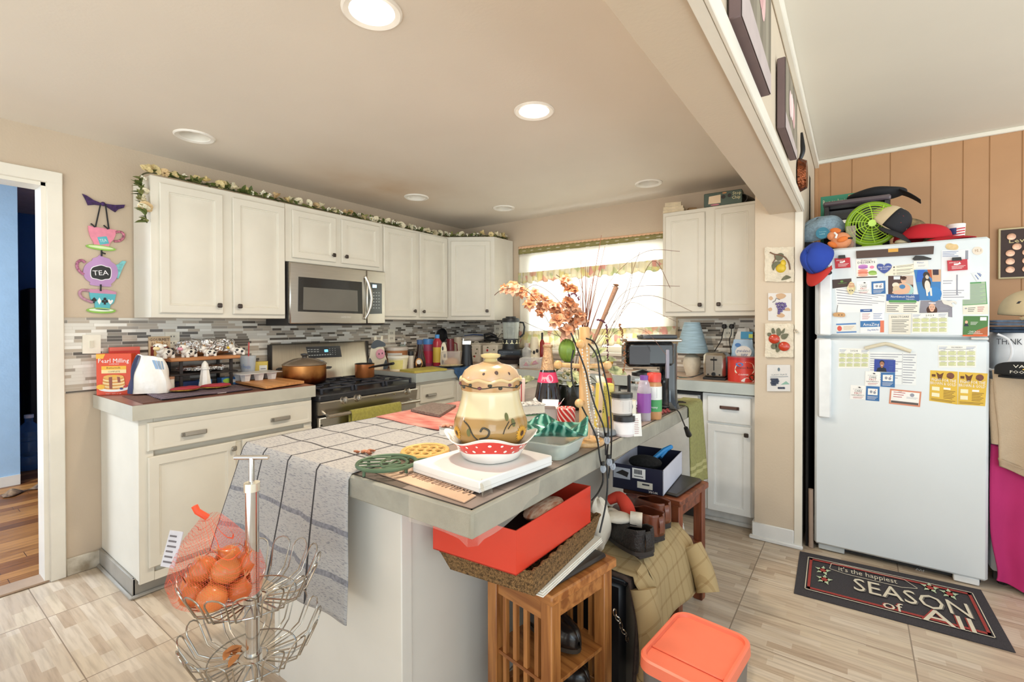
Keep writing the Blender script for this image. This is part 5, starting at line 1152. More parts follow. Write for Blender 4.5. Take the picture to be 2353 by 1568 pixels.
fm=lambda u,v:V((-W/2+u*W,-.0508,v*h));art(t,fm,[('p',mt('e8d0b0',.5),[(.12,.2),(.14,.75),(.45,.8),(.45,.2)]),('e',DARK,(.52,.6,.06,.14)),('e',DARK,(.68,.65,.05,.14)),('e',mt('c08a5a',.5),(.55,.88,.06,.06)),('t',mt('e8e0b0',.5),('Stop',.76,.98,.66,.22)),('t',mt('e8e0b0',.5),('Chip',.74,.96,.36,.22)),('e',mt('c87a8a',.5),(.3,.1,.12,.06))])
p=onR(1716,3.72);t=thing('cardboard_tube','black rolled poster tube on the right wall cabinet beside the beam','tube',p,R(80));g=G(mt('1f1d1d',.4));r=.032;g.M=TR(0,0,r)@RY(R(90));g.lathe([(r*.9,-.08),(r,-.08),(r,.08),(r*.9,.08),(r*.9,-.08)]);g.build('tube',t)
# ================================================================ on the island
ZI=IZ+.0016
def A(px,py,z=ZI):return at(px,py,'z',z)
def atd(px,py,d):
 r_=ray(px,py);return V((0,0,CAMZ))+r_*(d/(-sin(YAW)*r_.x+cos(YAW)*r_.y))
YAWR=YAW
# --- grey checked tablecloth draped over the near left corner
M_CL,N,L,b=new_mat('linen');b.inputs['Roughness'].default_value=.95
tc=N.new('ShaderNodeTexCoord');mp=N.new('ShaderNodeMapping');mp.inputs['Scale'].default_value=(34,200,260);L.new(tc.outputs['Object'],mp.inputs[0]);nz=N.new('ShaderNodeTexNoise');nz.inputs['Scale'].default_value=1.6;nz.inputs['Detail'].default_value=4;L.new(mp.outputs[0],nz.inputs[0])
rp=N.new('ShaderNodeValToRGB');e=rp.color_ramp.elements;e[0].position=.34;e[0].color=(*lin('85858a'),1);e[1].position=.48;e[1].color=(*lin('b0adaa'),1);L.new(nz.outputs[0],rp.inputs[0]);L.new(rp.outputs[0],b.inputs['Base Color'])
bp=N.new('ShaderNodeBump');bp.inputs['Strength'].default_value=.3;L.new(nz.outputs[0],bp.inputs['Height']);L.new(bp.outputs[0],b.inputs['Normal'])
M_ST1=mt('3b393b',.95);M_ST2=mt('84848a',.95,nv=.3,ns=90)
def breaks(a,b_,n,lines):
 s_=set(round(a+(b_-a)*i/n,4)for i in range(n+1))
 for c,hw in lines:s_|={round(c-hw,4),round(c+hw,4)}
 return sorted(x for x in s_ if a<=x<=b_)
CXR=-1.237;U=breaks(0,.668,44,[(u,.004)for u in(.002,.157,.325,.50)]);HD=.425
VL=[(-.16,.004),(.0+.2,.004),(.36,.0045),(.54,.004),(.75,.004)]
Vv=breaks(-HD,.75,60,[(-.17,.008),(-.31,.009),(.14,.004),(.31,.004),(.49,.004),(.66,.004)])
def cl(u,v):      # u across from the left edge, v < 0 hangs down
 x=IX0-.004+u
 if v>=.012:return V((x,IY0+v,IZ+.004+.0015*sin(31*u+7*v)))
 if v>-.012:a=(v+.012)/.024;return V((x,IY0-.009+.021*a,IZ-.010+.0155*sin(a*pi/2)**.8))
 d=-v-.012;k=d/HD;t_=u/.668
 fl=-.13*(1-t_)**1.5*k**.9+.012*t_*k
 ln=d*(1.-.10*(1-t_)*sin(pi*t_*1.1)+.05*t_)
 wav=(.018*sin(13*u+1.)+.012*sin(27*u+2*k))*k
 return V((x+fl,IY0-.006-.012*k-abs(wav)-.035*k*(1-t_),IZ-.010-ln))
vs=[cl(u,v)for v in Vv for u in U];nu=len(U);g=G(M_CL)
F0={0:[],1:[],2:[]}
for j in range(len(Vv)-1):
 for i in range(nu-1):
  uu=(U[i]+U[i+1])/2;vv=(Vv[j]+Vv[j+1])/2;k=0
  if any(abs(uu-c)<.004 for c in(.002,.157,.325,.50)):k=1
  elif any(abs(vv-c)<.0045 for c in(.14,.31,.49,.66)):k=1
  elif abs(vv+.17)<.008 or abs(vv+.31)<.009:k=2
  F0[k].append((j*nu+i,j*nu+i+1,(j+1)*nu+i+1,(j+1)*nu+i))
g.add(vs,F0[0],M_CL);n0=len(vs)
for k,m in((1,M_ST1),(2,M_ST2)):g._m(m);g.f+=F0[k];g.mi+=[g.mats.index(m)]*len(F0[k])
g.top('tablecloth','grey checked linen tablecloth draped over the island corner','tablecloth',solid=.0025)
# --- red place mat, bark mat
P=[V((-1.89,1.475,0)),V((-1.435,1.44,0)),V((-1.42,2.06,0)),V((-1.88,2.06,0))]
M_RM=mt('d9a090',.85,nv=.1,ns=7,h2='b5564e',bump=.3,bs=60,sc=(1,2.5,1))
def rm(u,v):q=P[0].lerp(P[1],u).lerp(P[3].lerp(P[2],u),v);return V((q.x,q.y,ZI+.0075+.002*sin(8*u+6*v)))
g=G(M_RM);g.grid(rm,16,20);g.top('place_mat','faded red patterned place mat at the island back edge, behind the cookie jar','place mat',solid=.004)
g=G(mt('7a6a60',.9,nv=.35,ns=110,bump=.6,bs=160));q=[(p.x,p.y)for p in(A(944,951),A(1011,965),A(1048,941),A(992,935))];g.prism(q,.012,TR(0,0,ZI+.012));g.top('trivet_mat','grey brown bark textured mat on the faded red place mat','mat')
# --- tin can with trinkets
p=A(1027,1000);t=thing('tin_can','small open tin of pink trinkets left of the polka dot dish','tin',p);r=wd(p,17.5);h=hz(p,980)-ZI
g=G(mt('c9c8c4',.3,.5,nv=.1,ns=60));g.lathe([(0,.002),(r,.002),(r,h),(r*.95,h),(r*.95,.006),(0,.006)],n=32);g.build('can',t)
g=G(mt('eceae4',.5));g.lathe([(r*1.01,h*.15),(r*1.01,h*.75)],n=32);g.build('paper_label',t)
for k in range(9):a=k*2.4;g=G(mt(('e7c9c0','d8a090','c98a70')[k%3],.5));g.ball((r*.55*cos(a),r*.55*sin(a),h*.9+.004*(k%3)),(.012,.008,.007),nu=10,nv=6,M=RZ(a).to_3x3().to_4x4());g.build('trinket',t)
# --- trivets
c=A(889,1062,ZI+.03);c.z=ZI+.0015
t=thing('trivet','green cast iron oval trivet with openwork on the tablecloth edge','trivet',c,YAW+R(8),'openwork trivets');M_TG=mt('566e54',.45,.2,nv=.15)
ra,rb,zt_=wd(c,66),.085,.026
g=G(M_TG);g.tube([(ra*cos(a),rb*sin(a),zt_)for a in[2*pi*i/40 for i in range(40)]],.006,closed=True);g.build('rim',t)
g=G(M_TG)
for k in range(-4,5,2):y=k*rb/5.2;xx=ra*sqrt(max(0,1-(y/rb)**2));g.tube([(-xx,y,zt_),(xx*.1 if k>-1 else xx,y,zt_)],.0035,n=6)
g.tube(spl([(0,-rb*.6,zt_),(ra*.5,-rb*.5,zt_),(ra*.7,0,zt_),(ra*.45,rb*.55,zt_),(0,rb*.5,zt_),(-ra*.2,0,zt_)],6),.0045,n=6,closed=True);g.tube(spl([(ra*.1,-rb*.3,zt_),(ra*.45,-rb*.1,zt_),(ra*.3,rb*.25,zt_)],6),.004,n=6,closed=True);g.build('grille',t)
for x,y in((-.7,-.5),(.7,-.5),(.7,.5),(-.7,.5)):g=G(M_TG);g.rod((x*ra,y*rb,0),(x*ra*.98,y*rb,zt_),.005);g.build('leg',t)
g=G(M_TG);g.tube([(ra+.03*(1-cos(a))-.002,.022*sin(a),zt_)for a in[2*pi*i/16 for i in range(16)]],.005,n=6,closed=True);g.build('handle',t)
c=A(977,1041,ZI+.008);c.z=ZI+.0045
t=thing('trivet','honey wooden trivet of pierced loops beside the green trivet','trivet',c,YAW+R(-8),'openwork trivets');M_TW=mt('d8b068',.45,nv=.12)
ra,rb,zt_=wd(c,50),.085,.009
g=G(M_TW);g.tube([(ra*cos(a),rb*sin(a),zt_)for a in[2*pi*i/36 for i in range(36)]],.009,closed=True);g.build('rim',t)
g=G(M_TW)
for i in range(4):
 for j in range(3):
  x,y=(i-1.5)*ra*.42,(j-1)*rb*.48
  g.tube([(x+ra*.2*cos(a),y+rb*.24*sin(a),zt_)for a in[2*pi*k/14 for k in range(14)]],.006,n=6,closed=True)
g.build('loops',t)
c=A(838,1045);rn=random.Random(5);t=thing('pecan_pile','small pile of pecan pieces on the tablecloth','nuts',c+V((0,0,.004)))
for k in range(16):g=G(mt(('a86a4a','8c5238','c48a68')[k%3],.6));g.M=TR(rn.gauss(0,.017),rn.gauss(0,.012),.005+.004*(k%2))@RZ(rn.uniform(0,6));g.ball((0,0,0),(.009,.005,.004),nu=8,nv=6);g.build('pecan',t)
# --- cardboard, striped mat, white boxed frame
g=G(mt('d6b498',.75,nv=.05));q=[A(853.5,1085),A(1067,1158),A(1094,1142),A(900,1070)];g.prism([(p.x,p.y)for p in q],.003,TR(0,0,ZI+.001));g.top('cardboard_sheet','strip of tan cardboard sticking out from under the white box','cardboard')
g=G(mt('8a6a52',.85,nv=.4,ns=40,h2='e0c4b0',sc=(8,1,1)));g.prism([(-1.15,.985),(-.83,.965),(-.80,1.25),(-1.13,1.27)],.002,TR(0,0,ZI+.005))
rn=random.Random(8)
for k in range(26):x=-1.14+.31*k/25;y=.985-.02*k/25;g.tube([(x,y,ZI+.0062),(x+rn.uniform(-.006,.006),y-.022,ZI+.0055)],.0018,n=5)
g.top('fringed_mat','brown fringed mat under the white box','mat')
wa,wb,wc=V((-.805,.962,0)),V((-1.089,.985,0)),V((-.775,1.305,0));ex=(wa-wb);W=ex.length;ex.normalize();D=.33
t=thing('gift_box','flat white box in torn clear wrap under the polka dot dish','box',(wa+wb)/2+V((ex.y*-D/2*-0,0,0))+V((-ex.y,ex.x,0))*D/2+V((0,0,ZI+.0075)),atan2(ex.y,ex.x));HB=.032
g=G(mt('ecebe8',.4,nv=.02));g.box(-W/2,W/2,-D/2,D/2,0,HB,b=.003);g.build('carton',t)
g=G(mt('d9d7d2',.4));g.box(-W/2-.0008,W/2+.0008,-D/2-.0008,D/2+.0008,HB*.36,HB*.40);g.build('seam',t)
g=G(M_FILM);g.grid(lambda u,v:V((W/2+.002+.03*(u-.5)+.02*v,-D/2-.012*v+.05*abs(u-.5),.004+(HB-.006)*(1-v)+.004*sin(9*u))),10,4);g.build('plastic_wrap',t)
DISHC=t.location+V((0,0,HB+.0005))
# --- polka dot dish
p=A(1128,1051,ZI+.0075+HB+.001);t=thing('polka_dot_dish','red polka dot baking dish with white base, under the cookie jar','dish',p,YAW)
def sq_(a,e):return(abs(cos(a))**e+abs(sin(a))**e)**(-1/e)
hd=.077;R1,R0=wd(p,108),wd(p,66)
def dish(prof,n,m,t,name):
 g=G(m);vs=[]
 for i in range(n):
  a=2*pi*i/n;q=sq_(a,1.65)
  for r,z,k in prof:vs.append((r*q*cos(a),r*q*sin(a)*.93,z+k*.012*(cos(4*a)-.2)))
 k=len(prof);g.add(vs,[(i*k+j,((i+1)%n)*k+j,((i+1)%n)*k+j+1,i*k+j+1)for i in range(n)for j in range(k-1)]);return g.build(name,t)
WH=mt('f3efe8',.2,coat=.5);RD=mt('d8392e',.2,coat=.5)
dish([(0,.0,0),(R0*.92,0,0),(R0,.004,0),(R0*1.2,.034,.3)],64,WH,t,'base')
rb_=dish([(R0*1.2,.034,.3),(R0*1.52,.07,.8)],64,RD,t,'red_band')
dish([(R0*1.52,.07,.8),(R1,hd,1),(R1*.985,hd+.002,1),(R0*1.46,.071,.8),(R0*1.13,.038,.3),(R0*.93,.014,0),(0,.011,0)],64,WH,t,'inside')
g=G(WH);rn=random.Random(2)
for i in range(44):
 a=2*pi*i/44+rn.uniform(-.02,.02);f=(.28,.72)[i%2]+rn.uniform(-.08,.08);rr=(.0055,.0038,.0046)[i%3]
 q=sq_(a,1.65);r_=R0*(1.2+.32*f);z=.034+.036*f+(.3+.5*f)*.012*(cos(4*a)-.2)
 c=V((r_*q*cos(a),r_*q*sin(a)*.93,z));n_=V((cos(a),sin(a),-.0)).normalized()
 a2=a+.01;q2=sq_(a2,1.65);tn=(V((r_*q2*cos(a2),r_*q2*sin(a2)*.93,z))-c).normalized();up=V((cos(a)*R0*.33,sin(a)*R0*.32,.036)).normalized();nn=tn.cross(up).normalized()
 if nn.dot(V((cos(a),sin(a),0)))<0:nn=-nn
 g.add([c+nn*.0008+tn*rr*cos(b_)+up*rr*sin(b_)for b_ in[2*pi*k/12 for k in range(12)]],[tuple(range(12))])
g.build('dots',rb_,recalc=False)
# --- cookie jar
pj=p+V((0,0,.0125));dj=dep(pj)
t=thing('cookie_jar','large cream pottery cookie jar with sunflowers and a domed knob lid','cookie jar',pj,YAW)
k=dj/FPX;zz=lambda py:(1042-py)*k*1.0
PR=[(0,1042),(48,1042),(54,1037),(63,1022),(73,1008),(81,995),(85,980),(83,962),(77,946),(71,927),(67,910),(66,897),(67.5,893)]
M_JAR,N,L,b=new_mat('jar_glaze');b.inputs['Roughness'].default_value=.15;b.inputs['Coat Weight'].default_value=.4
tc=N.new('ShaderNodeTexCoord');sp=N.new('ShaderNodeSeparateXYZ');L.new(tc.outputs['Object'],sp.inputs[0]);nz=N.new('ShaderNodeTexNoise');nz.inputs['Scale'].default_value=9;L.new(tc.outputs['Object'],nz.inputs[0])
ma=N.new('ShaderNodeMath');ma.operation='MULTIPLY_ADD';ma.inputs[1].default_value=.02;L.new(nz.outputs[0],ma.inputs[0]);L.new(sp.outputs[2],ma.inputs[2])
mr=N.new('ShaderNodeMapRange');mr.inputs[1].default_value=0;mr.inputs[2].default_value=.3;M_JAR.name='jar_glaze';L.new(ma.outputs[0],mr.inputs[0])
rp=N.new('ShaderNodeValToRGB');e=rp.color_ramp.elements;e[0].color=(*lin('6e5226'),1);e[1].position=1;e[1].color=(*lin('e2d3ac'),1)
for p_,c_ in((.2,'94703a'),(.38,'b08a50'),(.44,'a98450'),(.465,'e2d2a8')):q=e.new(p_);q.position=p_;q.color=(*lin(c_),1)
L.new(mr.outputs[0],rp.inputs[0]);L.new(rp.outputs[0],b.inputs['Base Color'])
prof=[(r*k,zz(y))for r,y in PR];prof=[prof[0]]+[(max(0,a),b_)for a,b_ in spl(prof[1:],3,False)]
g=G(M_JAR);g.lathe(prof,n=56);body=g.build('jar_body',t)
def rad(z):
 for(r0,z0),(r1,z1)in zip(prof,prof[1:]):
  if z0<=z<=z1:return r0+(r1-r0)*(z-z0)/max(1e-9,z1-z0)
 return prof[-1][0]
M_COL=mt('b98a52',.2,nv=.15,ns=20,coat=.4)
g=G(M_COL);g.lathe([(67.5*k,zz(893)),(68.5*k,zz(880)),(69*k,zz(870)),(67*k,zz(868)),(64*k,zz(872))],n=72,wave=None);
vs=[];col=g.build('collar',t)
g=G(mt('d9c090',.2,coat=.4));g.tube([(69*k*cos(a),69*k*sin(a),zz(869.5)+.0035*sin(9*a))for a in[2*pi*i/90 for i in range(90)]],.0045,n=8,closed=True);g.build('rim',t)
g=G(mt('d8b49a',.2,nv=.1,ns=12,h2='caa878',coat=.4));g.lathe([(67*k,zz(869)),(66*k,zz(862)),(60*k,zz(850)),(46*k,zz(840)),(26*k,zz(835)),(17*k,zz(830)),(0,zz(829))],n=56);lid=g.build('lid',t)
g=G(mt('cdbb84',.2,coat=.4));g.lathe([(17*k,zz(831)),(14*k,zz(826)),(13*k,zz(824)),(22*k,zz(820)),(23*k,zz(815)),(14*k,zz(812)),(0,zz(811))],n=32);g.build('lid_knob',lid)
def onj(a,z,e=.0012):r_=rad(z)+e;return V((r_*sin(a),-r_*cos(a),z))   # a = 0 faces the camera
M_VINE=mt('3a3428',.4);M_SUN=mt('d8a030',.4,nv=.15,ns=40)
g=G(M_VINE)
def vine(pts,w):g.tube([onj(a,zz(y),.0005)for a,y in spl(pts,6,False)],w,n=6)
vine([(-.75,955),(-.55,965),(-.4,985),(-.2,1000),(0,1010),(.25,1016)],.0022);vine([(-.25,990),(-.05,985),(.0,972),(-.15,966),(-.22,974)],.003);vine([(.15,1012),(.35,1008),(.4,998),(.25,995)],.003);vine([(.55,955),(.42,968),(.36,980)],.0015);vine([(.75,960),(.6,962),(.5,970)],.0015)
g.build('painted_vine',body)
def blob(g,a0,y0,pts,m,e):g.add([onj(a0+dx,zz(y0)+dz,e)for dx,dz in pts],[tuple(range(len(pts)))],m)
for a0,y0,s_ in((.98,985,1.),(-1.05,985,.9),(-.35,1010,.55)):
 g=G()
 for i in range(16):
  a=2*pi*i/16;da,dz=cos(a),sin(a);L1_=.026*s_;q=k*80
  pts=[(da*.006*s_/q-dz*.003*s_/q,dz*.006*s_+da*.003*s_),(da*L1_*.7/q-dz*.004*s_/q,dz*L1_*.7+da*.004*s_),(da*L1_/q,dz*L1_),(da*L1_*.7/q+dz*.004*s_/q,dz*L1_*.7-da*.004*s_)]
  blob(g,a0,y0,pts,M_SUN,.0012+.0002*(i%2))
 blob(g,a0,y0,[(.007*s_*cos(a)/(k*80),.008*s_*sin(a))for a in[2*pi*i/14 for i in range(14)]],mt('4a2a14',.5),.002);g.build('painted_sunflower',body,recalc=False)
g=G()
for a0,y0 in((-.55,978),(.5,945),(.68,958),(.05,996)):blob(g,a0,y0,[(.06*sin(t_),.012*cos(t_))for t_ in[2*pi*i/12 for i in range(12)]],mt('6a6a3a',.5),.0012)
g.build('painted_leaves',body,recalc=False)
g=G(M_VINE);g.tube([(68.8*k*sin(a),-68.8*k*cos(a),zz(883)+.003*sin(5*a))for a in[-1.5+.1*i for i in range(31)]],.0016,n=5)
for i in range(9):a=-1.3+.33*i;g.ball((68.8*k*sin(a),-68.8*k*cos(a),zz(881)+.004*(-1)**i),(.007,.003,.005),mt('6a3a42',.4)if i%3==0 else None,8,6)
g.build('painted_vine',col)
g=G(mt('5a4238',.5))
for a,y in((-.2,856),(.25,852),(.75,856)):
 r_=62*k;g.ball((r_*.97*sin(a),-r_*.97*cos(a),zz(y)),(.006,.004,.008),nu=10,nv=6)
g.build('painted_leaves',lid)
# --- glass baking pan and teal glass dish
t=thing('baking_pan','clear glass baking pan under the teal glass dish','baking pan',(-.865,1.445,ZI),R(4));GL=glass('dfe6e0',.05,.3)
g=G(GL);w0,d0,hh=.085,.102,.052
def rr_(w,d,z,n=6):
 o=[]
 for cx,cy,a0 in((w-.03,d-.03,0),(-w+.03,d-.03,90),(-w+.03,-d+.03,180),(w-.03,-d+.03,270)):
  for i in range(n):a=R(a0+90*i/(n-1));o.append((cx+.03*cos(a),cy+.03*sin(a),z))
 return o
rings=[rr_(w0*.8,d0*.86,.001),rr_(w0,d0,hh),rr_(w0*1.1,d0*1.08,hh+.002),rr_(w0*1.1,d0*1.08,hh+.006),rr_(w0*.95,d0*.96,hh+.004),rr_(w0*.76,d0*.82,.006)]
n=len(rings[0]);vs=sum(rings,[]);g.add(vs,[(k_*n+i,k_*n+(i+1)%n,(k_+1)*n+(i+1)%n,(k_+1)*n+i)for k_ in range(5)for i in range(n)]+[tuple(range(n))[::-1],tuple(5*n+i for i in range(n))]);g.build('pan',t)
M_TEALG,N,L,b=new_mat('teal_glass');b.inputs['Roughness'].default_value=.08;b.inputs['Coat Weight'].default_value=.6
tc=N.new('ShaderNodeTexCoord');wv=N.new('ShaderNodeTexWave');wv.inputs['Scale'].default_value=9;wv.inputs['Distortion'].default_value=9;wv.inputs['Detail'].default_value=2;L.new(tc.outputs['Object'],wv.inputs[0]);rp=N.new('ShaderNodeValToRGB');e=rp.color_ramp.elements;e[0].color=(*lin('0c5a4e'),1);e[1].color=(*lin('9ad0c0'),1);e[0].position=.35;q=e.new(.6);q.color=(*lin('1f8a76'),1);L.new(wv.outputs[0],rp.inputs[0]);L.new(rp.outputs[0],b.inputs['Base Color'])
lw=N.new('ShaderNodeBsdfTransparent');lw.inputs[0].default_value=(.6,.85,.8,1);mx=N.new('ShaderNodeMixShader');mx.inputs[0].default_value=.72;L.new(lw.outputs[0],mx.inputs[1]);L.new(b.outputs[0],mx.inputs[2]);L.new(mx.outputs[0],N['Material Output'].inputs[0])
t=thing('glass_dish','wavy teal art glass dish sitting in the glass baking pan','glass dish',(-.872,1.46,ZI+.054),YAW+R(-10))
def teal(u,v):
 a=2*pi*u;r_=.015+.085*v;q=sq_(a,3.2);w_=sin(4*a+.6)*.017*v**2+sin(7*a)*.007*v**2
 return V((r_*q*cos(a)*1.2,r_*q*sin(a),.006+.038*v**1.6+w_+.010*sin(3*a)*v))
g=G(M_TEALG);g.grid(teal,64,14);g.build('bowl',t,solid=.005)
# --- mug tree with lights and beads
p=A(1343,1019);t=thing('mug_tree','light wooden mug tree with ball-ended pegs','mug tree',p,YAW);MW=wood('d8a468','e8c08c',2,.4)
K=dep(p)/FPX;Z=lambda y:hz(p,y)-ZI;H=Z(752)
g=G(MW);g.lathe([(0,0),(.072,0),(.075,.006),(.072,.016),(.03,.02),(0,.02)],n=40);g.build('base',t)
g=G(MW);g.lathe([(.0205,.018),(.0205,H-.004),(.018,H),(0,H)],(-.012*0,0,0),n=28);pole=g.build('pole',t)
def peg(d,y,L_):
 g=G(MW);d=V(d).normalized();a=V((0,0,Z(y)))+d*.018;b_=a+d*L_
 g.rod(a,b_,.009,n=12,r2=.0085);g.ball(b_,.0165,nu=16,nv=10);g.build('peg',t)
peg((-1,-.1,.08),843,.085);peg((1,-.1,.06),843,.07);peg((-.35,-1,.12),795,.06);peg((.3,1,.1),795,.07);peg((-.45,-1,.1),925,.055);peg((.45,.9,.1),905,.06)
rz_=YAW;TW=lambda x,y,z:p+Matrix.Rotation(rz_,3,'Z')@V((x,y,z))
def mtp(px,py,off=-.05):return atd(px,py,dep(p)+off)
t2=thing('string_lights','black string light cable looped over the mug tree and hanging off the island edge','string lights',p+V((0,0,.02)))
CB=mt('18181a',.45)
xe=IX1+.012
def hang(px,py,e=.0):return at(px,py,'x',xe+e)
for pts in([mtp(1312,765),mtp(1322,790),mtp(1345,850,-.06),mtp(1352,880,-.06),mtp(1366,930,-.07),mtp(1388,985,-.085),hang(1392,1046)],
   [mtp(1347,778,-.03),mtp(1368,790,-.05),mtp(1384,840,-.06),mtp(1398,900,-.07),mtp(1404,960,-.085),mtp(1405,1008,-.09),hang(1403,1060),hang(1398,1100)],
   [mtp(1318,805,-.02),mtp(1313,835,-.03),mtp(1316,880,-.05),mtp(1330,920,-.06),mtp(1355,970,-.08),mtp(1372,1010,-.09),hang(1378,1050),hang(1386,1100),hang(1376,1130,.01),hang(1360,1150,.02)],
   [mtp(1352,790,-.045),mtp(1372,820,-.06),mtp(1380,880,-.07),mtp(1393,940,-.08),mtp(1398,1000,-.09),hang(1394,1060),hang(1396,1110,.01),hang(1392,1160,.02),hang(1378,1225,.02)]):
 g=G(CB);g.tube(spl(pts,5,False),.0032,n=6);g.build('cable',t2,True)
GB=glass('dfe8f4',.03,.25)
for px,py in((1395,1012),(1408,1072),(1386,1078),(1400,1062)):
 c=hang(px,py,.012);g=G(GB);g.ball(c,(.011,.011,.015),nu=14,nv=8);bb=g.build('bulb',t2,True);g=G(CB);g.rod(c+V((0,0,.012)),c+V((0,0,.026)),.006);g.build('socket',bb,True)
g=G(glass('e8d8d0',.05,.2));
def strand(pts,lb):
 t=thing('bead_necklace',lb,'necklace',pts[0]);q=spl(pts,8,False);acc=0;g=G(mt('f2ede4',.2,coat=.5));last=V(q[0])
 th=G(mt('d8d0c4',.6));th.tube(q,.0006,n=4);th.build('thread',t,True)
 for a in q[1:]:
  a=V(a);acc+=(a-last).length;last=a
  if acc>.0085:g.ball(a,.0036,nu=8,nv=6);acc=0
 o=g.build('beads',t,True);o['kind']='stuff'
strand([mtp(1337,788,-.04),mtp(1340,840,-.045),mtp(1347,880,-.05),mtp(1352,930,-.055),mtp(1362,975,-.06),mtp(1370,985,-.06)],'white bead strand on the mug tree, hanging nearer the pole')
strand([mtp(1348,790,-.045),mtp(1352,850,-.05),mtp(1360,900,-.055),mtp(1366,950,-.06),mtp(1374,985,-.07),mtp(1376,1035,-.085)],'white bead strand on the mug tree, the longer one reaching the island edge')
# --- sparkling juice bottle
p=A(1259,948);K=dep(p)/FPX;Z=lambda y:hz(p,y)-ZI
t=thing('wine_bottle','dark sparkling bottle with gold foil neck and pink label','bottle',p)
g=G(mt('1a100e',.08,coat=.6));g.lathe([(0,0),(31*K,0),(32*K,.01),(31*K,Z(915)),(24*K,Z(880)),(17*K,Z(850)),(0,Z(850))],n=36);g.build('bottle',t)
g=G(mt('c8a078',.3,.4,nv=.2,ns=60,bump=.6,bs=90));g.lathe([(17.5*K,Z(856)),(14*K,Z(835)),(10.5*K,Z(812)),(10*K,Z(800)),(11.5*K,Z(798)),(11.5*K,Z(793)),(0,Z(792))],n=32);g.build('foil',t)
g=G(mt('d83a62',.4));g.lathe([(24*K+.0015,Z(878)),(18*K+.0012,Z(855))],n=36);q=g.build('neck_label',t)
f=lambda u,v:V(((24-6*(v))*K+.0022,0,Z(878)+(Z(855)-Z(878))*v));fm=lambda u,v:RZ(YAW-pi/2+(u-.5)*1.2)@f(u,v)
g=G(mt('f0a0b8',.4));g.poly(ell2(.6,.4,.3,.4,20),fm);g.txt('joyo',-.1,.4,.3,fm,WHITE,.4);g.build('print',q,recalc=False)
g=G(mt('c83848',.4));g.lathe([(31*K+.001,Z(938)),(31*K+.001,Z(922))],n=36);g.build('body_label',t)
# --- books and white box behind the jar
M_ZEB=mt('e8e6e2',.5,nv=0,ns=40,h2='2a2a2c',sc=(3,1,6));pb=A(1224,990)
def book(label,p,rz,W,D,h,mc,grp=None):
 t=thing('book',label,'book',p,rz,grp);g=G(mc);g.box(-W/2,W/2,-D/2,D/2,0,.003);g.box(-W/2,W/2,-D/2,D/2,h-.003,h);g.box(-W/2,-W/2+.003,-D/2,D/2,0,h);g.build('cover',t);g=G(mt('efeadd',.8));g.box(-W/2+.003,W/2-.004,-D/2+.004,D/2-.004,.003,h-.003);g.build('pages',t);return t
pbk=V((-1.165,1.725,ZI+.0045));hb=hz(A(1224,990),957)-ZI
book('white book with green lettering at the bottom of the stack behind the cookie jar',pbk,YAW+R(20),.15,.11,hb*.5,mt('e4e8e4',.5),'books behind the cookie jar');book('white and green book in the middle of the stack behind the cookie jar',pbk+V((0,0,hb*.5+.001)),YAW+R(16),.14,.11,hb*.48,mt('5c8a64',.5),'books behind the cookie jar');book('black and white patterned box topmost behind the cookie jar',pbk+V((.0,0,hb+.002)),YAW+R(20),.13,.10,.04,M_ZEB,'books behind the cookie jar')
p=A(1258,968);t=thing('open_carton','small white carton with its flaps open beside the striped candle','box',p+V((-.03,.06,0)),YAW+R(-12));g=G(mt('efeeea',.5));W,D,h=.082,.07,.05
g.box(-W/2,W/2,-D/2,D/2,0,.002);g.box(-W/2,-W/2+.002,-D/2,D/2,0,h);g.box(W/2-.002,W/2,-D/2,D/2,0,h);g.box(-W/2,W/2,-D/2,-D/2+.002,0,h);g.box(-W/2,W/2,D/2-.002,D/2,0,h);g.build('carton',t)
for M_,w_,l_ in((TR(0,-D/2,h)@RX(R(-28)),W,-.05),(TR(0,D/2,h)@RX(R(35)),W,.05)):g=G(mt('f2f1ee',.5));g.M=M_;g.box(-w_/2,w_/2,min(0,l_),max(0,l_),0,.0015);g.build('flap',t)
for s_ in(-1,1):g=G(mt('f2f1ee',.5));g.M=TR(s_*W/2,0,h)@RY(R(-s_*55));g.box(min(0,s_*.055),max(0,s_*.055),-D/2,D/2,0,.0015);g.build('flap',t)
p=A(1301,972);r=wd(p,21);h=hz(p,937)-ZI;M_CAN,N,L,b=new_mat('candy_stripe');b.inputs['Roughness'].default_value=.35
tc=N.new('ShaderNodeTexCoord');sp=N.new('ShaderNodeSeparateXYZ');L.new(tc.outputs['Object'],sp.inputs[0]);at2=N.new('ShaderNodeMath');at2.operation='ARCTAN2';L.new(sp.outputs[1],at2.inputs[0]);L.new(sp.outputs[0],at2.inputs[1]);ma=N.new('ShaderNodeMath');ma.operation='MULTIPLY_ADD';ma.inputs[1].default_value=1.6;L.new(at2.outputs[0],ma.inputs[0]);m2=N.new('ShaderNodeMath');m2.operation='MULTIPLY';m2.inputs[1].default_value=34;L.new(sp.outputs[2],m2.inputs[0]);L.new(m2.outputs[0],ma.inputs[2]);fr=N.new('ShaderNodeMath');fr.operation='FRACT';L.new(ma.outputs[0],fr.inputs[0])
rp=N.new('ShaderNodeValToRGB');rp.color_ramp.interpolation='CONSTANT';e=rp.color_ramp.elements;e[0].color=(*lin('c8302c'),1);e[1].position=.62;e[1].color=(*lin('f0d8d2'),1);L.new(fr.outputs[0],rp.inputs[0]);L.new(rp.outputs[0],b.inputs['Base Color'])
t=thing('candle','red and white candy striped pillar candle by the mug tree','candle',p);g=G(M_CAN);g.lathe([(0,0),(r,0),(r,h-.004),(r-.004,h),(r*.6,h-.003),(0,h-.005)],n=32);g.build('wax',t);g=G(DARK);g.rod((0,0,h-.006),(0,0,h+.008),.0015);g.build('wick',t)
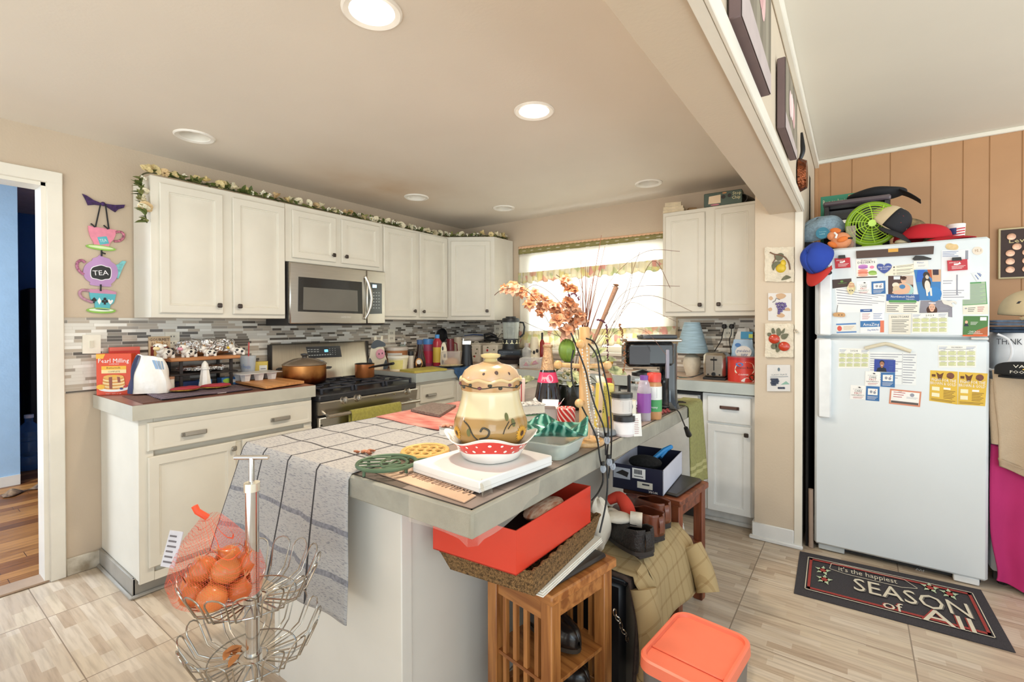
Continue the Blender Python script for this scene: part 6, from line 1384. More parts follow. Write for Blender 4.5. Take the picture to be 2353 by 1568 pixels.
# --- yellow mailer, jars, device, tag
p=A(1388,996);t=thing('yellow_mailer','yellow butter carton standing on end beside the mug tree','box',p+V((-.02,.03,0)),YAW+R(12));W=wd(p,38);h=hz(p,884)-ZI
g=G(mt('ddc95c',.5,nv=.06));g.M=RY(R(3));g.box(-W/2,W/2,-.02,.02,0.002,h,b=.004);g.build('carton',t)
fm=lambda u,v:RY(R(3))@V((-W/2+u*W,-.0206,.002+v*h));art(t,fm,[('r',mt('e2c4a0',.5),(0,.0,.28,1)),('r',mt('e8d878',.5),(.62,.15,.96,.94)),('r',mt('d87a5a',.5),(.66,.1,.78,.32)),('r',mt('5a5a3a',.5),(.7,.8,.9,.815)),('r',mt('5a5a3a',.5),(.7,.74,.9,.755)),('e',INK,(.14,.42,.09,.03))])
def vtx(s,u0,v0,v1,hh):
 g=G(mt('3a3a28',.6));g.txt(s,0,1,0,lambda a,b_:fm(u0+b_,v1-(v1-v0)*a)+V((0,-.0012,0)),None,hh);g.build('lettering',t,recalc=False)
vtx('DISCOVER',.42,.52,.93,.1);vtx('MORE BUTTER',.3,.38,.93,.09);vtx('CALICO',.1,.05,.3,.12)
g=G(mt('efe6cc',.6));g.M=TR(0,0,h*.99);g.add([(-W*.35,0,0),(W*.35,0,0),(W*.1,.01,.03),(-W*.45,.005,.035)],[(0,1,2,3)]);g.build('flap',t,solid=.001)
p=A(1434,1000);r=wd(p,23.5);h1=hz(p,955)-ZI
jar('cream_jar','lower of two stacked black lidded jars, white label, at the island edge','jar',p,r,h1,mt('e4dcdc',.25,coat=.3),mt('1d1d1f',.35),.27,1.,band=(.12,.66,mt('f0eeee',.5)),group='black lidded jars')
p=p+V((-.012,.006,h1+.0008));h2=hz(p+V((0,0,0)),904)-ZI-h1
t=jar('cream_jar','upper of two stacked black lidded jars, with a printed label and herbs inside','jar',p,r,h2,mt('9a948c',.2,nv=.2,ns=30,coat=.3),mt('1d2022',.35),.2,1.,band=(.1,.72,mt('d8d2cc',.5)),group='black lidded jars')
g=G(INK);fm=lambda u,v:RZ(YAW-pi/2+(u-.5)*1.6)@V((r*1.014,0,v*h2))
for v in(.62,.55,.5,.45,.4,.35,.3,.25,.2):g.poly([(.42,v),(.85,v),(.85,v+.02),(.42,v+.02)],fm)
g.poly([(-.2,.66),(.3,.66),(.3,.70),(-.2,.70)],fm,mt('a83040',.5));g.build('print',t,recalc=False)
p=A(1412,1004);g=G(mt('84888a',.4));g.M=TR(*(p+V((-.035,.0,0))))@RZ(YAW+R(30));g.box(-.045,.03,-.03,.04,0,.026,b=.006);g.top('grey_device','small grey plastic device lying before the stacked jars','device')
p=A(1466,1003);t=thing('price_tag','white paper receipt standing against the jars','paper',p,YAW+R(10));W=wd(p,20);h=hz(p,953)-ZI
g=G(PAPER);g.M=RX(R(-8));g.box(-W/2,W/2,0,.001,0.0,h);g.build('sheet',t)
g=G(mt('a86a6a',.6));g.M=RX(R(-8))
for i in range(9):g.box(-W*.38,W*(.1+.03*(i%4)),-.0006,0,h*(.12+.08*i),h*(.14+.08*i))
g.build('print',t)
p=A(1466,966,ZI);p=V((-.85,2.12,ZI));t=thing('cow_mug','cow spotted cream mug between the jars and the purple bottle','mug',p);r=wd(p,13);h=hz(p,921)-ZI
g=G(mt('ece4cc',.25,coat=.4));g.lathe([(0,0),(r,0),(r*1.02,h),(r*.92,h),(r*.9,.006),(0,.006)]);g.tube([V((-r,0,h*.8)),V((-r*1.7,0,h*.75)),V((-r*1.7,0,h*.35)),V((-r,0,h*.25))],.005);g.build('mug_body',t)
g=G(mt('5a6a74',.4));
for a,z,q in((-60,.75,.3),(-95,.5,.35),(-40,.3,.25),(-110,.2,.25)):g.ball((r*.96*cos(R(a)),r*.96*sin(R(a)),z*h),(r*q,r*q,h*q*.5),nu=10,nv=6)
g.build('spot_pattern',t)
p=A(1480,966);K=dep(p)/FPX;Z=lambda y:hz(p,y)-ZI
t=thing('juice_bottle','purple labelled clear drink bottle in front of the peanut butter jar','bottle',p);g=G(glass('dcd0dc',.05,.4));g.lathe([(0,0),(15*K,0),(15.5*K,Z(900)),(12*K,Z(882)),(8*K,Z(873)),(0,Z(873))]);g.build('bottle',t)
g=G(mt('8a4aa0',.35));g.lathe([(15.8*K,Z(948)),(15.8*K,Z(904))]);g.build('paper_label',t);g=G(mt('7a4a9c',.35));g.lathe([(9*K,Z(874)),(9.5*K,Z(864)),(0,Z(864))]);g.build('cap',t)
g=G(mt('2a1a1c',.3));g.lathe([(0,.003),(14.6*K,.003),(14.8*K,Z(950)),(0,Z(950))]);g.build('contents',t)
p=A(1503,962);K=dep(p)/FPX;Z=lambda y:hz(p,y)-ZI
t=thing('peanut_butter_jar','peanut butter jar with a red lid and green label before the black coffee maker','jar',p);g=G(mt('c08a58',.25,coat=.4));g.lathe([(0,0),(16*K,0),(17*K,.01),(17*K,Z(885)),(14*K,Z(877)),(0,Z(877))],n=32);g.build('jar_body',t)
g=G(mt('d8483c',.35));g.lathe([(15.5*K,Z(878)),(15.8*K,Z(860)),(14.5*K,Z(858)),(0,Z(858))],n=32);g.build('lid',t)
g=G(mt('e8eae6',.4));g.lathe([(17.3*K,Z(918)),(17.3*K,Z(888))],n=32);lb_=g.build('paper_label',t);g=G(mt('3f9a54',.4));g.lathe([(17.35*K,Z(945)),(17.35*K,Z(918))],n=32);g.build('green_label',t)
fm=lambda u,v:RZ(YAW-pi/2+(u-.5)*1.7)@V((17.6*K,0,v));g=G(INK)
for i in range(7):g.poly([(.1,Z(892+3.2*i)),(.55,Z(892+3.2*i)),(.55,Z(893+3.2*i)),(.1,Z(893+3.2*i))],fm)
g.txt('Creamy',-.1,.6,Z(937),fm,WHITE,.011);g.build('print',lb_,recalc=False)
p=V((-.93,2.30,ZI));h=hz(p,866)-ZI;g=G(BLACK);g.rod(p,p+V((0,0,h)),.0085,n=14);g.ball(p+V((0,0,h)),.0085,nu=14,nv=8);g.top('marker_pen','black tube standing between the jars and the purple bottle','tube')
p=V((-1.12,2.45,ZI));K=dep(p)/FPX;Z=lambda y:hz(p,y)-ZI;t=thing('wooden_doll','painted wooden doll with yellow hair behind the stacked jars','doll',p,YAW)
g=G(mt('e0b48c',.4));g.lathe([(0,0),(19*K,0),(20*K,.03),(17*K,Z(880)),(9*K,Z(858)),(0,Z(857))],n=28);g.build('body',t);g=G(mt('e8bc96',.4));g.ball((0,0,Z(843)),(14*K,13*K,15*K));g.build('head',t)
g=G(mt('e0a83c',.5));g.ball((0,.004,Z(838)),(16*K,15*K,15*K),f=lambda d:1 if d.z>.05 or d.y>.2 else .86);g.build('hair',t)
g=G(mt('c23a3a',.5));g.box(-8*K,8*K,-18*K,-10*K,Z(880),Z(868),b=.004);g.build('collar',t);g=G(DARK)
for s_ in(-1,1):g.ball((s_*5*K,-12.6*K,Z(843)),(1.6*K,1.2*K,2.2*K),nu=8,nv=6)
g.build('eyes',t)
# --- black coffee maker at the far end
p=A(1529,936);K=dep(p)/FPX;Z=lambda y:hz(p,y)-ZI
t=thing('coffee_maker','tall glossy black coffee maker at the far end of the island','coffee maker',p,YAW)
MB_=mt('141518',.08,coat=.6);D=.13
g=G(MB_);g.lathe([(0,0),(26*K,0),(24*K,.012),(20*K,.05),(19*K,Z(890)),(19*K,Z(790)),(0,Z(790))],(6*K,0,0),n=32,sy=1.25);g.build('column',t)
g=G(MB_);g.box(-96*K,14*K,-.07,.07,Z(842),Z(785),b=.02);tk=g.build('tank',t);g=G(mt('c9c4bc',.25,1));g.box(-98*K,28*K,-.078,.078,Z(786),Z(779),b=.006);g.build('rim',t);g=G(mt('3a3c40',.3));g.box(-60*K,20*K,-.06,.06,Z(779),Z(770),b=.006);g.build('lid',t)
g=G(mt('8f8a98',.3));g.box(-9*K,-1*K,-.078,-.06,Z(868),Z(803),b=.004);g.build('water_window',t)
g=G(mt('2a2426',.08));g.box(-90*K,-44*K,-.0715,-.069,Z(836),Z(796));g.build('front_panel',tk)
g=G(MB_);g.box(-80*K,16*K,-.07,.07,0,.022,b=.008);g.build('base',t)
g=G(glass('e8eef0',.03,.25));g.lathe([(0,.024),(28*K,.024),(36*K,Z(905)),(33*K,Z(878)),(24*K,Z(862))],(-52*K,0,0),n=32);cf=g.build('carafe',t);g=G(mt('26282a',.3));g.lathe([(25*K,Z(864)),(25*K,Z(856)),(10*K,Z(852)),(0,Z(850))],(-52*K,0,0),n=28);g.build('carafe_lid',t);g=G(CHROME);g.lathe([(34.5*K,Z(880)),(34.5*K,Z(875))],(-52*K,0,0),n=32);g.build('band',cf)
g=G(MB_);g.tube([(26*K,-.02,.03),(42*K,-.03,.03),(40*K,.0,.03),(24*K,.02,.028)],.004,n=6);g.build('wire',t)
pts=[A(1520,925,ZI+.004)+V((0,0,0)),A(1540,940,ZI+.004),V((xe,at(1558,958,'x',xe).y,ZI+.006)),hang(1569,968,.004),hang(1576,985,.004)]
t=thing('power_cord','black power cord with its plug dangling over the island edge','cord',pts[0]);g=G(CB);g.tube(spl(pts,6,False),.0035,n=6);g.build('cable',t,True);g=G(CB);a=hang(1576,984,.004);b_=hang(1583,1000,.004);g.rod(a,b_,.011,n=10,r2=.016);g.build('plug',t,True);g=G(CHROME)
d=(b_-a).normalized()
for s_ in(-1,1):q=b_+V((0,s_*.006,0));g=G(CHROME);g.rod(q,q+d*.016,.0022,n=6);g.build('prong',t,True)
rn=random.Random(4);t=thing('bead_string','string of dark red beads at the foot of the coffee maker','beads',A(1530,948));g=G(mt('7a2a2c',.3));
for i in range(22):q=A(1512+26*(i/21),949-6*(i/21)+3*sin(i),ZI+.007);g.ball(q,.0065,nu=10,nv=6)
o=g.build('beads',t,True);o['kind']='stuff';g=G(DARK);g.tube([A(1516,950,ZI+.003),A(1530,948,ZI+.003),A(1546,943,ZI+.003)],.001,n=4);g.build('thread',t,True)
# --- olive towel over the right island edge
y0,y1=2.70,2.975
def tw(u,v):
 y=y0+(y1-y0)*u;s_=-.10+.60*v
 if s_<-.012:return V((IX1+s_,y,IZ+.005))
 if s_<.012:a=(s_+.012)/.024*pi/2;return V((IX1-.012+.02*sin(a),y,IZ-.012+.017*cos(a)))
 k_=(s_-.012)/.488;L_=.44+.03*u
 return V((IX1+.009+.014*abs(sin(7*u+.4))*k_+.01*k_,y+.10*(u-.3)*k_*.6,IZ-.012-L_*k_))
M_OT=mt('9c9a62',.95,nv=.15,ns=70,bump=.6,bs=220);M_OB=mt('b4b07a',.95)
g=G(M_OT);nu_,nv_=26,60;vs=[tw(i/nu_,j/nv_)for j in range(nv_+1)for i in range(nu_+1)];f0,f1=[],[]
for j in range(nv_):
 for i in range(nu_):(f1 if j in(47,48,51,52)else f0).append((j*(nu_+1)+i,j*(nu_+1)+i+1,(j+1)*(nu_+1)+i+1,(j+1)*(nu_+1)+i))
g.add(vs,f0,M_OT);g._m(M_OB);g.f+=f1;g.mi+=[1]*len(f1);g.top('hand_towel','olive towel with pale bands hanging over the far right end of the island','towel',solid=.006)

# --- dried and silk flower arrangement
pv=A(1312,938);DV=dep(pv);rn=random.Random(11)
t=thing('flower_arrangement','tall arrangement of orange silk blossoms, reeds and grasses in a dark leafy pot','flower arrangement',pv)
VZ=lambda y:hz(pv,y)-ZI;K=DV/FPX
g=G(mt('1c1f1a',.25,nv=.3,ns=20,coat=.3));g.lathe([(0,0),(30*K,0),(36*K,.02),(40*K,VZ(915)),(36*K,VZ(885)),(32*K,VZ(882)),(0,VZ(890))],n=32,wave=lambda a,j:.08*abs(sin(3.5*a))*(j>1));g.build('pot',t)
g=G(mt('7a9a3c',.4,nv=.3,ns=14,coat=.2));g.ball((-10*K,0,VZ(806)),(19*K,19*K,26*K),nu=28,nv=14,f=lambda d:1+.06*sin(9*atan2(d.y,d.x)));g.build('cabbage_head',t)
g=G(mt('50603a',.5,nv=.5,ns=40,h2='c8cc9a'))
for i in range(34):
 a=rn.uniform(0,6.28);leaf(g,pv+V((cos(a)*22*K,sin(a)*22*K,VZ(rn.uniform(840,900)))),(cos(a),sin(a),rn.uniform(-.2,.9)),(0,0,1),rn.uniform(.05,.11),rn.uniform(.03,.05),None,.5)
for px,py,d in((1372,812,(.6,-.2,.5)),(1385,820,(.7,.3,.2)),(1360,800,(.2,-.3,.9)),(1408,838,(.9,0,-.1)),(1240,860,(-.8,-.4,-.1)),(1225,868,(-.8,-.2,-.2))):leaf(g,atd(px-12,py+10,DV-.03),d,(-.3,-.8,.5),.10,.05,None,.3)
g.build('foliage',t,True)
g=G(mt('d8cfa8',.6,nv=.2,ns=50))
for i in range(40):a=rn.uniform(0,6.28);g.ball((rn.uniform(-12,40)*K,-20*K+rn.uniform(-8,8)*K,VZ(rn.uniform(850,872))),rn.uniform(.004,.008),nu=8,nv=6)
g.build('filler_blossoms',t)
BR=mt('5a3c2c',.6)
def stem(pts,r=.0016,m=BR,name='stem'):
 q=spl(pts,6,False);g=G(m);g.tube(q,r,n=5);g.build(name,t,True);return q
base=pv+V((0,0,VZ(885)))
stem([base,atd(1318,800,DV),atd(1307,745,DV-.02),atd(1286,722,DV-.04),atd(1259,711,DV-.05),atd(1235,693,DV-.06),atd(1208,668,DV-.08),atd(1171,663,DV-.09),atd(1150,668,DV-.1),atd(1136,679,DV-.1)],.002)
stem([base,atd(1330,790,DV),atd(1321,722,DV+.0),atd(1313,690,DV+.01),atd(1300,660,DV+.01),atd(1294,644,DV+.01),atd(1278,632,DV+.01)],.002)
PM=[mt('cf9672',.7,nv=.15,ns=40),mt('daa98a',.7,nv=.15,ns=40),mt('cf8558',.7,nv=.15,ns=40)]
prot=[]
for k in range(3):
 g=G(PM[k])
 for i in range(5):
  a=2*pi*i/5;leaf(g,(0,0,0),(cos(a),sin(a),.55),(-cos(a)*.5,-sin(a)*.5,1),.03,.027,None,.5)
 for i in range(3):a=2*pi*i/3+.5;leaf(g,(0,0,.002),(cos(a),sin(a),1.6),(-cos(a),-sin(a),.6),.018,.016,PM[2])
 prot.append(g.mesh('blossom'))
B1=[(1157,664,.7),(1183,660,1),(1199,671,.95),(1222,692,1),(1228,672,.7),(1216,700,.9),(1248,690,.9),(1249,711,1),(1240,722,.8),(1278,711,1),(1268,700,.7),(1281,736,1.15),(1299,764,1.1),(1290,724,.8),(1306,722,.8)]
B2=[(1298,643,.75),(1292,652,.6),(1305,668,.7),(1318,663,.7),(1308,693,.9),(1302,708,.9),(1322,711,.85),(1306,725,.9),(1330,724,.9),(1318,740,.95),(1334,737,.8),(1312,758,.9)]
for px,py,s_ in[(a_+rn.uniform(-7,7)*q_,b2+rn.uniform(-7,7)*q_,c_*(1.35-.25*q_))for q_ in(0,1,1.2)for a_,b2,c_ in B1+B2]:
 o=bpy.data.objects.new('blossom',prot[rn.randrange(3)]);COL.objects.link(o);o.parent=t;o.location=atd(px,py,DV-.04+rn.uniform(-.05,.04))-pv;o.scale=(s_,)*3
 o.rotation_euler=(rn.uniform(.4,1.5),rn.uniform(-.5,.5),YAW+rn.uniform(-1,1))
RB=mt('8a4a34',.6);top=[(1382,541),(1390,566),(1350,612),(1334,594),(1345,600),(1360,640),(1338,640),(1372,655),(1380,690),(1366,610),(1355,660),(1332,660)]
g=G(RB)
for i,(px,py)in enumerate(top):
 b0=atd(1338+2.2*(i%5),790,DV+rn.uniform(-.03,.03));e_=atd(px,py,DV+rn.uniform(-.08,.08));g.tube([base+V((.02,.01,0)),b0,b0.lerp(e_,.5)+V((0,0,.004)),e_],[.004,.0036,.002,.001],n=5)
g.build('reeds',t,True)
GR=mt('6a4a3a',.7);g=G(GR)
for pts in([(1350,780),(1400,650),(1480,580),(1562,600-22)],[(1370,790),(1430,700),(1500,680),(1590,716)],[(1380,800),(1440,700),(1500,715),(1555,740)],[(1372,790),(1450,690),(1500,600),(1540,662)],[(1385,800),(1420,760),(1480,760),(1530,815)],[(1330,790),(1290,700),(1230,655),(1190,690)],[(1330,790),(1250,760),(1215,745),(1205,740)],[(1390,800),(1440,690),(1455,620),(1470,580)],[(1390,790),(1445,650),(1452,600)],[(1300,790),(1260,740),(1240,690)],[(1350,780),(1346,700),(1330,640)],[(1360,790),(1410,700),(1460,660),(1562,658)]):
 o_=rn.uniform(-.30,-.12);g.tube(spl([atd(x,y,DV+o_*i/3)for i,(x,y)in enumerate(pts)],7,False),.0013,n=4)
g.build('grasses',t,True)
g=G(mt('c89a74',.7,nv=.4,ns=30,h2='4a3038',sc=(60,60,3)))
a,b_=atd(1362,790,DV-.02),atd(1416,660,DV+.02);g.rod(a,b_,.009,n=14,r2=.014);g.build('cinnamon_bundle',t,True)
g=G(mt('b58a6a',.8))
for i in range(10):leaf(g,b_,(rn.uniform(-1,1),rn.uniform(-1,1),rn.uniform(.0,.9)),(0,0,1),.03,.02)
g.build('dried_flower',t,True)
for pts,m,n_ in(([(1372,735),(1392,745),(1396,790),(1397,840)],mt('5a2a3c',.8),60),([(1424,745),(1430,770),(1436,820),(1432,862)],mt('8a5a38',.8),60),([(1330,690),(1320,675),(1306,682)],mt('8a5060',.8),26)):
 q=spl([atd(x,y,DV-.06)for x,y in pts],20,False);g=G(m)
 for i in range(n_):c=V(q[min(len(q)-1,int(len(q)*i/n_))]);g.ball(c+V((rn.gauss(0,.003),rn.gauss(0,.003),rn.gauss(0,.002))),rn.uniform(.003,.0055),nu=6,nv=4)
 g.build('amaranth',t,True)
p=V((-1.43,2.03,ZI+.013));t=thing('gift_tag_bag','small pale paper bag with a red stripe tucked behind the cookie jar','paper bag',p,YAW);h=hz(p,875)-ZI;g=G(mt('e4cfc4',.6));g.box(-.035,.035,-.015,.015,0,h,b=.004);g.build('bag',t);g=G(mt('b04a4a',.6));g.box(.012,.018,-.0155,-.015,h*.1,h*.9);g.build('print',t)
# ================================================================ under the island overhang and on the floor
OAK=wood('8a5226','b97c42',2,.4);OAKX=wood('8a5226','b97c42',0,.4);OAKD=wood('5e2f1c','8a4a2c',2,.4);OAKDX=wood('5e2f1c','8a4a2c',0,.4)
PAD=mt('2c2724',.4,nv=.25,ns=18,coat=.15)
def stool(label,p,rz,W,D,H,mv,mh,slats=True):
 t=thing('bar_stool',label,'stool',p,rz);l=.044
 for sx in(-1,1):
  for sy in(-1,1):g=G(mv);g.box(sx*(W/2-l),sx*W/2,sy*(D/2-l),sy*D/2,0,H-.03,b=.003);g.build('leg',t)
 g=G(mh);g.box(-W/2-.012,W/2+.012,-D/2-.012,D/2+.012,H-.032,H,b=.005);g.build('seat_frame',t)
 g=G(PAD);g.box(-W/2+.012,W/2-.012,-D/2+.012,D/2-.012,H-.001,H+.016,b=.007);g.build('seat_pad',t)
 for sy in(-1,1):
  for z0,z1 in((H-.10,H-.032),(.12,.16)):g=G(mh);g.box(-W/2+l,W/2-l,sy*(D/2-.03),sy*(D/2-.008),z0,z1,b=.002);g.build('rail',t)
 for sx in(-1,1):
  for z0,z1 in((H-.09,H-.032),(.12,.16)):g=G(mh);g.box(sx*(W/2-.03),sx*(W/2-.008),-D/2+l,D/2-l,z0,z1,b=.002);g.build('rail',t)
 if slats:
  for sy in(-1,1):
   for k in range(4):x=(k-1.5)*(W-2*l)/4.2;g=G(mv);g.box(x-.008,x+.008,sy*(D/2-.026),sy*(D/2-.012),.16,H-.10);g.build('slat',t)
 for z in(.285,.13):g=G(mh);g.box(-W/2+.01,W/2-.01,-D/2+.01,D/2-.01,z,z+.012);g.build('shelf',t)
 return t
HS=.582
n_,l_,r_=at(1268,1374,'z',HS),at(1083,1336,'z',HS),at(1418,1282,'z',HS)
rs=atan2((r_-n_).y,(r_-n_).x)-pi/2;W1,D1=.285,(r_-n_).length-.024
c=n_+V((cos(rs),sin(rs),0))*(-W1/2-.012)+V((-sin(rs),cos(rs),0))*(D1/2+.012)
stool('oak slatted bar stool at the near island corner with boots inside',(c.x,c.y,0),rs,W1,D1,HS,OAK,OAKX);C1=V((c.x,c.y,0));M1=Matrix.Rotation(rs,3,'Z')
n2=at(1564,1152,'z',HS);rs2=R(-6);D2=.325;W2=.262
c=n2+V((cos(rs2),sin(rs2),0))*(-W2/2-.012)+V((-sin(rs2),cos(rs2),0))*(D2/2+.012)
stool('reddish wooden bar stool holding the navy shoebox',(c.x,c.y,0),rs2,W2,D2,HS,OAKD,OAKDX,False);C2=V((c.x,c.y,0));M2=Matrix.Rotation(rs2,3,'Z')
# papers, seagrass tray, red box
zs=HS+.0165
g=G(mt('e9e6dc',.8));a,b_=at(1250,1363,'z',zs+.012),at(1386,1238,'z',zs+.012);d=(b_-a).normalized();n=V((-d.y,d.x,0))
for k in range(3):o_=n*.004*k+d*.005*(k-1);P=[a+o_,b_+o_,b_+n*.17+o_,a+n*.17+o_];g.prism([(q.x,q.y)for q in P],.0036,TR(0,0,zs+.0005+.004*k))
g.top('paper_stack','stack of white papers sticking out under the seagrass tray','papers')
zb=zs+.0135;zr=zb+.058
B=[at(1228,1371,'z',zb),at(1364,1236,'z',zb),None,at(1035,1309,'z',zb)];B[2]=B[1]+B[3]-B[0]
T_=[at(1224,1320,'z',zr),at(1380,1184,'z',zr),None,at(1010,1267,'z',zr)];T_[2]=T_[1]+T_[3]-T_[0]
M_SEA,N,L,b=new_mat('seagrass');b.inputs['Roughness'].default_value=.8
tc=N.new('ShaderNodeTexCoord');wv=N.new('ShaderNodeTexWave');wv.wave_type='BANDS';wv.bands_direction='Z';wv.inputs['Scale'].default_value=22;wv.inputs['Distortion'].default_value=9;wv.inputs['Detail Scale'].default_value=14;L.new(tc.outputs['Object'],wv.inputs[0]);nz=N.new('ShaderNodeTexNoise');nz.inputs['Scale'].default_value=120;L.new(tc.outputs['Object'],nz.inputs[0])
mx=N.new('ShaderNodeMixRGB');mx.inputs[0].default_value=.72;L.new(wv.outputs[0],mx.inputs[1]);L.new(nz.outputs[0],mx.inputs[2]);rp=N.new('ShaderNodeValToRGB');e=rp.color_ramp.elements;e[0].position=.3;e[0].color=(*lin('5a4020'),1);e[1].position=.65;e[1].color=(*lin('c89a60'),1);L.new(mx.outputs[0],rp.inputs[0]);L.new(rp.outputs[0],b.inputs['Base Color']);bp=N.new('ShaderNodeBump');bp.inputs['Strength'].default_value=1;bp.inputs['Distance'].default_value=.02;L.new(mx.outputs[0],bp.inputs['Height']);L.new(bp.outputs[0],b.inputs['Normal'])
t=thing('seagrass_tray','woven seagrass tray under the red box on the oak stool','basket',(sum(B,V())/4))
def quadring(Q,n=14):
 o=[]
 for i in range(4):
  a,b_=Q[i],Q[(i+1)%4]
  for j in range(n):o.append(a.lerp(b_,j/n))
 return o
ce=sum(T_,V())/4;ins=lambda Q,f,z:[V((ce.x+(q.x-ce.x)*f,ce.y+(q.y-ce.y)*f,z))for q in Q]
rings=[quadring(Q)for Q in(B,T_,ins(T_,.95,zr),ins(B,.95,zb+.008))];n=len(rings[0]);g=G(M_SEA);rn=random.Random(3)
vs=[p_+V((0,0,rn.uniform(-.0025,.0025)if k in(1,2)else 0))for k,r__ in enumerate(rings)for p_ in r__]
g.add(vs,[(k*n+i,k*n+(i+1)%n,(k+1)*n+(i+1)%n,(k+1)*n+i)for k in range(3)for i in range(n)]+[tuple(range(n)),tuple(3*n+i for i in range(n))]);g.build('tray',t,True)
g=G(M_SEA);rr=quadring(ins(T_,.98,zr),30);g.tube([p_+V((0,0,.002*sin(i*1.9)))for i,p_ in enumerate(rr)],[.0065+.0018*sin(i*1.9)for i in range(len(rr))],n=8,closed=True);g.build('rim',t,True)
zb2=zr+.008;Q=[at(1186,1324,'z',zb2),at(1357,1201,'z',zb2),None,at(995,1262,'z',zb2)];Q[2]=Q[1]+Q[3]-Q[0];zt2=zb2+.128
t=thing('red_box','open red cardboard box tucked under the island overhang on the seagrass tray','box',sum(Q,V())/4);M_RB=mt('d8402c',.3,nv=.02,coat=.2);g=G(M_RB)
cc=sum(Q,V())/4
def wall_(a,b_,za,zb_,m=M_RB,g=None):
 d=(b_-a).normalized();n=V((-d.y,d.x,0))*.003
 vs=[a,b_,b_+n,a+n];g.add([V((q.x,q.y,zb2))for q in vs]+[V((vs[0].x,vs[0].y,za)),V((vs[1].x,vs[1].y,zb_)),V((vs[2].x,vs[2].y,zb_)),V((vs[3].x,vs[3].y,za))],[(0,1,2,3),(4,5,6,7),(0,1,5,4),(1,2,6,5),(2,3,7,6),(3,0,4,7)],m)
for i,(za,zb_)in enumerate(((zt2-.004,zt2),(zt2,zt2),(zt2,zt2),(zt2,zt2-.004))):wall_(Q[i],Q[(i+1)%4],za,zb_,g=g)
g.prism([(q.x,q.y)for q in Q],.003,TR(0,0,zb2));g.build('carton',t,True)
g=G(mt('2c1512',.8));g.prism([(cc.x+(q.x-cc.x)*.97,cc.y+(q.y-cc.y)*.97)for q in Q],.055,TR(0,0,zb2+.004));g.build('dark_fill',t,True)  # dark slab that makes the inside of the open box dark
a=Q[1].lerp(Q[0],.5);g=G(mt('e0c8b0',.8,nv=.4,ns=30,h2='b06a4a',sc=(4,1,1)));g.ball(V((a.x-.05,a.y,zt2-.02)),(.045,.10,.022),nu=20,nv=10);g.top('striped_cloth','striped cloth bundle showing over the red box edge','cloth')
# shoebox on the second stool
zq=HS+.017;q0=at(1524,1141,'z',zq);q1=at(1570,1085,'z',zq);d=(q1-q0).normalized();n=V((-d.y,d.x,0));Wb,Db,Hb=.235,(q1-q0).length*.93,.115
t=thing('shoebox','open navy and white shoebox with WORK lettering on the reddish stool','shoebox',q0+n*Wb/2+d*Db/2,atan2(-n.y,-n.x));NAVY=mt('1c1f36',.45);LAV=mt('c9cbda',.5)
for x0,x1,y0,y1,m in((-Wb/2,Wb/2,-Db/2,-Db/2+.003,NAVY),(-Wb/2,Wb/2,Db/2-.003,Db/2,NAVY),(Wb/2-.003,Wb/2,-Db/2,Db/2,LAV),(-Wb/2,-Wb/2+.003,-Db/2,Db/2,LAV),):g=G(m);g.box(x0,x1,y0,y1,0,Hb);g.build('side',t)
g=G(NAVY);g.box(-Wb/2,Wb/2,-Db/2,Db/2,0,.003);g.build('bottom',t)
fm=lambda u,v:V((-Wb/2+u*Wb,-Db/2-.0006,v*Hb))
art(t,fm,[('r',PAPER,(.40,.52,.66,.93)),('r',mt('b8bcc4',.5),(.02,.42,.36,.86)),('p',DARK,[(.06,.62),(.2,.78),(.33,.7),(.3,.5),(.2,.56)]),('r',mt('d8d4c4',.6),(.5,.16,.8,.42))]+[('r',INK,(.44+.018*i,.7,.452+.018*i,.88))for i in range(9)]+[('r',INK,(.44,.6,.62,.63)),('r',INK,(.6,.3,.74,.36))])
g=G(WHITE);g.txt('WORK',0,1,0,lambda a,b_:fm(.9-.18*a,.12-b_)+V((0,-.002,0)),None,.09);g.build('lettering',t,recalc=False)
g=G(mt('1a1a1c',.9,nv=.5,ns=80));g.ball((-.01,-.03,Hb-.02),(.08,.07,.03),nu=20,nv=10);g.build('shoe_inside',t)
g=G(mt('2a86c8',.35));g.tube([(.02,.02,Hb-.01),(.06,.05,Hb+.03),(.085,.09,Hb+.04),(.06,.1,Hb+.02),(.04,.06,Hb-.01)],.011);g.build('blue_strap',t)
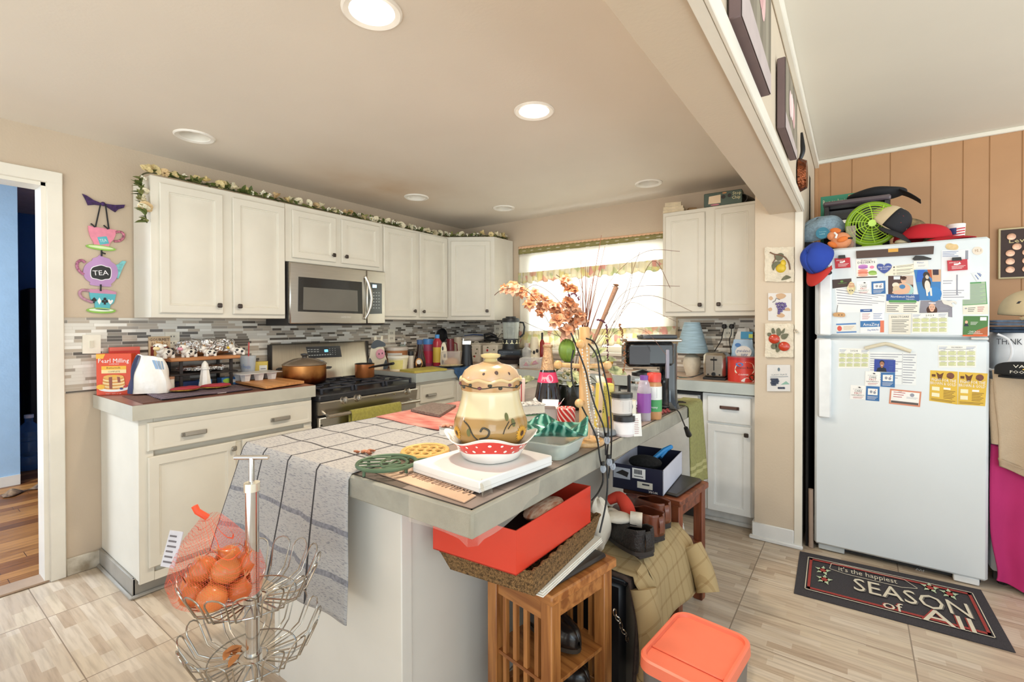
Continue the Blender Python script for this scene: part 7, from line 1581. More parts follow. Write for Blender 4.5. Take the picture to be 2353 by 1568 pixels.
# footwear
def shoe(label,p,rz,m,ms=None,L_=.28,w=.048,h=.055,opn=.55,laces=None,tilt=0,lin_=None,name='shoe',shaft=0,group=None,toe_h=.6):
 t=thing(name,label,'shoe' if name!='boot' else 'boot',p,rz,group);ms=ms or mt('241c18',.6)
 Tm=RY(tilt)
 def hw(x):return w*(.62+.38*sin(pi*min(1,max(0,x*.9+.12))))*(1 if x<.78 else sqrt(max(.0,1-((x-.78)/.225)**2)))*(1 if x>.1 else sqrt(max(.05,1-((.1-x)/.105)**2)))
 def ht(x):return h*(1. if x<.45 else 1-(1-toe_h)*((x-.45)/.55)**1.2)
 g=G(ms);n=26;ring=[(L_*(i/n),-hw(i/n)*1.05)for i in range(n+1)]+[(L_*(i/n),hw(i/n)*1.05)for i in range(n,-1,-1)]
 zt=.014;g.M=Tm;g.prism(ring,zt,Matrix());g.box(0.004,L_*.27,-w*.62,w*.62,-.012,0.001,b=.004);g.build('sole',t)
 g=G(m);g.M=Tm
 for s_ in(-1,1):
  def up(u,v):
   x=u;am=pi/2 if x>opn else pi/2*(.40+.60*max(0,(x-opn+.12)/.12)**2 if x>opn-.12 else .40)
   a=v*am;hh=ht(x)*(1 if not shaft else 1)
   if x<=opn:hh2=hh/max(.35,sin(am))*(.95+.25*(1-x/opn))
   else:hh2=hh
   e_=1-max(0,(x-.9)/.1)**2*.5
   return V((L_*x,s_*hw(x)*(cos(a)**.55 if cos(a)>0 else 0),zt+hh2*e_*sin(a)**.8))
  g.grid(up,26,8)
 hwz=hw(0.0);g.grid(lambda u,v:V((.001-.006*sin(pi*v),(u*2-1)*hwz,zt+ht(0)*1.2*v)),6,4)
 u=g.build('upper',t,solid=.003)
 g=G(lin_ or mt('8a5a34',.6));g.M=Tm;g.prism([(L_*(.03+.5*i/10),-hw(.03+.5*i/10)*.86)for i in range(11)]+[(L_*(.03+.5*i/10),hw(.03+.5*i/10)*.86)for i in range(10,-1,-1)],.003,TR(0,0,zt+.002));g.build('insole',t)
 if shaft:
  g=G(m);g.M=Tm;g.grid(lambda u,v:V((L_*.2+(L_*.2)*cos(2*pi*u)*(1+.1*v),w*.86*sin(2*pi*u),zt+h*.6+shaft*v+.012*cos(2*pi*u)*v)),24,6);g.build('shaft',t,solid=.004)
 if laces:
  g=G(laces);g.M=Tm
  for i in range(5):x=opn+.02+.05*i-(.1 if shaft else 0);z=zt+ht(x)*1.02+(shaft*.3*(1-i/5)if shaft else 0);g.tube([(L_*x,-.018,z-.006),(L_*(x+.015),0,z),(L_*x,.018,z-.006)],.0025,n=5)
  g.build('laces',t)
 return t
M_BRN=mt('6e3a26',.3,nv=.12,ns=14,coat=.35);M_BLK=mt('1d1a19',.3,nv=.2,ns=20,coat=.3)
for k,(z,lb)in enumerate(((.312,'black leather boot on the upper shelf inside the oak stool'),(.157,'black leather boot on the lower shelf inside the oak stool'))):
 q=C1+M1@V((-.12,.045+.01*k,z));shoe(lb,q,rs+R(-8+10*k),M_BLK,mt('33291f',.7,nv=.2),.235,.052,.062,.42,mt('2a2320',.8),0,M_BLK,'boot',.055,toe_h=.75)
# black bin between the stools, coat and plaid shirt over it
g=None;bx0,bx1,by0,by1,bz=-1.03,-.655,1.60,2.08,.455
t=thing('storage_bin','black storage bin between the two stools under the plaid shirt','bin',((bx0+bx1)/2,(by0+by1)/2,0));g=G(mt('17171a',.4));g.box(bx0+.02,bx1-.02,by0+.02,by1-.02,0,bz-.03,b=.02);g.build('bin',t,True);g=G(mt('1d1d20',.4));g.box(bx0,bx1,by0,by1,bz-.03,bz,b=.01);g.build('lid',t,True)
t=thing('chain','short steel chain hanging on the black bin','chain',at(1430,1460,'x',bx1));
for k in range(5):
 c=at(1413+7*k,1408+15*k,'x',bx1+.012);g=G(CHROME);a=R(55);d=V((0,cos(a),-sin(a)));s2=V((1,0,0))if k%2 else V((0,sin(a),cos(a)))
 g.tube([c+d*.017*cos(q)+s2*.0085*sin(q)for q in[2*pi*i/18 for i in range(18)]],.0022,n=6,closed=True);g.build('link',t,True)
M_COAT=mt('4a3c34',.95,nv=.15,ns=60,bump=.3,bs=150)
def coat(u,v):
 y=1.585+.15*u+.06*v*(u-.3);s_=-.10+.52*v
 if s_<0:return V((bx1+.0+s_,y,bz+.012+.004*sin(9*u)))
 return V((bx1+.014+.02*min(1,s_*8)+.012*sin(9*u+3*v)*min(1,s_*6),y,bz+.012-s_))
g=G(M_COAT);g.grid(coat,14,34);g.top('wool_coat','dark brown wool coat hanging down the front of the black bin','coat',solid=.010)
M_PL,N,L,b=new_mat('plaid');b.inputs['Roughness'].default_value=.9
tc=N.new('ShaderNodeTexCoord');sp=N.new('ShaderNodeSeparateXYZ');L.new(tc.outputs['Object'],sp.inputs[0])
def bands(sock,sc,off,wdt):
 a=N.new('ShaderNodeMath');a.operation='MULTIPLY_ADD';a.inputs[1].default_value=sc;a.inputs[2].default_value=off;L.new(sock,a.inputs[0]);f=N.new('ShaderNodeMath');f.operation='FRACT';L.new(a.outputs[0],f.inputs[0]);l=N.new('ShaderNodeMath');l.operation='LESS_THAN';l.inputs[1].default_value=wdt;L.new(f.outputs[0],l.inputs[0]);return l.outputs[0]
dz=N.new('ShaderNodeMath');dz.operation='SUBTRACT';L.new(sp.outputs[2],dz.inputs[0]);L.new(sp.outputs[0],dz.inputs[1])
s1,s2_,s3=bands(sp.outputs[1],11,.1,.12),bands(dz.outputs[0],11,.3,.12),bands(sp.outputs[1],11,.5,.05)
ad=N.new('ShaderNodeMath');L.new(s1,ad.inputs[0]);L.new(s2_,ad.inputs[1]);ad2=N.new('ShaderNodeMath');L.new(ad.outputs[0],ad2.inputs[0]);L.new(s3,ad2.inputs[1]);mu=N.new('ShaderNodeMath');mu.operation='MULTIPLY';mu.inputs[1].default_value=.42;L.new(ad2.outputs[0],mu.inputs[0])
mx=N.new('ShaderNodeMixRGB');L.new(mu.outputs[0],mx.inputs[0]);mx.inputs[1].default_value=(*lin('ab956c'),1);mx.inputs[2].default_value=(*lin('8a7048'),1);L.new(mx.outputs[0],b.inputs['Base Color'])
def shirt(u,v):
 y=1.575+.53*u;edge=bx1+.03;s_=-.34+v*(.34+(.33 if u<.16 else .25)+.02*sin(8*u))
 top=bz+.03+.035*sin(pi*u)+.008*sin(14*u+9*v)
 if s_<0:return V((edge+s_,y+.04*v,top))
 k_=s_/.33;a=min(1,s_/.06)
 return V((edge+.04*a+.06*k_+.018*sin(10*u+2*k_)*k_+(.06*(u-.5)*k_),y+.10*k_*(u-.35),top-s_*(.75+.25*a)))
t=thing('plaid_shirt','tan plaid shirt draped over the black bin, sleeve hanging toward the orange lid','shirt',(-.7,1.8,bz+.04))
g=G(M_PL);g.grid(shirt,40,40);g.build('body',t,True,.004)
g=G(M_PL);P=[V((bx1+.06,1.60,bz-.01)),V((bx1+.09,1.575,bz-.10)),V((bx1+.105,1.55,bz-.2)),V((bx1+.105,1.53,bz-.27))];q=spl(P,5,False);g.tube(q,[.046-.012*i/len(q)for i in range(len(q))],n=14);sl=g.build('sleeve',t,True)
g=G(M_PL);e_=P[-1];g.tube([e_+V((0,.002,.004)),e_+V((0,-.006,-.05))],.04,n=14);g.build('cuff',sl,True)
g=G(M_PL);P=[V((bx1+.10,2.05,bz-.02)),V((bx1+.15,2.03,bz-.10)),V((bx1+.18,2.0,bz-.17))];g.tube(spl(P,5,False),.045,n=14);g.build('sleeve',t,True)
# shoes and gloves on top
zt=bz+.062
fz=lambda px,py,z:at(px,py,'z',z)
q=fz(1512,1243,.535);h_=R(152)
shoe('brown leather loafer lying on the plaid shirt, in front of its pair',V((-.60,1.80,.54)),R(155),M_BRN,None,.27,.05,.062,.6,None,0,mt('a8743c',.5),group='brown loafers')
shoe('brown leather loafer behind the front loafer, beside the reddish stool',V((-.615,1.915,.545)),R(150),M_BRN,None,.27,.05,.062,.6,None,0,mt('a8743c',.5),group='brown loafers')
shoe('black clog with a woven vamp and furry heel beside the seagrass tray',V((-.60,1.66,.535)),R(150),mt('211d1b',.6,nv=.3,ns=60,bump=.5,bs=120),mt('2c2622',.7),.26,.056,.06,.35,None,0,mt('8a7058',.9))
t=thing('work_glove','cream cotton glove lying on the loafers','glove',V((-.74,1.72,.60)),R(200));M_GL=mt('ddd4c4',.9,nv=.08,bump=.4,bs=40)
g=G(M_GL);g.ball((0,0,.02),(.055,.042,.02),nu=20,nv=10)
for k in range(4):g.tube(spl([(.04,-.03+.02*k,.022),(.075,-.034+.023*k,.026),(.10,-.036+.024*k,.012)],4,False),[.0105]*8+[.007],n=10)
g.tube(spl([(.0,-.035,.02),(.03,-.06,.022),(.055,-.062,.012)],4,False),.0105,n=10);g.build('glove',t);g=G(M_GL);g.tube([(-.045,0,.02),(-.09,0,.018)],.028,n=16);g.build('cuff',t)
g=G(mt('d9d2c2',.9,nv=.08,bump=.5,bs=30));g.M=TR(-.80,1.66,.52);g.ball((0,0,.08),(.05,.06,.10),nu=24,nv=14,f=lambda d:1+.07*sin(5*atan2(d.y,d.x)+4*d.z));g.top('white_sock','bunched white sock standing between the red box and the shoebox','sock')
t=thing('santa_hat','red felt hat with a white band beside the shoebox','hat',V((-.775,1.80,.555)));g=G(mt('c43a26',.8));g.tube(spl([(-.04,0,.09),(0,.01,.11),(.035,0,.085),(.05,-.01,.05)],5,False),[.018+.001*i for i in range(16)],n=14);g.build('crown',t);g=G(mt('e8e2da',.9));g.ball((.054,-.012,.035),(.026,.026,.02),nu=16,nv=8);g.build('band',t)
p=C2+M2@V((.0,-.02,.312));t=thing('canvas_shoe','white canvas shoe on the shelf inside the reddish stool','shoe',p);bpy.data.objects.remove(t)
shoe('white canvas shoe on the shelf inside the reddish stool',p+V((.08,.03,0)),R(190),mt('e4e0d6',.7),mt('d8c8a8',.6),.22,.045,.055,.4,mt('3a3c4a',.8),0,mt('c8b490',.8))
# orange lidded tote
t=thing('storage_tote','grey storage tote with an orange lid on the floor near the plaid shirt','storage tote',(-.35,1.46,0));ZL=.44
P=[at(1560,1399,'z',ZL),at(1733,1470,'z',ZL),None,at(1506,1478,'z',ZL)];ex=(P[1]-P[0]);Wt=ex.length;ex.normalize();ey=V((ex.y,-ex.x,0));Lt=.30
O=P[0];rt_=atan2(ex.y,ex.x);cT=O+ex*Wt/2+ey*Lt/2;t.location=(cT.x,cT.y,0);t.rotation_euler.z=rt_
def rrect(w,d,r,n=7):
 o=[]
 for cx,cy,a0 in((w-r,d-r,0),(-w+r,d-r,90),(-w+r,-d+r,180),(w-r,-d+r,270)):
  for i in range(n):a=R(a0+90*i/(n-1));o.append((cx+r*cos(a),cy+r*sin(a)))
 return o
def loft(g,rings,m=None,cap=True):
 n=len(rings[0]);vs=sum(rings,[]);g.add(vs,[(k*n+i,k*n+(i+1)%n,(k+1)*n+(i+1)%n,(k+1)*n+i)for k in range(len(rings)-1)for i in range(n)]+([tuple(range(n))[::-1],tuple((len(rings)-1)*n+i for i in range(n))]if cap else[]),m)
rz3=lambda w,d,r,z:[(x,y,z)for x,y in rrect(w,d,r)]
W_,L2_=Wt/2,Lt/2
g=G(mt('77726e',.45));loft(g,[rz3(W_*.82,L2_*.84,.03,0),rz3(W_*.94,L2_*.95,.035,ZL-.04),rz3(W_*.97,L2_*.97,.035,ZL-.035),rz3(W_*.97,L2_*.97,.035,ZL-.02)]);g.build('tub',t)
M_OR=mt('ee7a5c',.4,nv=.03)
g=G(M_OR);loft(g,[rz3(W_*1.01,L2_*1.01,.045,ZL-.03),rz3(W_,L2_,.045,ZL),rz3(W_*.96,L2_*.96,.042,ZL+.004),rz3(W_*.9,L2_*.9,.036,ZL+.003),rz3(W_*.88,L2_*.88,.034,ZL-.006)]);g.build('lid',t)
g=G(M_OR);g.box(-W_*.88,W_*.88,-L2_*.5,-L2_*.44,ZL-.006,ZL-.001,b=.002);g.build('ridge',t)
# --- chrome fruit stand with onions
ps=V((0,0,0));q=atd(580,1300,1.25);ps=V((q.x,q.y,0));KS=1.25/FPX;Zs=lambda y:hz(ps,y)
t=thing('fruit_stand','two-tier chrome wire fruit stand on a pole in front of the island','fruit stand',ps,YAW)
g=G(CHROME);g.rod((0,0,.012),(0,0,Zs(1128)),.0165,n=24);g.build('pole',t);g=G(mt('e8e0cc',.2,.6));g.cyl((0,0,Zs(1128)),.0195,.022,n=24);g.build('collar',t);g=G(CHROME);g.rod((0,0,Zs(1128)),(0,0,Zs(1052)),.007,n=14);g.build('upper_rod',t);g=G(CHROME);g.rod((-.045,0,Zs(1051)),(.045,0,Zs(1051)),.006,n=14);g.build('handle',t)
g=G(CHROME);g.lathe([(0,0),(.15,0),(.15,.008),(.03,.014),(0,.014)],n=40);g.build('foot',t)
WIRE=mt('b8b2a8',.25,1,nv=.1)
for zc,nm in((Zs(1378),'basket'),(Zs(1512),'basket')):
 g=G(WIRE);wr=.0021;
 for r_ in(.035,.105):g.tube([(r_*cos(a),r_*sin(a),zc+(0 if r_<.1 else .006))for a in[2*pi*i/44 for i in range(44)]],wr,n=6,closed=True)
 ring=g.build('basket',t);nl=16
 for i in range(nl):
  a=2*pi*i/nl;da=pi/nl*.78;g=G(WIRE);pts=[]
  for sgn in(-1,1):
   leg_=[(.035,0,0),(.105,.8,.004),(.135,.95,.018),(.16,1.,.07)]
   seg=[V((r_*cos(a+sgn*da*k_),r_*sin(a+sgn*da*k_),zc+z_))for r_,k_,z_ in leg_]
   if sgn<0:pts+=seg
   else:
    for j in range(1,6):b_=pi*j/6;aa=a-da*cos(b_);pts.append(V(((.16+.008*sin(b_))*cos(aa),(.16+.008*sin(b_))*sin(aa),zc+.07+.022*sin(b_))))
    pts+=seg[::-1]
  g.tube(pts,wr,n=6);g.build('petal',ring)
 g=G(CHROME);g.cyl((0,0,zc-.014),.022,.026,n=24);g.build('hub',ring)
# onions in a net bag
zo=Zs(1378)+.014;cb=ps+Matrix.Rotation(YAW,3,'Z')@V((-.075,-.02,0));rn=random.Random(6)
M_ON=[mt('c9793a',.3,nv=.2,ns=9,sc=(1,1,.15),coat=.3),mt('d48a48',.3,nv=.2,ns=9,sc=(1,1,.15),coat=.3),mt('bf6e34',.3,nv=.2,ns=9,sc=(1,1,.15),coat=.3)]
ons=[(-.045,-.035,.032),(.015,-.055,.03),(.058,-.012,.033),(-.02,.02,.034),(-.068,.012,.033),(.035,.045,.03),(-.035,-.01,.083),(.03,-.02,.082),(.06,.02,.088),(-.005,.045,.085)]
WO=['at the lower left front','at the lower front','at the lower right against the pole','at the lower middle','at the far left','at the lower back','on top at the left','on top in the middle','on top at the right','on top at the back']
for i,((x,y,z),w_)in enumerate(zip(ons,WO)):
 r_=(.033,.036,.03)[i%3];t=thing('onion','brown onion in the orange net bag, '+w_,'onion',cb+Matrix.Rotation(YAW,3,'Z')@V((x,y,0))+V((0,0,zo+z-.032)),rn.uniform(0,6),'onions in the net bag');g=G(M_ON[i%3]);tl=RX(rn.uniform(-.7,.7))@RY(rn.uniform(-.7,.7));g.M=TR(0,0,r_*.9)@tl
 g.lathe([(0,-r_*.9),(r_*.5,-r_*.8),(r_*.9,-r_*.4),(r_,0),(r_*.85,r_*.5),(r_*.4,r_*.85),(r_*.14,r_*1.1),(r_*.08,r_*1.35),(0,r_*1.36)],n=24);g.build('bulb',t);g=G(mt('d8b080',.8));g.M=TR(0,0,r_*.9)@tl
 for k_ in range(5):a=1.3*k_;g.rod((0,0,r_*1.2),(.008*cos(a),.008*sin(a),r_*1.2+.016),.0018,n=5,r2=.0006)
 g.build('stalk',t)
NET,N,L,b=new_mat('onion_net');b.inputs['Base Color'].default_value=(*lin('e8502a'),1);b.inputs['Roughness'].default_value=.5
tc=N.new('ShaderNodeTexCoord');mp=N.new('ShaderNodeMapping');mp.inputs['Rotation'].default_value=(.5,.6,.785);L.new(tc.outputs['Object'],mp.inputs[0]);sp=N.new('ShaderNodeSeparateXYZ');L.new(mp.outputs[0],sp.inputs[0]);outs=[]
for i in range(3):
 a=N.new('ShaderNodeMath');a.operation='MULTIPLY';a.inputs[1].default_value=240;L.new(sp.outputs[i],a.inputs[0]);f=N.new('ShaderNodeMath');f.operation='FRACT';L.new(a.outputs[0],f.inputs[0]);l=N.new('ShaderNodeMath');l.operation='LESS_THAN';l.inputs[1].default_value=.08;L.new(f.outputs[0],l.inputs[0]);outs.append(l.outputs[0])
m1=N.new('ShaderNodeMath');m1.operation='MAXIMUM';L.new(outs[0],m1.inputs[0]);L.new(outs[1],m1.inputs[1]);m2_=N.new('ShaderNodeMath');m2_.operation='MAXIMUM';L.new(m1.outputs[0],m2_.inputs[0]);L.new(outs[2],m2_.inputs[1]);L.new(m2_.outputs[0],b.inputs['Alpha'])
t=thing('onion_net_bag','orange net bag of onions in the upper basket of the fruit stand','net bag',cb+V((0,0,zo-.004)),YAW);g=G(NET)
def net(u,v):
 a=2*pi*u;pr_=[(.06,0),(.105,.02),(.118,.06),(.105,.11),(.075,.16),(.04,.20),(.022,.222)];s_=v*(len(pr_)-1);i=min(int(s_),len(pr_)-2);f=s_-i
 r_=pr_[i][0]+(pr_[i+1][0]-pr_[i][0])*f;z=pr_[i][1]+(pr_[i+1][1]-pr_[i][1])*f;q=1+.05*sin(5*a+12*v)*v
 return V((r_*q*cos(a)*(1-.0*v)-.02*v,r_*q*sin(a)*.85,z))
g.grid(net,48,24);g.build('net',t)
g=G(mt('e8502a',.5));g.tube([(-.03,0,.215),(-.05,-.01,.235),(-.056,-.012,.25)],.008,n=8);g.build('knot',t)
g=G(mt('c9c6cc',.35,nv=.1));g.M=TR(-.100,-.05,.11)@RZ(R(-15))@RX(R(-18));g.box(-.022,.022,-.0015,.0015,0,.085,b=.001);lb=g.build('label_tag',t);g=G(mt('6a6468',.6));g.M=TR(-.100,-.05,.11)@RZ(R(-15))@RX(R(-18));
for i in range(6):g.box(-.016,.012-.003*(i%3),-.0022,-.0015,.01+.012*i,.014+.012*i)
g.build('print',lb)
rn=random.Random(9);t=thing('onion_peel','scraps of onion peel in the lower basket of the fruit stand','onion peel',ps+V((-.02,0,Zs(1512)+.006)))
for k in range(5):g=G(mt('d08a50',.6));leaf(g,(rn.uniform(-.05,.02),rn.uniform(-.05,.0),.002*k),(rn.uniform(-1,1),rn.uniform(-1,1),.1),(0,0,1),.04,.022);g.build('peel',t)
# hall things
p=at(68,1112,'x',-6.4);p=V((-6.4,p.y,.005));t=thing('water_jug','large blue water cooler bottle in the dark hall corner','water jug',p);g=G(glass('5a86b8',.08,.4));g.lathe([(0,0),(.125,0),(.135,.02),(.135,.12),(.128,.13),(.135,.14),(.135,.26),(.128,.27),(.135,.28),(.12,.36),(.05,.42),(.03,.44),(.03,.48),(0,.48)],n=36);g.build('bottle',t);g=G(mt('dfe4ea',.4));g.cyl((0,0,.48),.034,.03);g.build('cap',t)
g=G(mt('2c2a30',.9,nv=.9,ns=22,h2='a08060'));P0,P1_=at(5,1143,'z',.006),at(88,1122,'z',.006)
def rag(u,v):
 c=P0.lerp(P1_,u);return c+V((.07*(v-.5)*(1+sin(7*u)),0,.005+.045*sin(pi*v)*(.5+.5*sin(6*u+.6))*min(1,4*u)))
g.grid(rag,24,10);g.top('floral_cloth','dark floral cloth lying on the hall floor against the blue wall','cloth',solid=.008)
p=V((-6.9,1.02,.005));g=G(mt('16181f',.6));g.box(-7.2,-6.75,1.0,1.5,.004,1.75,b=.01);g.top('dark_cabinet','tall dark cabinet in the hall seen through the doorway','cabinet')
# ================================================================ fridge papers, hats, and the right side
YF=FYF-.0004
c5=cs(5.3477,1860,540);c6=cs(5.3477,1860,760)
LASTN=[None]
def note(name,label,cat,px,m=PAPER,base=.0,d=.0008,items=(),group=None,ax='y',val=None):
 """thin sheet on the fridge door with printed shapes; items use u, v in 0..1 of its quad (top left, top right, bottom right, bottom left)"""
 val=YF if val is None else val;n=SG[ax];P=[at(x,y,ax,val)for x,y in px];g=G(m)
 g.tr(px,ax,val,d,m,base);k=0
 if len(px)==4:
  W=(P[1]-P[0]).length;fm=lambda u,v:P[3].lerp(P[2],u).lerp(P[0].lerp(P[1],u),v)
  for it in items:
   k+=1;f=lambda u,v,k=k:fm(u,v)+n*(base+d+.0002+.00012*k)
   if it[0]=='r':x0,y0,x1,y1=it[2];g.poly([(x0,y0),(x1,y0),(x1,y1),(x0,y1)],f,it[1])
   elif it[0]=='e':g.poly(ell2(*it[2],18),f,it[1])
   elif it[0]=='p':g.poly(it[2],f,it[1])
   elif it[0]=='t':s,x0,x1,y,hh=it[2];g.txt(s,x0,x1,y,f,it[1],hh)
   elif it[0]=='l':   # ruled lines of writing
    x0,x1,y0,y1,nn=it[2]
    for i in range(nn):y=y1+(y0-y1)*(i+.5)/nn;h_=abs(y1-y0)/nn*.28;g.poly([(x0,y),(x1-(x1-x0)*.25*((i*7)%3)/2,y),(x1-(x1-x0)*.25*((i*7)%3)/2,y+h_),(x0,y+h_)],f,it[1])
 LASTN[0]=g.top(name,label,cat,group,recalc=False);return LASTN[0]
q4=lambda x0,y0,x1,y1,s=0:[(x0,y0),(x1,y0-s),(x1,y1-s),(x0,y1)]
LT=mt('9a9ca8',.7);LB=mt('4a6aa8',.7);LR=mt('b84a50',.7);DB=mt('2f5a9c',.5);LG=mt('a9b06a',.7);SK=mt('e2b59a',.7);HAIRC=mt('4a2e22',.7)
note('brown_strip','long dark brown plastic strip along the freezer door top','strip',c5([(572,200),(1528,140),(1520,238),(578,292)]),mt('4a3226',.4),0,.012,[('r',mt('d8a040',.5),(.43,.55,.56,1.))])
note('clip_magnet','black hook magnet under the right end of the brown strip','magnet',c5([(1262,298),(1300,258),(1400,262),(1500,292),(1490,305),(1290,315)]),DARK,0,.012)
for k,(px,nm)in enumerate(((([(310,292),(498,280),(506,402),(318,415)]),'red clip magnet at the upper left of the freezer door'),(([(1690,318),(1935,300),(1940,430),(1698,446)]),'red clip magnet holding the long white note at the upper right'))):
 note('clip_magnet',nm,'magnet',c5(px),mt('c01828',.35),.001,.009,[('t',WHITE,('EMERGENCY',.1,.55,.72,.1)),('p',WHITE,[(.32,.52),(.32,.66),(.55,.66),(.62,.8),(.68,.6),(.5,.5)]),('l',WHITE,(.2,.9,.1,.45,3))],'red clip magnets')
 x0,y0=px[0];x1=px[1][0];w=x1-x0
 g=G(DARK);g.tr(c5([(x0+w*.25,y0-36),(x0+w*.68,y0-42),(x0+w*.72,y0-2),(x0+w*.24,y0+4)]),'y',YF,.012,None,.002);g.build('clip',LASTN[0],True)
note('dessert_postcard','postcard headed DESSERTS with coloured macarons','postcard',c5([(572,302),(828,288),(832,524),(580,532)]),mt('f2eee6',.5),0,.0008,[('r',mt('4a3a3a',.6),(0,0,1,.06)),('e',mt('c88ac8',.6),(.33,.62,.24,.09)),('e',mt('b070b8',.6),(.33,.55,.24,.07)),('e',mt('e89a8a',.6),(.32,.38,.25,.09)),('e',mt('e0806a',.6),(.32,.27,.26,.08)),('e',mt('f0b09a',.6),(.32,.15,.26,.08)),('e',mt('88b04a',.6),(.78,.27,.2,.1)),('e',mt('a8c86a',.6),(.8,.2,.2,.07)),('e',mt('e888a8',.6),(.76,.55,.11,.08)),('t',INK,('DESSERTS',.08,.92,.76,.11)),('t',INK,('Delicious',.25,.75,.9,.06))])
hp=[(918,475),(860,440),(830,405),(832,370),(860,356),(900,362),(918,382),(940,356),(980,352),(1008,372),(1005,405),(975,440)]
note('heart_magnet','blue heart shaped magnet beside the checklist','magnet',c5(spl(hp,3)),mt('3c4f9c',.4),.002,.002)
HM=bpy.data.objects[-1]if 0 else LASTN[0];g=G(WHITE);g.ptx('Stay healthy',*c5([(845,410),(1000,398)]),'y',YF,.0046,h=4);g.ptx('this summer',*c5([(872,432),(968,424)]),'y',YF,.0046,h=3);g.build('lettering',HM,True)
note('checklist_card','cream checklist card with three boxes next to the blue heart','card',c5([(925,395),(1306,350),(1306,490),(930,505)]),mt('efe8d4',.6),.0,.0008,[('l',INK,(.38,.95,.75,.95,2)),('l',INK,(.38,.9,.4,.6,2)),('l',INK,(.38,.95,.05,.3,3)),('r',INK,(.28,.8,.33,.92)),('r',INK,(.28,.5,.33,.62)),('r',INK,(.28,.12,.33,.24)),('r',CREAM,(.29,.52,.32,.6)),('r',CREAM,(.29,.14,.32,.22))])
note('receipt_card','small white card reading Walmart under the black hook','card',c5([(1278,318),(1460,312),(1462,405),(1280,410)]),PAPER,.0012,.0008,[('t',LB,('Walmart',.22,.7,.62,.2)),('l',LT,(.3,.8,.15,.4,2))])
# photos
note('photo','photo of a person holding a small spotted dog in a chair','photo',c5(q4(968,505,1275,730,5)),mt('4a2a22',.4),0,.0006,[('r',mt('c8b0a0',.6),(.55,.5,1,1)),('e',mt('a8d0cc',.6),(.6,.2,.42,.4)),('r',mt('e2e6ec',.6),(.22,.8,.48,.97)),('e',SK,(.62,.75,.11,.16)),('e',HAIRC,(.62,.88,.12,.09)),('r',INK,(.53,.76,.72,.79)),('e',SK,(.56,.3,.34,.3)),('e',mt('4a80b0',.6),(.57,.4,.12,.12)),('e',mt('e8dcc8',.6),(.3,.5,.14,.14)),('e',mt('d8c0a0',.6),(.32,.28,.14,.18)),('e',SK,(.5,.1,.35,.12))])
note('photo','photo of a black and white cat on a blue cushion','photo',c5([(1282,430),(1614,425),(1610,800),(1352,805)]),mt('2f78b8',.4),.001,.0006,[('p',mt('b85a34',.6),[(.5,1),(.7,1),(.66,.7),(.55,.8)]),('r',mt('d8b090',.6),(.66,.6,1,1)),('r',mt('3a2e3c',.6),(.7,.82,.92,1)),('p',mt('2a66c8',.6),[(.0,.6),(.15,1),(.4,1),(.4,.6)]),('e',mt('3a84c8',.6),(.7,.2,.35,.25)),('e',mt('3a302c',.6),(.42,.55,.18,.24)),('e',mt('e8e0d4',.6),(.45,.45,.12,.2)),('e',mt('3a302c',.6),(.45,.82,.13,.11)),('e',mt('d8c8b4',.6),(.47,.76,.07,.07)),('r',mt('efe8e0',.6),(.36,.14,.44,.4)),('r',mt('efe8e0',.6),(.54,.14,.62,.4)),('r',INK,(.42,.8,.44,.83)),('r',INK,(.5,.8,.52,.83))])
note('photo','school portrait of a smiling child with a headband, grey backdrop','photo',c5([(1365,808),(1752,806),(1756,1014),(1350,960)]),mt('8a8690',.4,nv=.2,ns=14),.0,.0006,[('e',HAIRC,(.38,.32,.17,.34)),('e',SK,(.38,.52,.10,.26)),('r',mt('e8dce0',.6),(.27,.78,.49,.86)),('p',HAIRC,[(.22,.0),(.28,.4),(.48,.4),(.56,.0)]),('e',SK,(.38,.38,.07,.18)),('l',LT,(.62,.9,.35,.55,2)),('e',INK,(.345,.54,.012,.03)),('e',INK,(.415,.54,.012,.03)),('r',LR,(.35,.36,.41,.39))])
note('photo','photo card of a smiling child on a deep blue ground, lower door','photo',c6([(798,352),(1056,362),(1053,513),(794,503)]),mt('1f3c9c',.4),.0016,.0008,[('e',mt('22222a',.6),(.37,.74,.125,.2)),('e',mt('b07a5a',.6),(.37,.62,.105,.22)),('p',mt('1c2434',.6),[(.1,0),(.16,.3),(.37,.42),(.56,.3),(.6,0)]),('e',mt('b07a5a',.6),(.37,.42,.06,.1)),('e',WHITE,(.37,.53,.045,.025)),('e',INK,(.335,.66,.012,.02)),('e',INK,(.405,.66,.012,.02)),('l',LB,(.66,.92,.6,.9,4)),('l',LB,(.7,.9,.1,.5,3))])
note('brown_card','dark brown business card at the left of the freezer door','card',c5([(280,552),(515,535),(520,630),(283,660)]),mt('4c3c38',.6),0,.0008,[('e',mt('6a9a4a',.6),(.5,.72,.08,.12)),('l',mt('6a9a4a',.6),(.3,.75,.4,.55,1))])
for nm,px,base in(('freezer door',[(580,575),(742,563),(745,728),(582,735)],.0),('lower door, upper one',[(688,498),(868,512),(866,678),(680,678)],.0012),('lower door, lower one',[(508,668),(690,682),(688,848),(498,842)],.0)):
 cc=c5 if 'freezer' in nm else c6;P=cc(px)
 note('care_card','white appointment card with a swoosh emblem and CARE FIRST, '+nm,'card',P,mt('f6f4f0',.5),base,.0008,[('p',INK,[(.35,.84),(.6,.92),(.72,.85),(.58,.82),(.5,.88)]),('t',LT,('NORTHWEST',.18,.82,.70,.06)),('t',INK,('CARE',.27,.76,.54,.13)),('t',LR,('FIRST',.27,.76,.38,.13)),('t',INK,('VALPARAISO',.08,.92,.26,.08)),('l',LR,(.2,.85,.05,.2,2))],'care cards')
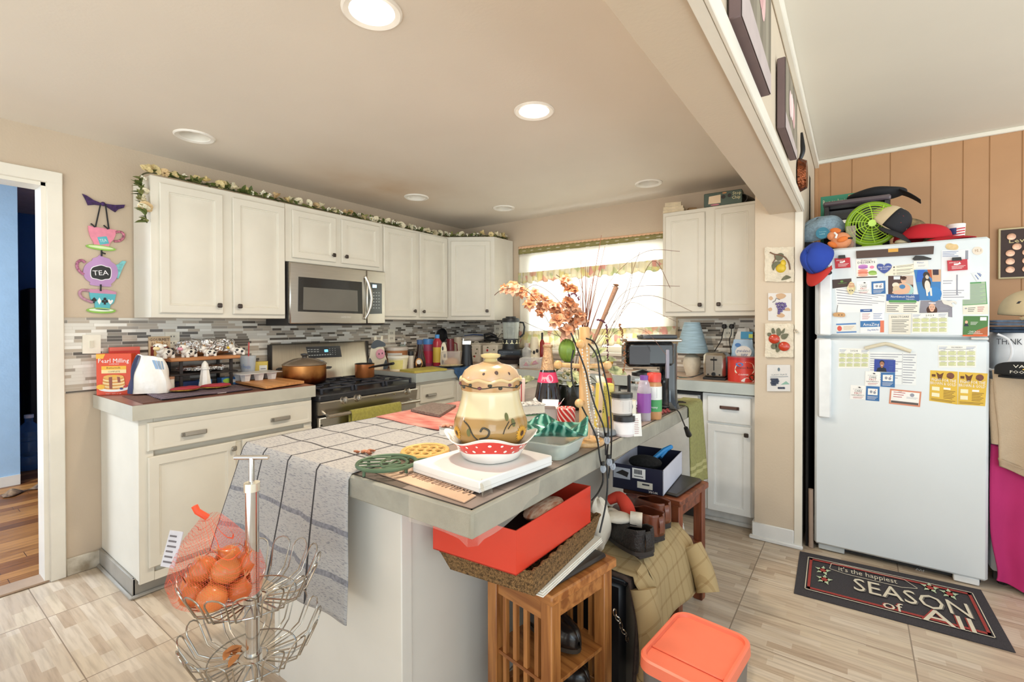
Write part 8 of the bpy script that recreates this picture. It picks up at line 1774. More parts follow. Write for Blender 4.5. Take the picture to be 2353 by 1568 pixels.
for nm,px,base in(('on the freezer door',[(762,575),(932,563),(936,722),(764,731)],.0),('on the lower door, upper one',[(878,515),(1052,515),(1048,700),(874,688)],.0016),('on the lower door, lower one',[(698,682),(862,690),(858,870),(690,856)],.0)):
 cc=c5 if 'freezer' in nm else c6
 note('blue_card','square blue card with a white pictogram panel '+nm,'card',cc(px),mt('2a6aa8',.4),base,.0008,[('r',WHITE,(.14,.4,.86,.84)),('e',LT,(.38,.62,.1,.1)),('e',LT,(.64,.58,.1,.1)),('e',LR,(.7,.74,.04,.03)),('l',WHITE,(.12,.88,.06,.32,3))],'blue pictogram cards')
note('letter','handwritten white letter at the left of the freezer door','paper',c5([(315,645),(935,735),(930,950),(345,955)]),mt('f3f2f2',.8),.0,.0006,[('l',LT,(.02,.98,.3,.95,6))])
note('long_note','long handwritten white note at the right of the freezer door','paper',c5([(1622,192),(1972,178),(1972,795),(1618,798)]),mt('eeeef2',.8),.0005,.0006,[('l',LB,(.04,.6,.86,.98,4)),('r',LT,(.84,.8,.94,.98)),('l',LT,(.06,.4,.3,.4,2)),('l',LT,(.06,.8,.02,.2,4)),('r',LT,(.53,.1,.58,.5))])
note('clinic_card','information card headed Northwest Health under the dog photo','card',c5([(948,730),(1350,732),(1342,965),(935,958)]),mt('efeade',.6),.0008,.0008,[('r',DB,(0,.64,1,1)),('t',WHITE,('Northwest Health',.14,.86,.82,.12)),('t',WHITE,('Valparaiso',.6,.86,.72,.06)),('r',mt('5a9a5a',.6),(.08,.56,.92,.69)),('l',INK,(.1,.9,.45,.55,1)),('l',INK,(.03,.4,.03,.42,4)),('l',INK,(.54,.95,.03,.42,4))])
note('wrench_magnet','flat white wrench shaped magnet at the portrait corner','magnet',c5(spl([(1622,800),(1650,850),(1700,862),(1740,882),(1775,880),(1745,845),(1770,830),(1800,855),(1812,835),(1790,812),(1750,808),(1700,812),(1660,802)],2)),mt('e4e0d8',.5),.001,.002)
note('leaf_note','green chart sheet at the right of the freezer door','paper',c5([(1885,588),(2168,574),(2188,850),(1882,868)]),mt('a8c0a0',.7),0,.0006,[('r',mt('5a9a62',.6),(0,.94,.8,1)),('l',LT,(.05,.95,.05,.9,14)),('r',mt('5a9a62',.6),(.97,0,1,1)),('r',mt('5a9a62',.6),(0,0,1,.03))])
note('sticker','clear sticker with blue scribbles above the green chart','sticker',c5([(1985,470),(2120,455),(2165,475),(2060,580)]),mt('dfe2e6',.4),.0008,.0006,[('r',DB,(.5,.2,.58,.9)),('r',LB,(.62,.3,.68,.8)),('r',LB,(.2,.1,.26,.7))])
note('sponsor_card','cream card with two small emblems beneath the green chart','card',c5([(1885,868),(2195,850),(2200,975),(1885,978)]),mt('ece6d6',.6),0,.0008,[('e',LT,(.12,.65,.05,.08)),('l',INK,(.2,.5,.2,.75,3)),('l',LR,(.58,.85,.2,.8,3))])
note('football_card','green football schedule card reading CHICAGO at the lower right of the freezer door','card',c5([(1892,998),(2195,998),(2188,1250),(1882,1248)]),mt('4a7a3a',.5),.001,.0008,[('p',mt('b8663a',.6),[(.35,0),(.55,.3),(1,.5),(1,0)]),('r',mt('e06a3a',.6),(0,0,1,.08)),('e',SK,(.13,.7,.06,.08)),('p',mt('2a3040',.6),[(.03,.5),(.08,.63),(.18,.63),(.24,.5)]),('r',WHITE,(.68,.78,.94,.95)),('l',WHITE,(.3,.6,.55,.72,3)),('t',WHITE,('CHICAGO',.24,.7,.18,.1)),('l',WHITE,(.2,.8,.1,.16,1))])
note('amazing_card','blue and white card reading AmaZing','card',c5([(624,915),(918,908),(916,1198),(626,1205)]),mt('f2f2f4',.5),0,.0008,[('r',DB,(0,.88,.5,1)),('l',WHITE,(.14,.42,.9,.98,1)),('l',LR,(.08,.42,.55,.82,6)),('l',LB,(.55,.92,.55,.82,4)),('r',mt('3a76b0',.5),(0,.24,.84,.5)),('r',mt('e07a5a',.5),(.84,0,1,.5)),('t',WHITE,('AmaZing',.12,.8,.29,.12)),('t',LB,('Zing HEALTH',.3,.76,.08,.07))])
note('id_card','white and blue insurance card at the lower left of the freezer door','card',c5([(328,1092),(572,1082),(578,1200),(334,1208)]),mt('e8e6de',.5),0,.0008,[('r',mt('5a88c0',.5),(0,.84,1,1)),('r',mt('5a88c0',.5),(0,0,1,.14)),('e',mt('d85a4a',.5),(.16,.48,.12,.28)),('l',mt('c8a060',.6),(.36,.9,.3,.7,3))])
note('exact_card','cream notice headed EXACTCARE on the freezer door','card',c5([(975,978),(1252,972),(1240,1225),(972,1218)]),mt('e9e4d6',.6),0,.0008,[('t',INK,('EXACTCARE',.12,.9,.82,.09)),('l',INK,(.14,.9,.08,.74,8))])
def calendar(lbl,px,yr,base=0.,hd=True):
 it=[('t',INK,(yr,.38,.62,.84,.08))]if hd else[('t',INK,('VALPARAISO',.35,.65,.88,.06)),('l',INK,(.15,.85,.79,.84,1))]
 it+=[('l',LB,(.02,.25,.8,.94,3)),('l',LB,(.74,.98,.8,.94,3))]
 for r in range(3):
  for c in range(4):x0=.03+.245*c;y0=.08+.245*r;it+=[('r',mt('dfe2b8',.7),(x0,y0,x0+.2,y0+.16)),('l',LG,(x0,x0+.2,y0-.01,y0+.16,4)),('r',LT,(x0+.04,y0+.18,x0+.16,y0+.195))]
 note('calendar',lbl,'calendar',px,mt('f4f3ec',.7),base,.0006,it,'year calendars')
calendar('printed 2023 year calendar on the freezer door',c5([(1262,965),(1702,952),(1698,1210),(1255,1208)]),'2023',.0014)
calendar('printed 2024 year calendar on the lower door at the left',c6([(362,215),(740,225),(728,460),(352,462)]),'2024')
calendar('printed year calendar headed by a V emblem at the upper right of the lower door',c6([(1578,182),(2052,182),(2045,452),(1585,455)]),'',0,False)
note('form_sheet','large printed form sheet with a curled top on the lower door','paper',c6([(735,262),(1322,268),(1312,678),(735,640)]),mt('edf0f0',.8),.0004,.0006,[('l',LT,(.02,.7,.08,.95,12)),('l',LT,(.72,.98,.03,.95,12)),('r',LT,(.705,.02,.71,.98))])
P=c6([(682,218),(880,172),(980,170),(1245,255)]);g=G(mt('d9d0b8',.7));g.tube([at(*p_,'y',YF)+V((0,-.012,0))for p_ in spl(P,6,False)],.010,n=12);g.build('curled_edge',LASTN[0],True)
for k,(px,lb)in enumerate((([(1485,488),(1822,505),(1818,910),(1472,862)],'yellow schedule flyer FIGHT FOR THE BROWN & GOLD, left one of two'),([(1836,508),(2190,528),(2158,930),(1822,908)],'yellow schedule flyer FIGHT FOR THE BROWN & GOLD, right one of two'))):
 BR_=mt('6a4020',.6)
 note('schedule_flyer',lb,'flyer',c6(px),mt('e0b83c',.5),.0,.0008,[('p',BR_,[(.22,.95),(.3,.72),(.42,.72),(.5,.95),(.36,.88)]),('e',mt('7a4a3a',.6),(.74,.86,.14,.1)),('p',BR_,[(.58,.82),(.7,.84),(.8,.76)]),('r',BR_,(.06,.8,.2,.88)),('t',WHITE,('FIGHT FOR THE',.06,.95,.66,.09)),('t',WHITE,('BROWN & GOLD',.02,.95,.55,.09)),('r',WHITE,(.5,.42,.75,.48)),('r',mt('f4ecc8',.6),(.08,.36,.36,.48)),('r',mt('f4ecc8',.6),(.08,.16,.36,.28)),('l',BR_,(.5,.92,.12,.4,6)),('l',BR_,(.06,.92,.02,.1,2))],'schedule flyers')
note('reminder_card','white reminder card with an orange border on the lower door','card',c6([(992,715),(1376,752),(1358,940),(976,898)]),mt('d88a6a',.5),.001,.0008,[('r',mt('f4f2ee',.5),(.05,.1,.95,.9)),('l',LR,(.12,.5,.42,.86,3)),('t',INK,('CASH',.26,.38,.84,.07)),('r',mt('5a5250',.5),(.06,.1,.94,.24)),('e',LT,(.72,.72,.07,.12)),('l',LT,(.55,.9,.45,.58,2))])
note('round_magnet','pink and gold double medallion sticker at the upper right of the freezer door','magnet',c5(spl([(1672,150),(1690,112),(1735,104),(1770,115),(1810,118),(1830,148),(1815,180),(1760,185),(1700,178)],3)),mt('e0c088',.4,nv=.2,ns=40),.0,.002)
note('round_magnet','round cream 95.1 magnet at the top right corner of the freezer door','magnet',c5(ell2(2066,196,66,50,28)),mt('eadccb',.4),0,.002)
g=G(mt('a8866a',.5));g.ptx('95.1',*c5([(2028,212),(2108,206)]),'y',YF,.0028,h=6);g.build('lettering',LASTN[0],True)
t=thing('pinecone_magnet','cream and red owl shaped magnet overlapping the brown card','magnet',at(*c5([(512,730)])[0],'y',YF));g=G(mt('dccfa0',.5,nv=.3,ns=90));g.tr(c5(spl([(512,575),(550,610),(566,660),(540,715),(510,735),(480,712),(462,668),(478,612)],4)),'y',YF,.008,None,.001);g.build('body',t,True)
g=G(mt('c23a4a',.5))
for i in range(12):g.tr(c5(ell2(488+18*(i%4),600+20*(i//4),6,6,8)),'y',YF,.001,None,.009)
g.build('dot_pattern',t,True);g=G(INK)
for x in(496,526):g.tr(c5(ell2(x,685,7,8,10)),'y',YF,.001,None,.0095)
g.build('eyes',t,True)
t=thing('potato_magnet','small brown potato magnet with a drawn face at the left of the freezer door','magnet',at(*c5([(366,1010)])[0],'y',YF));g=G(mt('c89a68',.5));g.tr(c5(spl([(292,970),(330,955),(420,958),(440,985),(425,1008),(330,1006),(296,1000)],4)),'y',YF,.010);g.build('body',t,True)
g=G(INK)
for x in(362,398):g.tr(c5(ell2(x,985,6,7,10)),'y',YF,.001,None,.010)
g.build('eyes',t,True);g=G(INK);g.tube([at(*p_,'y',YF-.002)for p_ in c5([(335,955),(348,860)])],.001,n=5);g.build('stalk',t,True)
t=thing('usb_cable','short black charging cable clipped to the freezer door handle','cable',at(*c5([(200,480)])[0],'y',FYF-.04));g=G(BLACK);YH=FYF-.0395
g.tube([at(*p_,'y',YH)+V((0,-.006,0))for p_ in spl(c5([(122,372),(150,400),(185,445),(180,478),(240,485),(270,465),(235,430)]),4,False)],.0045,n=8);g.build('cable',t,True)
g=G(mt('9a9a98',.3,.8));p_=at(*c5([(215,415)])[0],'y',YH)+V((0,-.006,0));g.box(p_.x-.008,p_.x+.008,p_.y-.004,p_.y+.004,p_.z-.012,p_.z+.014,b=.002);g.build('plug',t,True)
note('handle_sticker','tiny green recycling sticker beside the freezer handle','sticker',[(1888,686),(1893,684),(1893,695),(1888,695)],mt('4a9a6a',.5))
g=G(mt('e8e8e8',.4));g.ptx('OOS',(2104,1312),(2124,1317),'y',FYF+.0495,.0,None,6);g.build('lettering',FRIDGE,True)

# ---------------------------------------------------------------- on top of the refrigerator
ZFT=1.8165
def onF(px,Y,dz=0.):p=at(px,540,'y',Y);return V((p.x,Y,ZFT+dz))
def onf_at(px,py,Y):return at(px,py,'y',Y)
def cap(label,p,rz,m,mb,r=.085,h=.10,brim=.085,tilt=(0,0),band=None,emblem=None,cat='cap',name='baseball_cap',button=None):
 """cap with its brim along +x, resting on its rim before tilt"""
 t=thing(name,label,cat,p,rz);T=RY(tilt[0])@RX(tilt[1])
 g=G(m);g.M=T;n=30
 vs=lambda u,v:V((r*1.12*cos(2*pi*u)*cos(v*pi/2*.98)**.7,r*.95*sin(2*pi*u)*cos(v*pi/2*.98)**.7,h*sin(v*pi/2)+.004*sin(4*pi*u+5*v)))
 g.grid(vs,n,10);g.build('crown',t,solid=.003)
 g=G(mb);g.M=T
 g.grid(lambda u,v:V((r*1.12*cos((u-.5)*2.3)+v*brim*(1-(2*u-1)**2*.75),r*.95*sin((u-.5)*2.3),.006-.022*(2*u-1)**2-.012*v*v)),16,6);g.build('brim',t,solid=.003)
 g=G(button or m);g.M=T;g.ball((0,0,h),(.008,.008,.005),nu=10,nv=6);g.build('button',t)
 if emblem:
  for pts,mm in emblem:
   g=G(mm);g.M=T;g.add([vs(*q)*1.02 for q in pts],[tuple(range(len(pts)))]);g.build('emblem',t,solid=.001)
 return t
# printer-like black box, game box, long black cushion
t=thing('black_appliance','black boxy appliance with an open slot on the refrigerator, behind the green fan','appliance',onF(1958,3.86));g=G(mt('1c1b1e',.25,coat=.3));HA=hz(t.location,470)-ZFT-.03;g.box(-.15,.19,-.14,.16,0,HA-.09,b=.006);g.box(-.15,.19,.0,.16,HA-.09,HA,b=.006);g.box(-.15,-.12,-.14,.0,HA-.09,HA,b=.004);g.box(.16,.19,-.14,.0,HA-.09,HA,b=.004);g.build('housing',t)
g=G(mt('5c5056',.2,coat=.3));g.box(-.155,.195,-.145,.165,HA+.001,HA+.032,b=.01);g.build('lid',t);g=G(CHROME);g.box(-.05,.12,-.146,-.143,HA-.12,HA-.10);g.build('trim',t)
t=thing('game_box','green boxed game standing behind the black appliance on the refrigerator','box',onF(1932,4.08),R(2));h=hz(t.location,451)-ZFT;g=G(mt('3f9a78',.5));g.box(-.12,.16,-.02,.02,0,h,b=.002);g.build('carton',t);fm=lambda u,v:V((-.12+.28*u,-.0206,h*v));art(t,fm,[('t',mt('e8e0c0',.5),('Bongo Junior',.05,.62,1-.115/h*.5,.03/h)),('e',mt('e0c080',.5),(.45,1-.085/h,.12,.02/h)),('r',mt('e0a060',.5),(.58,1-.05/h,.66,.98))])
t=thing('black_hat','long black brimmed hat on the very top of the pile on the refrigerator','hat',onF(2012,3.86,HA+.034),R(-6));M_BH=mt('1a1a1e',.85);g=G(M_BH);g.ball((0,0,.035),(.155,.10,.042),nu=32,nv=14,f=lambda d:1+.06*sin(3*atan2(d.y,d.x)));g.build('crown',t);g=G(M_BH);g.grid(lambda u,v:V((.12+.10*v,(u-.5)*.18*(1-.3*v),.03-.05*v-.03*v*v)),12,5);g.build('brim',t,solid=.004)
# green fan
c=at(2004,514,'y',3.50);rf=wd(c,46);t=thing('desk_fan','lime green round fan standing on the refrigerator front','fan',V((c.x,3.50,ZFT)));cz=c.z-ZFT;M_LG=mt('a8d038',.35);M_LGD=mt('7ea21c',.35)
ff=lambda x,z,y=0:V((x,y,cz+z))
g=G(M_LGD);g.tube([ff(rf*cos(a),rf*sin(a),.015)for a in[2*pi*i/48 for i in range(48)]],.014,n=10,closed=True);g.build('housing',t)
g=G(M_LG)
for r_ in(.30,.42,.54,.66,.78,.90):g.tube([ff(rf*r_*cos(a),rf*r_*sin(a),-.012+.016*r_*r_)for a in[2*pi*i/40 for i in range(40)]],.0023,n=5,closed=True)
for k_ in range(10):a=2*pi*k_/10+.2;g.tube([ff(rf*r_*cos(a+.25*r_),rf*r_*sin(a+.25*r_),-.012+.016*r_*r_)for r_ in(.15,.4,.7,.98)],.0025,n=5)
g.build('grille',t);g=G(mt('c4e868',.4));g.M=TR(0,-.014,cz)@RX(R(90));g.cyl((0,0,-.004),rf*.17,.010);g.build('badge',t)
g=G(mt('6a8a1a',.4))
for k_ in range(3):
 a0=2*pi*k_/3;g.grid(lambda u,v:ff(rf*(.15+.75*u)*cos(a0+.9*v),rf*(.15+.75*u)*sin(a0+.9*v),.006+.02*v),6,6)
g.build('blades',t,solid=.002);g=G(mt('5c7818',.4));g.M=TR(0,.05,cz)@RX(R(90));g.cyl((0,0,0),rf*.55,.03);g.build('motor',t);g=G(M_LGD);g.box(-.05,.05,-.01,.06,0,.02,b=.006);g.rod((0,.03,.01),(0,.04,cz-rf*.7),.014);g.build('stand',t)
# caps and small things
cap('pale denim cap with a black brim leaning at the left end of the refrigerator',onF(1890,3.62,.125),R(205),mt('8aa0b0',.9,nv=.2,ns=90),mt('1c1c20',.8),.115,.11,.06,(R(22),R(-18)),button=mt('4a3020',.6))
cap('blue cap with orange edged brim hanging off the left front corner of the refrigerator',onF(1884,3.372,-.10)+V((.0,-.03,.03)),R(-115),mt('1f3fa0',.8),mt('b8281f',.7),.085,.11,.08,(R(62),R(8)),emblem=[([(.62,.25),(.70,.25),(.70,.42),(.62,.42)],WHITE)])
t=cap('tan and black cap with a red emblem hooked over the green fan',onF(2036,3.56,.135),R(-50),mt('d8c4a0',.8),mt('2a2a2c',.8),.10,.11,.09,(R(38),R(-18)),emblem=[([(.86,.3),(.94,.3),(.93,.55),(.87,.55)],mt('c83a2a',.6))])
g=G(mt('1c1c22',.8));T=RY(R(38))@RX(R(-18));g.M=T;g.grid(lambda u,v:V((.10*1.13*cos(2*pi*(-.17+.34*u))*cos(v*pi/2*.95)**.7,.10*.965*sin(2*pi*(-.17+.34*u))*cos(v*pi/2*.95)**.7,.112*sin(v*pi/2)+.002)),14,8);g.build('panel',t,solid=.002)
cap('brown camouflage cap behind the tan and black cap on the refrigerator',onF(2078,3.80,.10),R(-20),mt('5a4a34',.9,nv=.5,ns=30,h2='a89068'),mt('3a2a20',.9),.10,.10,.08,(R(8),0))
cap('red cap lying flattened at the front of the refrigerator top',onF(2118,3.56,.028),R(-22),mt('c01626',.75),mt('b81424',.75),.115,.085,.10,(R(2),0))
t=thing('badge_tin','round teal badge tin propped at the left of the refrigerator top','badge',onF(1890,3.47));c=at(1890,536,'y',3.47);g=G(mt('2a7a94',.4));g.M=TR(0,0,c.z-ZFT)@RX(R(90));g.cyl((0,0,0),wd(c,13),.008,n=28);g.build('face',t);g=G(mt('a8d8e0',.5));r_=wd(c,10);g.txt('TOUCH',-r_*.7,r_*.7,c.z-ZFT+.004,lambda u,v:V((u,-.009,v)),None,.006);g.txt('LIFE',-r_*.5,r_*.5,c.z-ZFT-.01,lambda u,v:V((u,-.009,v)),None,.006);g.build('lettering',t)
t=thing('plush_toy','orange plush fish toy between the blue cap and the green fan','plush toy',onF(1927,3.47));M_PO=mt('e2966a',.9,bump=.3,bs=120);g=G(M_PO);g.ball((.012,0,.052),(.052,.042,.052),nu=22,nv=14);g.ball((-.03,-.01,.085),(.028,.025,.028));g.build('body',t)
for x,y,z,rx in((-.03,-.03,.03,.6),(.02,-.045,.055,-.3),(-.015,-.02,.115,.2)):g=G(mt('e07a3a',.9));g.M=TR(x,y,z)@RY(rx);g.ball((0,0,0),(.028,.010,.016),nu=14,nv=8);g.build('fin',t)
g=G(WHITE);g.tube([V((-.02,-.034,.10)),V((-.008,-.042,.085)),V((-.014,-.042,.065))],.006,n=8);g.build('stripe',t);g=G(DARK);g.tube([V((.04,-.034,.06)),V((.066,-.006,.062))],.006,n=8);g.build('band',t)
t=thing('figure_box','small clear boxed figure between the plush toy and the fan','box',onF(1955,3.52));h=hz(t.location,523)-ZFT;g=G(glass('e8d8cc',.05,.3));g.box(-.024,.024,-.03,.03,0,h,b=.003);g.build('case',t);g=G(mt('b8683a',.5));g.ball((0,0,h*.35),(.018,.016,h*.3));g.ball((0,0,h*.72),.016);g.build('figure',t)
g=G(mt('b8b088',.8,nv=.3,ns=90));p=onF(2160,3.66);g.ball(p+V((0,0,.03)),(.075,.06,.045),nu=24,nv=10,f=lambda d:1 if d.z>-.4 else .8);mn=min(q.z for q in g.v);g.v=[q-V((0,0,mn-ZFT))for q in g.v];g.top('straw_hat','woven straw hat crown behind the red cap','hat')
p=onF(2196,3.62);h=hz(p,519)-ZFT;r_=wd(p,17);t=thing('flag_cup','white cup with a stars and stripes flag at the right end of the refrigerator top','cup',p);g=G(mt('ece8e4',.4));g.lathe([(0,0),(r_*.85,0),(r_,h),(r_*.95,h),(r_*.8,.004),(0,.004)],n=32);g.build('cup',t)
fm=lambda u,v:RZ(YAW-R(118)+(u-.5)*1.9)@V((r_*1.0*(.85+.15*v)+.001,0,v*h));g=G()
for i in range(5):g.grid(lambda u,v,i=i:fm(u,.12+.13*i+.065*v+.1*u),8,1,mt('c02a34',.5))
g.grid(lambda u,v:fm(u*.4,.45+.33*v)*1.004,5,1,mt('2a3a78',.5));g.build('flag',t,recalc=False)
g=G(mt('c8b898',.8));g.ball(onF(2072,3.46,.016),(.032,.03,.016),nu=14,nv=8);g.top('olive_pouch','small olive grey pouch at the front edge between the fan and the red cap','pouch')

# ---------------------------------------------------------------- beside the refrigerator and on the walls
g=G(mt('120e0d',.8));g.box(XP1+.018,XP1+.03,FYF+.03,4.2,0.002,1.80);g.top('gap_darkener','dark brown board added to blacken the gap between pier and refrigerator','board')  # added dark panel so the narrow gap reads black
p=at(1856,1250,'y',FYF+.02);g=G(mt('a08a7a',.7));g.rod((XP1+.048,FYF+.02,.003),(XP1+.046,FYF+.02,.36),.013,n=16);g.top('paper_roll','brown paper roll standing in the gap left of the refrigerator','paper roll')
# coin frame
XC0=at(2293,580,'y',YT);a,b_=at(2292,527,'y',YT),at(2292,643,'y',YT);zt_,zb_=a.z,b_.z;W=.44;x0=a.x
t=thing('coin_frame','dark framed coin collection with gold script on the tan wall','picture frame',(x0+W/2,YT-.002,zb_))
g=G(mt('c8b48a',.4));g.box(x0,x0+W,YT-.022,YT-.002,zb_,zt_,b=.004);g.build('frame',t,True);g=G(mt('3c2620',.6));g.box(x0+.012,x0+W-.012,YT-.0235,YT-.0215,zb_+.012,zt_-.012);g.build('backing',t,True)
coins=[(.06,.82),(.085,.62),(.055,.5),(.13,.5),(.055,.34),(.13,.34),(.055,.18),(.13,.18),(.175,.6),(.175,.42),(.175,.27)]
H=zt_-zb_
for k,(u,v)in enumerate(coins+[(W-u,v)for u,v in coins]):g=G(mt('c89a80',.3,.6,nv=.15,ns=60));g.M=TR(x0+u,YT-.0236,zb_+v*H)@RX(R(90));g.lathe([(0,.003),(.017,.003),(.021,.0),(.0215,.004),(.018,.005),(0,.004)],n=24);g.build('coin',t,True)
g=G(mt('d8c48a',.4));g.txt('Lewis Museum',x0+.05,x0+.36,zb_+.70*H,lambda u,v:V((u,YT-.0245,v)),None,.028);g.build('lettering',t,True);g=G(mt('d8c48a',.4,.4));g.prism(spl([(x0+.16,zb_+.9*H),(x0+.19,zb_+.84*H),(x0+.22,zb_+.80*H),(x0+.26,zb_+.84*H),(x0+.30,zb_+.93*H),(x0+.24,zb_+.89*H),(x0+.22,zb_+.95*H),(x0+.20,zb_+.89*H)],3),.002,Matrix(((1,0,0,0),(0,0,-1,YT-.0236),(0,1,0,0),(0,0,0,1))));g.build('eagle',t,True)
# washing machine under clothes
wx0,wx1,wy0,wy1=.585,1.25,3.47,4.12;wz=1.0
t=thing('washing_machine','white washing machine right of the refrigerator, nearly covered by clothes','washing machine',((wx0+wx1)/2,(wy0+wy1)/2,0));g=G(mt('dfe2e2',.35));g.box(wx0,wx1,wy0,wy1,.07,wz,b=.012);g.build('cabinet',t,True)
for x in(wx0+.05,wx1-.05):
 for y in(wy0+.05,wy1-.05):g=G(DARK);g.rod((x,y,0),(x,y,.07),.02);g.build('foot',t,True)
g=G(DARK);g.box(wx0+.01,wx1-.01,wy0+.01,wy0+.03,.03,.075);g.build('toe_grille',t,True);g=G(mt('e8eaea',.35));g.box(wx0,wx1,wy1-.12,wy1,wz,wz+.15,b=.01);g.build('control_panel',t,True)
zj=hz((.72,3.55),768)
t=thing('laundry_bag','white printed laundry bag on the washing machine under the jeans','bag',(.92,3.72,wz));g=G(mt('e9e9ec',.5,bump=.3,bs=14));loft(g,[[(x,y,z)for x,y in rrect(.31*k_,.21*k_,.06)]for k_,z in((.95,.002),(1.,.05),(.99,.2),(.96,zj-wz-.03),(.9,zj-wz))]);g.build('sack',t);g=G(INK);g.txt('THINK',-.315,-.22,.26,lambda u,v:V((u,-.2135,v)),None,.03);g.build('lettering',t)
g=G(mt('dcdce0',.4));g.tube([at(*p_,'y',3.44)for p_ in spl([(2292,768),(2318,782),(2325,812),(2312,838),(2285,850),(2272,848)],5,False)],.006,n=8);g.top('white_hose','white plastic hose looping across the laundry bag','hose')
for k,(m,dz,lb)in enumerate(((mt('3a4a60',.9,nv=.2,ns=50),0,'dark blue jeans folded at the bottom of the pile on the laundry bag'),(mt('6a7a90',.9,nv=.2,ns=50),.036,'grey blue jeans folded on top of the dark blue pair'))):
 g=G(m);
 for j in range(2):g.box(.60+.01*k,1.10,3.52,3.80,zj+dz+.002+.016*j,zj+dz+.016+.016*j,b=.007)
 g.top('folded_jeans',lb,'jeans')
t=cap('khaki cap with a small dark logo on top of the folded jeans',V((.745,3.60,zj+.094)),R(-60),mt('cdb893',.9,nv=.08,ns=14,bump=.4,bs=14),mt('c4ae88',.9),.115,.125,.07,(0,0),emblem=[([(.80,.32),(.87,.30),(.88,.36),(.81,.38)],INK)])
# hanging clothes
def drape(pts_l,pts_r,y,folds=5,amp=.02):
 L_,R_=spl(pts_l,6,False),spl(pts_r,6,False);L_=[at(*p_,'y',y)for p_ in L_];R_=[at(*p_,'y',y)for p_ in R_]
 def f(u,v):
  i=v*(len(L_)-1);a=int(min(i,len(L_)-2));fr=i-a;l=L_[a].lerp(L_[a+1],fr);i=v*(len(R_)-1);b_=int(min(i,len(R_)-2));fr=i-b_;r=R_[b_].lerp(R_[b_+1],fr)
  q=l.lerp(r,u);q.y+=-amp*(.4+.6*v)*(1+sin(folds*u*3+2.5*v+sin(3*v)))/2;return q
 return f
M_PK=mt('b8286c',.8,nv=.06,ns=6);M_HD=mt('bba68c',.95,nv=.04,bump=.3,bs=160)
g=G(M_PK);g.grid(drape([(2276,1020),(2272,1100),(2274,1220),(2290,1305),(2288,1330)],[(2560,1060),(2560,1200),(2560,1330),(2560,1420),(2560,1450)],3.435,6,.035),40,40);g.top('pink_blanket','magenta pink blanket hanging to the floor right of the refrigerator','blanket',solid=.006)
t=thing('hoodie','beige sweatshirt hanging over the pink blanket beside the refrigerator','sweatshirt',at(2330,1090,'y',3.40));g=G(M_HD);g.grid(drape([(2279,850),(2284,920),(2292,990),(2294,1055)],[(2520,880),(2520,980),(2520,1060),(2520,1150)],3.40,4,.025),30,30);g.build('body',t,True,.008)
g=G(mt('b09a80',.95,bump=.3,bs=200));g.grid(drape([(2293,1052),(2296,1070)],[(2520,1146),(2520,1170)],3.392,4,.02),30,6);g.build('hem',t,True,.012)
g=G(M_HD);g.tube([at(*p_,'y',3.41)for p_ in spl([(2288,872),(2287,930),(2290,985),(2292,1020)],5,False)],.024,n=12);g.build('sleeve',t,True)
t=thing('baseball_cap','black cap with white VALPO FOOTBALL lettering on the sweatshirt','cap',at(2320,855,'y',3.36));g=G(mt('161618',.8));L1_=[(2278,856),(2292,832),(2318,818),(2353,814),(2400,820),(2430,862),(2353,866)]
P=[at(*p_,'y',3.37)for p_ in L1_];c=at(2350,860,'y',3.37);g.grid(lambda u,v:V((c.x+.10*cos(pi*u)*-1,3.365-.055*sin(pi*u)*cos(v*pi/2)**.6,c.z-.004+(.064*sin(v*pi/2))*sin(pi*u)**.35)),24,10);g.build('crown',t,True,.003)
g=G(mt('161618',.8));g.grid(lambda u,v:V((c.x-.09+.18*u,3.345-.05*v*sin(pi*u),c.z-.006-.012*v)),14,4);g.build('brim',t,True,.003)
def capm(u,v):return V((c.x+u,3.365-.0605*sqrt(max(.05,1-(u/.105)**2)),c.z+v))
g=G(mt('e4e0d4',.6));g.txt('FOOTBALL',-.055,.06,.006,capm,None,.014);g.txt('VALPO',-.045,.05,.034,capm,None,.014);g.build('lettering',t,True);g=G(mt('d8b040',.6));g.poly(ell2(.005,.027,.02,.005,12),lambda u,v:capm(u,v)+V((0,-.001,0)),None);g.build('emblem',t,True,recalc=False)
g=G(mt('5c554c',.9,nv=.1));g.grid(drape([(2278,960),(2277,1016)],[(2294,955),(2296,1022)],3.43,2,.02),8,10);g.top('grey_sleeve','grey knit sleeve hanging between the refrigerator and the sweatshirt','clothing',solid=.008)
# canvases and pan on the beam
XB_=XP1+.0005
def canvas(label,yl,yr,zb_,zt_,th,flower):
 t=thing('canvas_print',label,'painting',(XB_,(yl+yr)/2,zb_));g=G(mt('6e5a58',.8,nv=.06));g.box(XB_+.004,XB_+th,yl,yr,zb_,zt_,b=.003);g.build('canvas',t,True)
 W=yr-yl;H=zt_-zb_;fm=lambda u,v:V((XB_+th+.0008,yl+u*W,zb_+v*H));g=G()
 for i in range(9):g.poly([(i/9,.0),((i+1)/9,0),((i+1)/9,1),(i/9,1)],fm,mt(('857a6a','948a78','7a7060')[i%3],.8))
 f2=lambda u,v:fm(u,v)+V((.0006,0,0));g.poly([(.0,.0),(1,0),(1,.14),(.0,.22)],f2,mt('b8a8a4',.8))
 for a0,m in((2.3,'e0c4c0'),(.8,'d8b0ac'),(1.6,'ecd8d4'),(1.2,'c89a98')):g.poly([(.5+.10*cos(t_)*1+.22*cos(a0),.42+.2*sin(t_)+.16*sin(a0))for t_ in[2*pi*i/18 for i in range(18)]],lambda u,v,a0=a0:f2(u,v)+V((.0004*a0,0,0)),mt(m,.8))
 g.build('picture',t,True,recalc=False)
a,b_=at(1669,45,'x',XB_),at(1744,228,'x',XB_);zc_=(a.z+b_.z)/2
